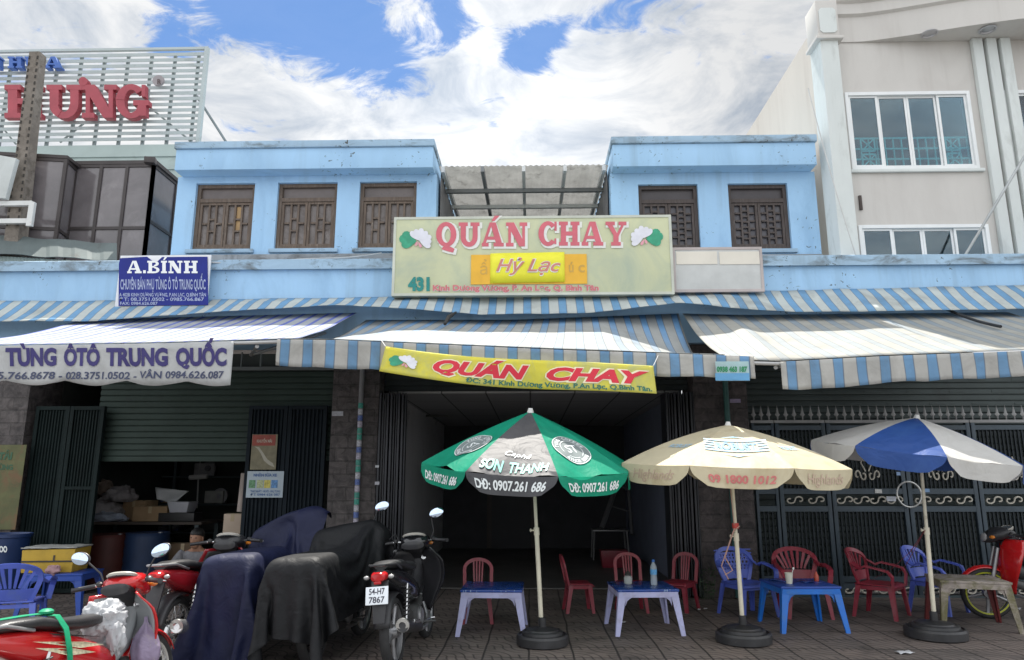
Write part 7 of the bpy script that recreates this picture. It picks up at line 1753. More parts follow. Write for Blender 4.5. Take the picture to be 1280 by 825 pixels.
    -82,52,140,-78,48,150,-76,43,160,-79,39,170,-77,34,181,-67,35,186,-60,31,193,-51,32,196,-44,39,191,-33,40,191,-21,39,191,-9,39,192,2,38,193,13,36,195,23,34,200,33,30,203,40,26,208,49,24,208,54,25,200,54,27,189,58,27,181,64,25,173,64,27,162,72,24,154,76,25,144,77,28,133,77,31,121,77,34,110,77,37,99,
    -90,61,147,-86,57,157,-81,54,167,-77,50,177,-78,45,187,-73,42,196,-64,41,202,-55,43,204,-45,45,203,-33,45,203,-22,45,204,-10,45,204,2,45,205,13,45,206,24,45,207,33,41,211,42,37,216,51,35,215,54,38,204,57,38,195,63,35,188,67,36,178,74,33,170,77,35,159,77,38,147,77,41,136,77,44,125,76,47,114,75,50,103,
    -85,71,151,-87,69,163,-86,65,173,-84,60,184,-80,56,194,-76,53,204,-68,50,212,-57,50,215,-45,51,215,-34,52,215,-22,52,215,-10,53,216,1,53,216,13,53,217,24,54,217,35,52,219,44,49,222,53,48,219,56,48,210,64,45,203,70,43,194,76,43,185,76,45,174,75,48,162,74,51,151,72,54,140,71,56,129,69,59,118,68,61,106,
    -77,81,154,-77,78,165,-77,74,177,-78,71,188,-79,68,199,-77,66,208,-69,64,216,-57,64,218,-46,64,220,-34,64,221,-23,63,223,-11,63,225,1,63,226,12,63,227,24,63,228,35,61,230,47,59,231,56,58,225,64,56,217,73,53,211,77,53,199,76,56,188,74,59,177,73,61,166,71,64,155,70,67,143,69,69,132,68,72,121,67,74,110,
    -89,85,157,-87,84,168,-85,83,180,-85,80,190,-84,78,202,-78,78,211,-69,78,217,-57,78,218,-46,77,221,-34,77,223,-23,77,225,-11,77,226,1,76,228,12,76,229,24,76,231,36,75,232,49,75,232,60,72,228,67,69,218,77,66,211,80,66,200,80,69,191,79,71,179,79,73,168,79,75,156,79,76,145,79,76,133,79,77,122,79,76,110,
    -102,87,159,-100,88,170,-97,89,181,-92,90,192,-85,91,201,-76,88,207,-68,92,214,-56,91,215,-44,90,216,-33,89,217,-21,89,218,-10,88,218,2,87,219,14,86,220,25,85,221,37,85,222,48,85,222,60,84,221,70,82,216,78,80,208,80,75,198,87,77,189,92,74,179,92,71,168,91,70,156,91,69,145,90,68,133,90,68,122,90,68,110,
    -107,99,159,-101,100,169,-93,100,177,-85,96,184,-79,89,190,-74,96,197,-64,99,202,-54,99,204,-43,98,206,-31,98,207,-20,97,208,-8,97,209,3,96,210,15,96,210,26,96,212,37,96,213,48,95,213,60,95,213,71,95,211,77,92,202,78,87,192,76,81,182,82,79,173,88,80,163,93,80,153,98,77,142,101,73,132,103,70,121,103,67,110,
    -101,109,153,-92,105,160,-87,97,166,-83,89,173,-76,95,179,-66,94,185,-62,101,190,-52,104,192,-41,101,192,-30,104,194,-19,103,195,-7,103,196,4,103,198,16,103,199,27,102,200,37,99,200,48,99,200,60,99,200,69,103,200,76,99,194,71,96,186,74,92,175,73,86,166,76,81,156,82,81,146,88,82,136,93,82,126,99,81,116,104,79,106,
    -93,107,142,-91,98,149,-86,90,155,-78,94,161,-69,92,167,-61,95,173,-61,106,177,-51,106,178,-39,104,179,-28,107,181,-17,110,183,-6,110,185,6,110,186,17,108,186,28,107,187,38,101,186,48,98,186,60,98,186,66,107,187,76,110,185,75,105,177,68,103,169,68,97,159,69,91,149,71,86,139,76,82,129,82,82,119,88,82,109,93,82,99,
    -95,99,131,-89,91,137,-80,93,143,-71,92,149,-62,91,156,-61,100,160,-60,110,164,-49,109,165,-38,108,166,-27,111,168,-16,114,170,-5,115,172,7,115,173,18,113,173,30,111,174,38,104,173,48,99,172,60,99,172,66,108,174,73,116,174,81,112,168,76,110,160,68,108,151,67,103,142,67,96,132,67,91,122,70,86,112,76,83,102,82,83,92,
    -92,93,119,-82,92,125,-73,91,132,-64,87,138,-58,95,143,-63,104,147,-59,114,151,-48,111,151,-36,112,153,-26,115,155,-15,118,157,-3,119,159,8,118,160,19,116,160,30,113,160,40,108,160,49,100,159,60,100,159,65,110,160,70,120,161,81,122,159,84,115,151,76,116,143,69,114,134,69,108,125,67,102,115,66,96,105,67,91,95,70,86,85,
    -85,93,108,-75,90,114,-66,86,120,-58,89,126,-59,99,130,-64,109,134,-57,117,137,-46,115,138,-35,115,140,-24,118,142,-13,121,144,-2,121,145,9,120,146,20,119,147,31,115,146,41,110,146,49,102,145,59,102,145,64,112,146,68,123,148,78,128,147,88,125,142,86,120,133,77,121,126,69,119,118,69,114,108,67,108,98,66,102,88,66,97,78])

# white bag, hanging bag and green ribbon on the bright red bike
def crumple(b, c, r, n, seed, amp, Mw, sq=1.):
    def f(u, v):
        a = 2 * math.pi * u; e = -math.pi / 2 + math.pi * v; d = Vector((math.cos(a) * math.cos(e), math.sin(a) * math.cos(e), math.sin(e)))
        k = 1 + amp * (mnoise.noise(d * 1.8 + Vector((seed, 0, 0))) + .8 * abs(mnoise.noise(d * 3.7 + Vector((0, seed, 0)))) + .35 * abs(mnoise.noise(d * 8 + Vector((0, 0, seed)))))
        return Mw @ (Vector(c) + Vector((d.x * r[0], d.y * r[1], d.z * r[2])) * k)
    b.grid(n * 2, n, f); bmesh.ops.remove_doubles(b.bm, verts=b.bm.verts[:], dist=.0005)
Mb = WM[bk1.name]
WBAG = FAB('white plastic bag', (.60, .61, .63), .35, .5, var=.06, vscale=8, wr=.25, wscale=9)
b = MB(); crumple(b, (-.02, .16, .74), (.14, .13, .11), 40, 3., .42, Mb)
crumple(b, (.10, .14, .62), (.05, .05, .10), 16, 9., .5, Mb)
tag(b.build('plastic_bag', WBAG, None, ang=55), 'crumpled white plastic bag lying between the seat and handlebar of the bright red motorbike', 'bag')
b = MB()
c = Vector((.17, .36, .52))
prof = [(.010, .19), (.014, .15), (.05, .10), (.085, .05), (.105, -.02), (.10, -.09), (.07, -.14), (.02, -.155)]
def hb(u, v):
    i = v * (len(prof) - 1); k = min(int(i), len(prof) - 2); r_ = prof[k][0] + (prof[k + 1][0] - prof[k][0]) * (i - k); z = prof[k][1] + (prof[k + 1][1] - prof[k][1]) * (i - k)
    a = 2 * math.pi * u; r_ *= 1 + .12 * math.sin(a * 5 + v * 4) * (1 - v * .5) + .1 * mnoise.noise(Vector((math.cos(a) * 2, math.sin(a) * 2, v * 3)))
    return Mb @ (c + Vector((r_ * math.cos(a), r_ * math.sin(a) * .8, z)))
b.grid(40, 24, hb); bmesh.ops.remove_doubles(b.bm, verts=b.bm.verts[:], dist=.0005)
tag(b.build('hanging_bag', FAB('lilac translucent bag', (.40, .33, .47), .35, .35, var=.2, vscale=5, dirt=(.5, .46, .36), dpos=(.5, .62), wr=.5, wscale=14), None, ang=40), 'lilac and cream plastic bag hanging from the bright red motorbike hook', 'bag')
GRB = FAB('green ribbon', (.02, .34, .17), .2, .5, var=.12, vscale=8)
b = MB(); ft = lambda x, y, z: Mb @ Vector((x, y, z))
b.band([ft(-.155, -.42, .62), ft(-.15, -.41, .76), ft(-.10, -.40, .855), ft(0, -.40, .868), ft(.10, -.40, .855), ft(.152, -.385, .77), ft(.158, -.36, .64), ft(.15, -.34, .52)], [Vector((-1, 0, 0)), Vector((-1, 0, .3)), Vector((-.4, 0, 1)), Vector((0, 0, 1)), Vector((.4, 0, 1)), Vector((1, 0, .3)), Vector((1, 0, 0)), Vector((1, 0, 0))], .045, .004)
b.band([ft(.02, -.42, .878), ft(.0, -.55, .888), ft(-.06, -.70, .892), ft(-.1, -.85, .885), ft(-.16, -.98, .85)], Vector((0, 0, 1)), .05, .004)
b.ell(ft(.03, -.41, .885), (.04, .045, .02), 10)
tag(b.build('green_ribbon', GRB, None, ang=40), 'green ribbon tied around the black seat of the bright red motorbike', 'ribbon')
# ================================================================== the crouching man in the workshop
def skin_mesh(verts, edges, radii, root=0, sub=2):
    me = bpy.data.meshes.new('body'); me.from_pydata([tuple(v) for v in verts], edges, []); o = bpy.data.objects.new('body', me); COL.objects.link(o)
    md = o.modifiers.new('skin', 'SKIN'); md.use_smooth_shade = True; md.branch_smoothing = .4
    for i, r_ in enumerate(radii):
        d = me.skin_vertices[0].data[i]; d.radius = (r_, r_) if not isinstance(r_, tuple) else r_; d.use_root = (i == root)
    s = o.modifiers.new('sub', 'SUBSURF'); s.levels = sub; s.render_levels = sub
    dg = bpy.context.evaluated_depsgraph_get(); dg.update()
    out = bpy.data.meshes.new_from_object(o.evaluated_get(dg)); bpy.data.objects.remove(o); return out
def add_mesh(b, me, m=None):
    n0 = len(b.bm.verts); b.bm.from_mesh(me)
    b.bm.verts.ensure_lookup_table()
    if m is not None:
        for v in b.bm.verts[n0:]: v.co = m @ v.co
SKN = M('tanned skin', (.33, .17, .105), .55, var=.12, vscale=14)
SHT = FAB('grey work shirt', (.20, .20, .215), 0.02, .85, var=.15, vscale=9, wr=.5, wscale=18)
TRS = FAB('dark trousers', (.045, .047, .055), 0.0, .85, var=.2, wr=.4, wscale=18)
HAIR = M('black hair', (.012, .011, .011), .5, var=.3, vscale=40, bump=.4, bscale=120)
hp = P(243, 673, 9.25)
man = thing('person', 'man in a grey shirt crouching on a low stool inside the workshop, looking out', 'person', (hp.x - .01, 9.42, 0), (0, 0, R(4)))
# local frame: facing -Y
hz = hp.z
pel, wst, chs, nck, hd0 = Vector((0, .10, .24)), Vector((0, .06, .36)), Vector((0, -.02, .50)), Vector((0, -.07, hz - .125)), Vector((0, -.09, hz - .05))
V = [pel, wst, chs, nck, hd0]; E = [(0, 1), (1, 2), (2, 3), (3, 4)]; RR = [(.14, .115), (.135, .105), (.155, .11), .052, .05]
def limb(pts, rad, frm):
    i0 = frm
    for p, r_ in zip(pts, rad):
        V.append(Vector(p)); RR.append(r_); E.append((i0, len(V) - 1)); i0 = len(V) - 1
    return i0
arms_ = {}
for s_ in (-1, 1):
    el = Vector((s_ * .27, -.18, .34)); wr_ = Vector((s_ * .14, -.40, .36))
    sh_ = Vector((s_ * .185, -.03, hz - .20))
    e = limb([sh_, el, wr_, wr_ + Vector((-s_ * .03, -.06, -.02))], [.062, .045, .03, .032], 2); arms_[s_] = (sh_, el, wr_)
    for k in range(5):
        o_ = wr_ + Vector((-s_ * .03, -.06, -.02)); dx = (k - 1.5) * .018
        q1 = o_ + (Vector((-s_ * .02 + dx, -.04, -.005)) if k < 4 else Vector((-s_ * .045, -.01, .02)))
        limb([q1, q1 + Vector((-s_ * .005, -.022, -.02)), q1 + Vector((0, -.02, -.045))], [.010, .009, .007], e)
    limb([Vector((s_ * .10, .06, .24)), Vector((s_ * .20, -.34, .40)), Vector((s_ * .17, -.24, .08)), Vector((s_ * .18, -.28, .035)), Vector((s_ * .20, -.40, .025))], [.085, .062, .042, .04, .028], 0)
bm_ = skin_mesh(V, E, RR, 0)
b = MB(); add_mesh(b, bm_)
# head: skull and face, turned a little
Hm = Matrix.Translation((0, -.10, hz)) @ Euler((R(4), R(3), R(-6))).to_matrix().to_4x4()
sec = []
for z, rx, ry, cy in ((-.115, .030, .032, -.045), (-.105, .042, .050, -.035), (-.08, .054, .070, -.022), (-.05, .063, .082, -.012), (-.015, .070, .090, -.006), (.02, .074, .094, 0), (.055, .074, .094, .006), (.085, .064, .082, .010), (.105, .042, .056, .012), (.114, .012, .016, .012)):
    r_ = []
    for k in range(20):
        a = 2 * math.pi * k / 20; x, y = rx * math.cos(a), cy + ry * math.sin(a)
        if y < cy and abs(x) < .022:
            y -= {-.05: .012, -.015: .016, -.08: .004, -.105: .006}.get(z, 0) * (1 - abs(x) / .022)   # nose, lips, chin
        if y < cy and .018 < abs(x) < .048 and z == .02: y += .008                                      # eye hollows
        r_.append(Hm @ Vector((x, y, z)))
    sec.append(r_)
b.loft(sec)
for s_ in (-1, 1): b.ell(Hm @ Vector((s_ * .076, .008, -.01)), (.010, .022, .034), 10)
body = b.build('body', SKN, man, local=True, ang=60)
b = MB()
for s_ in (-1, 1): b.ell(Hm @ Vector((s_ * .030, -.083, .014)), (.012, .005, .006), 10)
b.build('eyes', M('dark eye', (.02, .015, .015), .3), body, local=True)
b = MB(); b.ell(Hm @ Vector((0, -.092, -.062)), (.022, .006, .006), 10); b.build('mouth', M('lip', (.22, .085, .07), .5), body, local=True)
b = MB(); sec = []
for z, rx, ry, cy in ((.0, .077, .060, .042), (.03, .081, .088, .018), (.058, .082, .104, .005), (.09, .072, .092, .010), (.114, .047, .062, .013), (.124, .012, .016, .013)):
    sec.append([Hm @ Vector((rx * math.cos(2 * math.pi * k / 18), cy + ry * math.sin(2 * math.pi * k / 18), z + .004 * math.sin(k * 2.3))) for k in range(18)])
b.loft(sec); b.build('hair', HAIR, man, local=True, ang=60)
V, E, RR = [pel + Vector((0, 0, .04)), wst, chs, nck + Vector((0, .015, -.035))], [(0, 1), (1, 2), (2, 3)], [(.158, .13), (.155, .125), (.19, .15), (.13, .12)]
for s_ in (-1, 1):
    sh_, el, wr_ = arms_[s_]; limb([sh_, sh_.lerp(el, .95), el.lerp(wr_, .25)], [.095, .066, .054], 2)
b = MB(); add_mesh(b, skin_mesh(V, E, RR, 1)); b.build('shirt', SHT, man, local=True, ang=60)
V, E, RR = [pel], [], [(.155, .125)]
for s_ in (-1, 1): limb([Vector((s_ * .10, .06, .24)), Vector((s_ * .20, -.34, .41)), Vector((s_ * .175, -.245, .12))], [.1, .077, .058], 0)
b = MB(); add_mesh(b, skin_mesh(V, E, RR, 0)); b.build('trousers', TRS, man, local=True, ang=60)
st = thing('low_stool', 'low red plastic stool under the crouching man', 'stool', (man.location.x + .01, 9.51, 0), (0, 0, R(-28)))
b = MB(); b.box((0, 0, .125), (.26, .24, .02), None, .006); b.build('seat', RDP, st, local=True)
for sx_ in (-1, 1):
    for sy_ in (-1, 1): b = MB(); b.hexa([(sx_ * .13 - .018, sy_ * .12 - .018, 0), (sx_ * .13 + .018, sy_ * .12 - .018, 0), (sx_ * .13 + .018, sy_ * .12 + .018, 0), (sx_ * .13 - .018, sy_ * .12 + .018, 0)], [(sx_ * .11 - .02, sy_ * .10 - .02, .114), (sx_ * .11 + .02, sy_ * .10 - .02, .114), (sx_ * .11 + .02, sy_ * .10 + .02, .114), (sx_ * .11 - .02, sy_ * .10 + .02, .114)]); b.build('leg', RDP, st, local=True)

# ================================================================== workshop clutter
I4 = Matrix.Identity(4)
CARD = M('brown cardboard', (.30, .20, .11), .85, var=.15, vscale=6, dirt=(.16, .11, .07), dscale=4)
YBENCH = 11.3
wb0, wb1 = XL(118, 660, YBENCH), XL(262, 660, YBENCH)
bench = thing('workbench', 'long dark steel workbench heaped with parts inside the workshop', 'workbench', ((wb0 + wb1) / 2, YBENCH, 0))
b = MB(); b.span(wb0, wb1, YBENCH - .3, YBENCH + .5, .80, .84, .006); b.build('benchtop', M('greasy bench wood', (.07, .055, .045), .7, var=.3), bench)
for x in (wb0 + .08, wb1 - .08):
    for y in (YBENCH - .25, YBENCH + .45): b = MB(); b.span(x - .03, x + .03, y - .03, y + .03, 0, .798); b.build('leg', FR, bench)
def carton(label, px, py, Y, w, d, h, z, rz=0., mat=None, flaps=False):
    p = P(px, py, Y); t = thing('carton', label, 'box', (p.x, Y, z), (0, 0, rz))
    b = MB(); b.box((0, 0, h / 2), (w, d, h), None, .006); b.build('box_body', mat or CARD, t, local=True)
    b = MB(); b.box((0, 0, h + .002), (w * 1.0, .05, .002)); b.box((0, -d / 2 - .001, h - .05), (.05, .002, .1)); b.build('tape', M('packing tape', (.42, .33, .2), .3), t, local=True)
    if flaps:
        b = MB()
        for s_ in (-1, 1): b.box((s_ * (w / 2 + .07), 0, h - .02), (.16, d, .004), (0, s_ * .5, 0))
        b.build('flap', mat or CARD, t, local=True)
    return t
carton('brown cardboard carton on the workbench under the white sheet', 193, 640, YBENCH, .50, .34, .22, .842, .1)
carton('tall pale carton standing beside the poster gate in the workshop', 292, 675, 10.2, .24, .22, .62, .0 + .38, .05, M('pale carton board', (.50, .40, .31), .85, var=.08))
carton('brown carton under the pale carton beside the poster gate', 290, 700, 10.2, .34, .30, .375, .0, -.1)
carton('dark carton on the floor under the workbench', 231, 690, YBENCH - .42, .42, .2, .55, .0, .06, M('dark cardboard', (.15, .10, .06), .85, var=.2))
carton('small brown carton at the back of the workbench', 176, 628, YBENCH + .25, .4, .3, .3, .842, -.2)
def sack(label, px, Y, z, r, seed, mat, amp=.35):
    p = P(px, 640, Y); b = MB(); crumple(b, (p.x, Y, z + r[2] * .8), r, 24, seed, amp, I4)
    for v in b.bm.verts: v.co.z = max(v.co.z, z)
    tag(b.build('sack', mat, None, ang=60), label, 'sack')
SCK = FAB('grey woven sack', (.27, .25, .25), .03, .8, var=.2, vscale=6, dirt=(.14, .12, .11), wr=.5, wscale=10)
sack('big grey woven sack heaped at the left end of the workbench', 130, YBENCH, .842, (.26, .24, .17), 1.3, SCK)
sack('smaller grey sack leaning on top of the big grey sack', 148, YBENCH + .05, 1.12, (.20, .18, .13), 5.2, SCK)
sack('knotted brown rag bundle on the wall side of the sacks', 128, YBENCH + .2, 1.2, (.10, .1, .14), 7.7, M('brown rag', (.20, .15, .12), .9))
sack('pale blue plastic bundle at the front of the workbench', 134, YBENCH - .2, .842, (.28, .12, .075), 8.8, FAB('pale blue plastic', (.38, .42, .50), .1, .4, var=.1, wr=.6))
b = MB(); q = [P(194, 609, YBENCH), P(236, 614, YBENCH), P(217, 629, YBENCH - .1), P(196, 624, YBENCH - .1)]
b.grid(12, 8, lambda u, v: q[0].lerp(q[1], u).lerp(q[3].lerp(q[2], u), v) + Vector((0, -.03 * math.sin(u * 7) * math.sin(v * 5), 0)))
tag(b.build('plastic_sheet', FAB('dirty white sheet', (.52, .53, .53), .15, .5, var=.08, wr=.4), None, ang=60, solid=.004), 'dirty white sheet lying over the carton on the workbench', 'sheet')
p = P(227, 642, YBENCH - .05); b = MB(); b.hexa([(p.x - .13, YBENCH - .17, .842 + .13), (p.x + .13, YBENCH - .17, .842 + .13), (p.x + .13, YBENCH + .1, .842 + .13), (p.x - .13, YBENCH + .1, .842 + .13)], [(p.x - .17, YBENCH - .2, .842 + .29), (p.x + .17, YBENCH - .2, .842 + .29), (p.x + .17, YBENCH + .13, .842 + .29), (p.x - .17, YBENCH + .13, .842 + .29)], .01)
tag(b.build('basin', M('white plastic basin', (.50, .51, .55), .4), None), 'white plastic basin on the toolbox of the workbench', 'basin')
b = MB(); b.box((p.x - .02, YBENCH - .03, .905), (.55, .3, .125), None, .01); tag(b.build('toolbox', M('black toolbox', (.03, .03, .03), .5), None), 'low black toolbox under the white basin', 'toolbox')
def drum(label, px, Y, mat, r=.29, h=.86):
    p = P(px, 680, Y); t = thing('oil_drum', label, 'drum', (p.x, Y, 0))
    pr = [(r - .01, 0), (r, .01), (r, .02)]
    for k in range(1, 12):
        z = h * k / 12; pr.append((r - .004 + (.012 if k % 2 == 0 else 0), z))
    pr += [(r, h - .02), (r + .005, h - .008), (r, h), (r - .02, h - .012), (0, h - .012)]
    b = MB(); b.lathe(pr, 32); b.build('drum_body', mat, t, local=True)
    b = MB(); b.lathe([(.03, h - .012), (.03, h + .005), (0, h + .006)], 14, Matrix.Translation((r * .6, 0, 0))); b.build('bung', ALY, t, local=True)
drum('rusty red oil drum inside the workshop behind the bright red motorbike', 134, 10.55, M('rusty red drum', (.075, .018, .014), .6, var=.25, dirt=(.09, .04, .03)), h=.70)
drum('ribbed blue oil drum inside the workshop beside the red drum', 184, 10.6, M('blue drum', (.009, .027, .075), .6, var=.2, dirt=(.05, .06, .08)), h=.72)
# rack of exhaust pipes and hanging parts on the back wall
sh = thing('parts_rack', 'dark steel rack of car parts at the back of the workshop', 'rack', (XL(215, 620, 13.5), 13.6, 0))
rx0, rx1 = XL(130, 620, 13.5), XL(310, 620, 13.5)
for z in (.5, 1.0, 1.5, 2.0): b = MB(); b.span(rx0, rx1, 13.4, 13.9, z, z + .03); b.build('shelf', FR, sh)
for x in (rx0, (rx0 + rx1) / 2, rx1): b = MB(); b.span(x - .025, x + .025, 13.38, 13.42, 0, 2.3); b.build('upright', FR, sh)
rnd = random.Random(4)
kinds = [('steel_pipe', 'pipe'), ('parts_box', 'box'), ('brake_disc', 'disc')]
for i in range(14):
    z = (.53, 1.03, 1.53, 2.03)[i % 4]; x = rx0 + .2 + (rx1 - rx0 - .4) * ((i * .37) % 1.0)
    k = i % 3; b = MB()
    cols = [(.25, .25, .26), (.20, .13, .08), (.12, .12, .13), (.32, .32, .30), (.08, .10, .2)]
    m_ = M('stored part %d' % (i % 5), cols[i % 5], .6, var=.3)
    if k == 0: b.tube([(x - .25, 13.5, z + .06), (x + .15, 13.48, z + .07), (x + .3, 13.5, z + .16)], .045, 10)
    elif k == 1: b.box((x, 13.6, z + .12), (.26 + .1 * rnd.random(), .25, .22), (0, 0, rnd.random() * .4), .01)
    else: b.lathe([(.05, 0), (.14, 0), (.14, .03), (.06, .04), (.05, .1), (.0, .1)], 20, Matrix.Translation((x, 13.58, z + .14)) @ Matrix.Rotation(R(90), 4, 'X'))
    tag(b.build(kinds[k][0], m_, None), ['steel exhaust pipe', 'small carton', 'round brake disc'][k] + ' on the dark rack at the back of the workshop', kinds[k][1], 'car parts on the workshop rack')
p = P(248, 597, 12.2); b = MB(); b.tube([p + Vector((-.15, 0, .0)), p + Vector((.15, 0, .02))], .04, 12); b.tube([p + Vector((0, 0, 0)), p + Vector((.02, 0, -.5))], .012, 6); b.tube([p + Vector((0, 0, 0)), p + Vector((.02, .02, 1.3))], .006, 5)
tag(b.build('hanging_lamp', M('dull white reflector', (.34, .34, .33), .6), None), 'dull white lamp hanging over the back of the workshop', 'lamp')
p = P(302, 620, 10.35); b = MB(); b.tube([Vector((p.x, 10.35, 1.02)), Vector((p.x + .02, 10.35, 1.55))], .05, 12); tag(b.build('fabric_roll', M('beige roll', (.46, .40, .36), .8), None), 'beige roll standing on the pale carton beside the poster gate', 'roll')

# posters on the gate leaf and the pillar
def poster(label, px0, py0, px1, py1, Y, paint):
    a, c = P(px0, py0, Y), P(px1, py1, Y); t = thing('poster', label, 'poster', ((a.x + c.x) / 2, Y, c.z))
    b = MB(); b.span(a.x, c.x, Y, Y + .006, c.z, a.z); b.build('sheet', paint, t); return t
pa = poster('tall poster with a red head and olive field on the dark blue gate leaf', 315.5, 543, 344.5, 587, YF - .072, M('olive poster print', (.20, .18, .11), .5, var=.3, vscale=8))
b = MB(); a, c = P(316, 543.6, YF - .075), P(344, 557, YF - .075); b.span(a.x, c.x, YF - .076, YF - .0735, c.z, a.z); b.build('red_head', M('red poster head', (.30, .06, .04), .5, var=.25, vscale=10), pa)
letters(pa, 'lettering', M('pale poster ink', (.5, .42, .34), .5), 'KHUYẾN MÃI', 321, 340, 553, 3.4, YF - .078, bold=.03)
b = MB(); f = flat(YF - .0745); pts = [(318, 558), (324, 559), (329, 566), (334, 574), (341, 579), (343, 584), (336, 581), (330, 576), (326, 567), (322, 561)]; b.face([b.bm.verts.new(f(x, -y, 0)) for x, y in pts]); b.build('pale_swash', M('pale poster swash', (.42, .40, .32), .5), pa, ang=0)
pb_ = poster('pale blue poster with small pictures below the olive one on the gate leaf', 309.5, 589, 353, 622, YF - .072, M('pale blue poster sheet', (.42, .50, .56), .5, var=.06))
DBI = M('blue poster ink', (.06, .14, .34), .5)
letters(pb_, 'lettering', DBI, 'NHẬN SỬA XE', 317, 346, 595.5, 3.2, YF - .078, bold=.04)
for k, (x, c_) in enumerate(((315, (.12, .28, .14)), (325, (.4, .45, .25)), (334, (.55, .48, .1)), (343, (.1, .25, .5)))):
    b = MB(); a, c = P(x - 3.6, 600, YF - .075), P(x + 3.6, 610, YF - .075); b.span(a.x, c.x, YF - .076, YF - .0735, c.z, a.z); b.build('picture', M('poster picture %d' % k, c_, .5, var=.5, vscale=40), pb_)
for k, y in enumerate((615.5, 619.5)): letters(pb_, 'small_lettering', DBI, 'THAY NHỚT - VÁ VỎ - PHỤ TÙNG' if k == 0 else 'ĐT 0984 626 087', 313, 350, y, 2.6, YF - .078, bold=.02)
pc = poster('torn yellow green advertising sheet on the left stone pillar', -40, 556, 19, 662, 9.57, M('yellow green print', (.10, .105, .04), .6, var=.35, vscale=3, dirt=(.15, .09, .04), dscale=4, dpos=(.5, .62)))
letters(pc, 'lettering', M('dark green ad ink', (.03, .10, .05), .5), 'XE TẢI', -20, 16, 574, 8, 9.565, bold=.06, shear=.2); letters(pc, 'lettering', MATS['dark green ad ink'], 'PHỤ TÙNG', -24, 16, 587, 6, 9.565, bold=.04)
# blue bin and yellow box at the left edge
g = G(8, 742); t = thing('blue_bin', 'dark blue plastic bin at the left edge below the torn sheet', 'bin', (P(6, 700, 9.2).x, 9.2, 0))
b = MB(); b.lathe([(.20, 0), (.25, .75), (.27, .76), (.27, .80), (.25, .80), (.24, .77), (.0, .72)], 28); b.build('bin_body', M('dark blue bin plastic', (.012, .035, .12), .4, var=.15), t, local=True)
letters(t, 'lettering', WPR, 'OO', -1, 9, 690, 7, 8.93, bold=.05)
z5 = .462; t5 = Vector(T5.location)
yb = thing('yellow_box', 'yellow cardboard box with a grey lid and black strap on the deep blue table', 'box', (t5.x - .12, t5.y + .02, z5), (0, 0, R(8)))
YEL = M('mustard box card', (.46, .30, .035), .7, var=.15, vscale=5, dirt=(.32, .2, .05), dscale=4)
b = MB(); b.hexa([(-.27, -.19, 0), (.25, -.19, 0), (.25, .19, 0), (-.27, .19, 0)], [(-.28, -.2, .24), (.27, -.2, .25), (.27, .2, .25), (-.28, .2, .24)], .008); b.build('box_body', YEL, yb, local=True)
b = MB(); b.grid(14, 8, lambda u, v: Vector((-.29 + .57 * u, -.21 + .42 * v, .262 + .012 * wob(u * 6, v * 5, 2)))); b.build('lid', M('grey dusty lid', (.30, .30, .28), .8, var=.2, vscale=8), yb, local=True, solid=.012)
b = MB(); b.box((0, -.203, .12), (.55, .004, .016)); b.box((.06, -.204, .15), (.016, .004, .07)); b.box((.264, 0, .12), (.004, .4, .016)); b.build('strap', BLKP, yb, local=True)
b = MB(); crumple(b, (t5.x + .02, t5.y - .24, z5 + .04), (.07, .04, .045), 14, 2.2, .4, I4); tag(b.build('pink_bag', FAB('pink plastic bag', (.48, .30, .32), .2, .5), None), 'small pink plastic bag in front of the yellow box', 'bag')

# ================================================================== inside the restaurant
b = MB(); p = P(768, 690, 12.6); b.hexa([(p.x - .2, 12.6, .022), (p.x + .2, 12.6, .022), (p.x + .2, 12.9, .022), (p.x - .2, 12.9, .022)], [(p.x - .23, 12.58, .30), (p.x + .23, 12.58, .30), (p.x + .23, 12.92, .30), (p.x - .23, 12.92, .30)], .01)
tag(b.build('red_crate', RDP, None), 'red plastic crate under the steel table inside the restaurant', 'crate')
b = MB(); a, c = P(776, 592, 12.7), P(752, 660, 12.2); b.tube([a, c], .045, 6); a2 = P(785, 600, 12.7); c2 = P(790, 668, 12.2); b.tube([a2, c2], .03, 6)
b.tube([a.lerp(c, .2), a2.lerp(c2, .2)], .015, 6); b.tube([a.lerp(c, .6), a2.lerp(c2, .6)], .015, 6)
c_ = P(770, 640, 12.75)
tag(b.build('folded_ladder', M('dull alloy ladder', (.10, .10, .105), .5, metal=.3), None), 'folded alloy ladder leaning above the steel table inside the restaurant', 'ladder')
b = MB(); a, c = P(525, 507, 13.2), P(560, 508, 13.2); b.tube([Vector((a.x, 13.2, ZC - .03)), Vector((c.x, 13.2, ZC - .03))], .02, 8); tag(b.build('tube_lamp', M('unlit tube', (.12, .12, .12), .5), None), 'unlit dark tube lamp on the restaurant ceiling', 'lamp')

# pillar furniture: number plaques, sticker covered pipe, green drain pipe
pp0, pp1 = P(452, 462, 9.5), P(444, 700, 9.5)
t = thing('pillar_pipe', 'grey pipe covered with green and blue stickers on the left stone pillar', 'pipe', (pp0.x, 9.54, 0))
b = MB(); b.cyl((pp0.x, 9.54, .02), (pp0.x, 9.54, 3.2), .032, n=14); b.build('pipe', M('grey plastic pipe', (.24, .24, .25), .6, var=.15), t)
rnd = random.Random(3)
for i in range(22):
    z = P(450, 510, 9.5).z - i * .083; c_ = ((.05, .32, .25), (.5, .5, .55), (.10, .16, .42), (.45, .42, .5), (.05, .28, .22))[(i if i < 12 else i * 2) % 5]
    b = MB(); b.lathe([(.0335, z), (.0335, z + .07)], 14, Matrix.Translation((pp0.x, 9.54, 0)), cap=False); b.build('sticker', M('pipe sticker %d' % (i % 5), c_, .5, var=.5, vscale=60), t)
dp = P(909, 500, 9.5); t = thing('drain_pipe', 'dark green drain pipe on the right stone pillar', 'pipe', (dp.x, 9.53, 0))
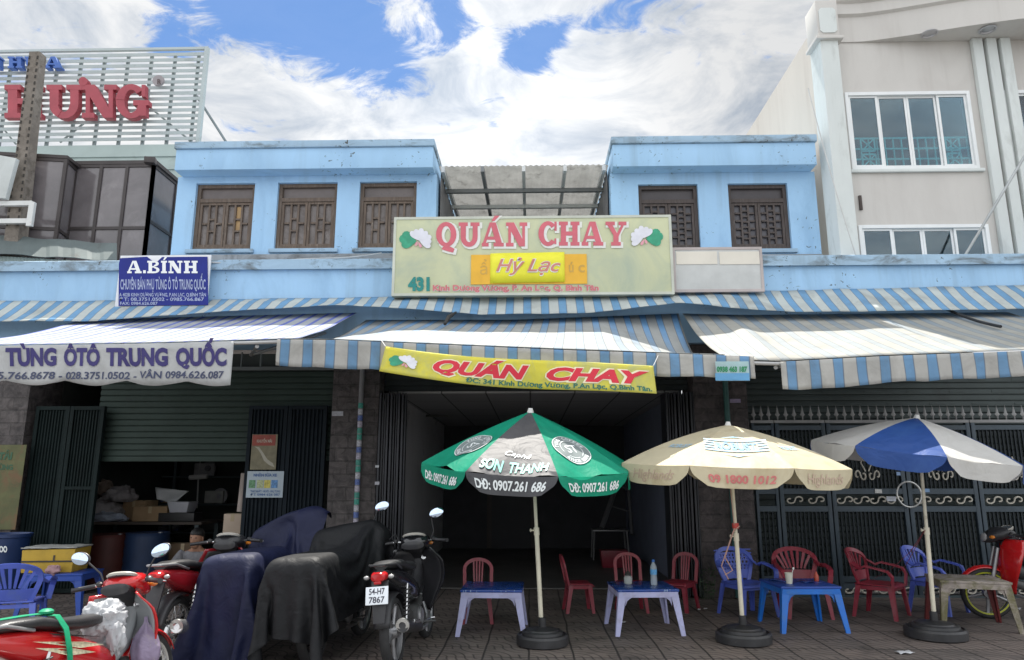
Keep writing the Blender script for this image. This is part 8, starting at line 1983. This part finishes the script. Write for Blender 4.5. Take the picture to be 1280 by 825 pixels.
b = MB(); b.cyl((dp.x, 9.54, .02), (dp.x, 9.54, 3.2), .036, n=14); b.build('pipe', M('dark green pipe', (.03, .11, .10), .5, var=.2), t)
for (px, py, w, h, c_, lb) in ((422, 517, .15, .06, (.45, .46, .5), 'small white number plaque on the left stone pillar'), (919, 501, .14, .05, (.34, .28, .42), 'small violet plaque on the right stone pillar'), (472, 583, .05, .03, (.55, .57, .6), 'upper tiny white label on the left folded gate'), (472, 604, .06, .04, (.5, .5, .55), 'lower tiny white label on the left folded gate')):
    p = P(px, py, 9.59); b = MB(); b.box((p.x, 9.592 if px in (422, 919) else YF - .19, p.z), (w, .008, h)); tag(b.build('plaque', M('plaque ' + lb, c_, .4, var=.2, vscale=40), None), lb, 'plaque')
# weeds at the foot of the right pillar and litter on the pavement
LEAFM = M('weed leaf', (.035, .075, .03), .6, var=.4, vscale=20)
p = G(884, 748); b = MB(); rnd = random.Random(6)
for i in range(70):
    a = rnd.random() * 6.28; r_ = rnd.random() * .09; h = .05 + rnd.random() * .32; c = Vector((p.x + r_ * math.cos(a), 9.52 + .05 * rnd.random() - .02, h)); 
    d = Vector((math.cos(a), -abs(math.sin(a)), .5)).normalized() * .035; n_ = Vector((rnd.random() - .5, rnd.random() - .5, .4)).normalized() * .014
    b.quadpts([c, c + d * .5 + n_, c + d, c + d * .5 - n_])
for i in range(8): b.tube([(p.x + .02 * (i - 4), 9.53, .0), (p.x + .03 * (i - 4), 9.52, .18 + .02 * (i % 4))], .003, 4)
tag(b.build('weed', LEAFM, None, ang=0), 'small dark weed growing at the foot of the right stone pillar', 'plant')
for (px, py, w, rz, lb) in ((1131, 817, .14, .2, 'flat pale paper scrap on the pavement right of the cream umbrella base'), (1272, 762, .10, .9, 'crumpled white paper near the right edge of the pavement'), (690, 794, .07, .5, 'small white scrap behind the green umbrella base'), (779, 779, .05, .3, 'tiny white scrap under the table with the bottle'), (874, 763, .05, 1.2, 'white scrap at the foot of the right folded gate'), (882, 762, .04, .2, 'second white scrap beside the weed'), (1268, 760, .05, .2, 'grey scrap beside the crumpled paper')):
    g = G(px, py); b = MB(); b.grid(6, 4, lambda u, v: Vector((g.x + (u - .5) * w * math.cos(rz) - (v - .5) * w * .6 * math.sin(rz), g.y + (u - .5) * w * math.sin(rz) + (v - .5) * w * .6 * math.cos(rz), .006 + .012 * abs(math.sin(u * 5 + v * 3)))))
    tag(b.build('paper_scrap', M('litter paper', (.52, .53, .55), .7, var=.1), None, solid=.002), lb, 'litter')
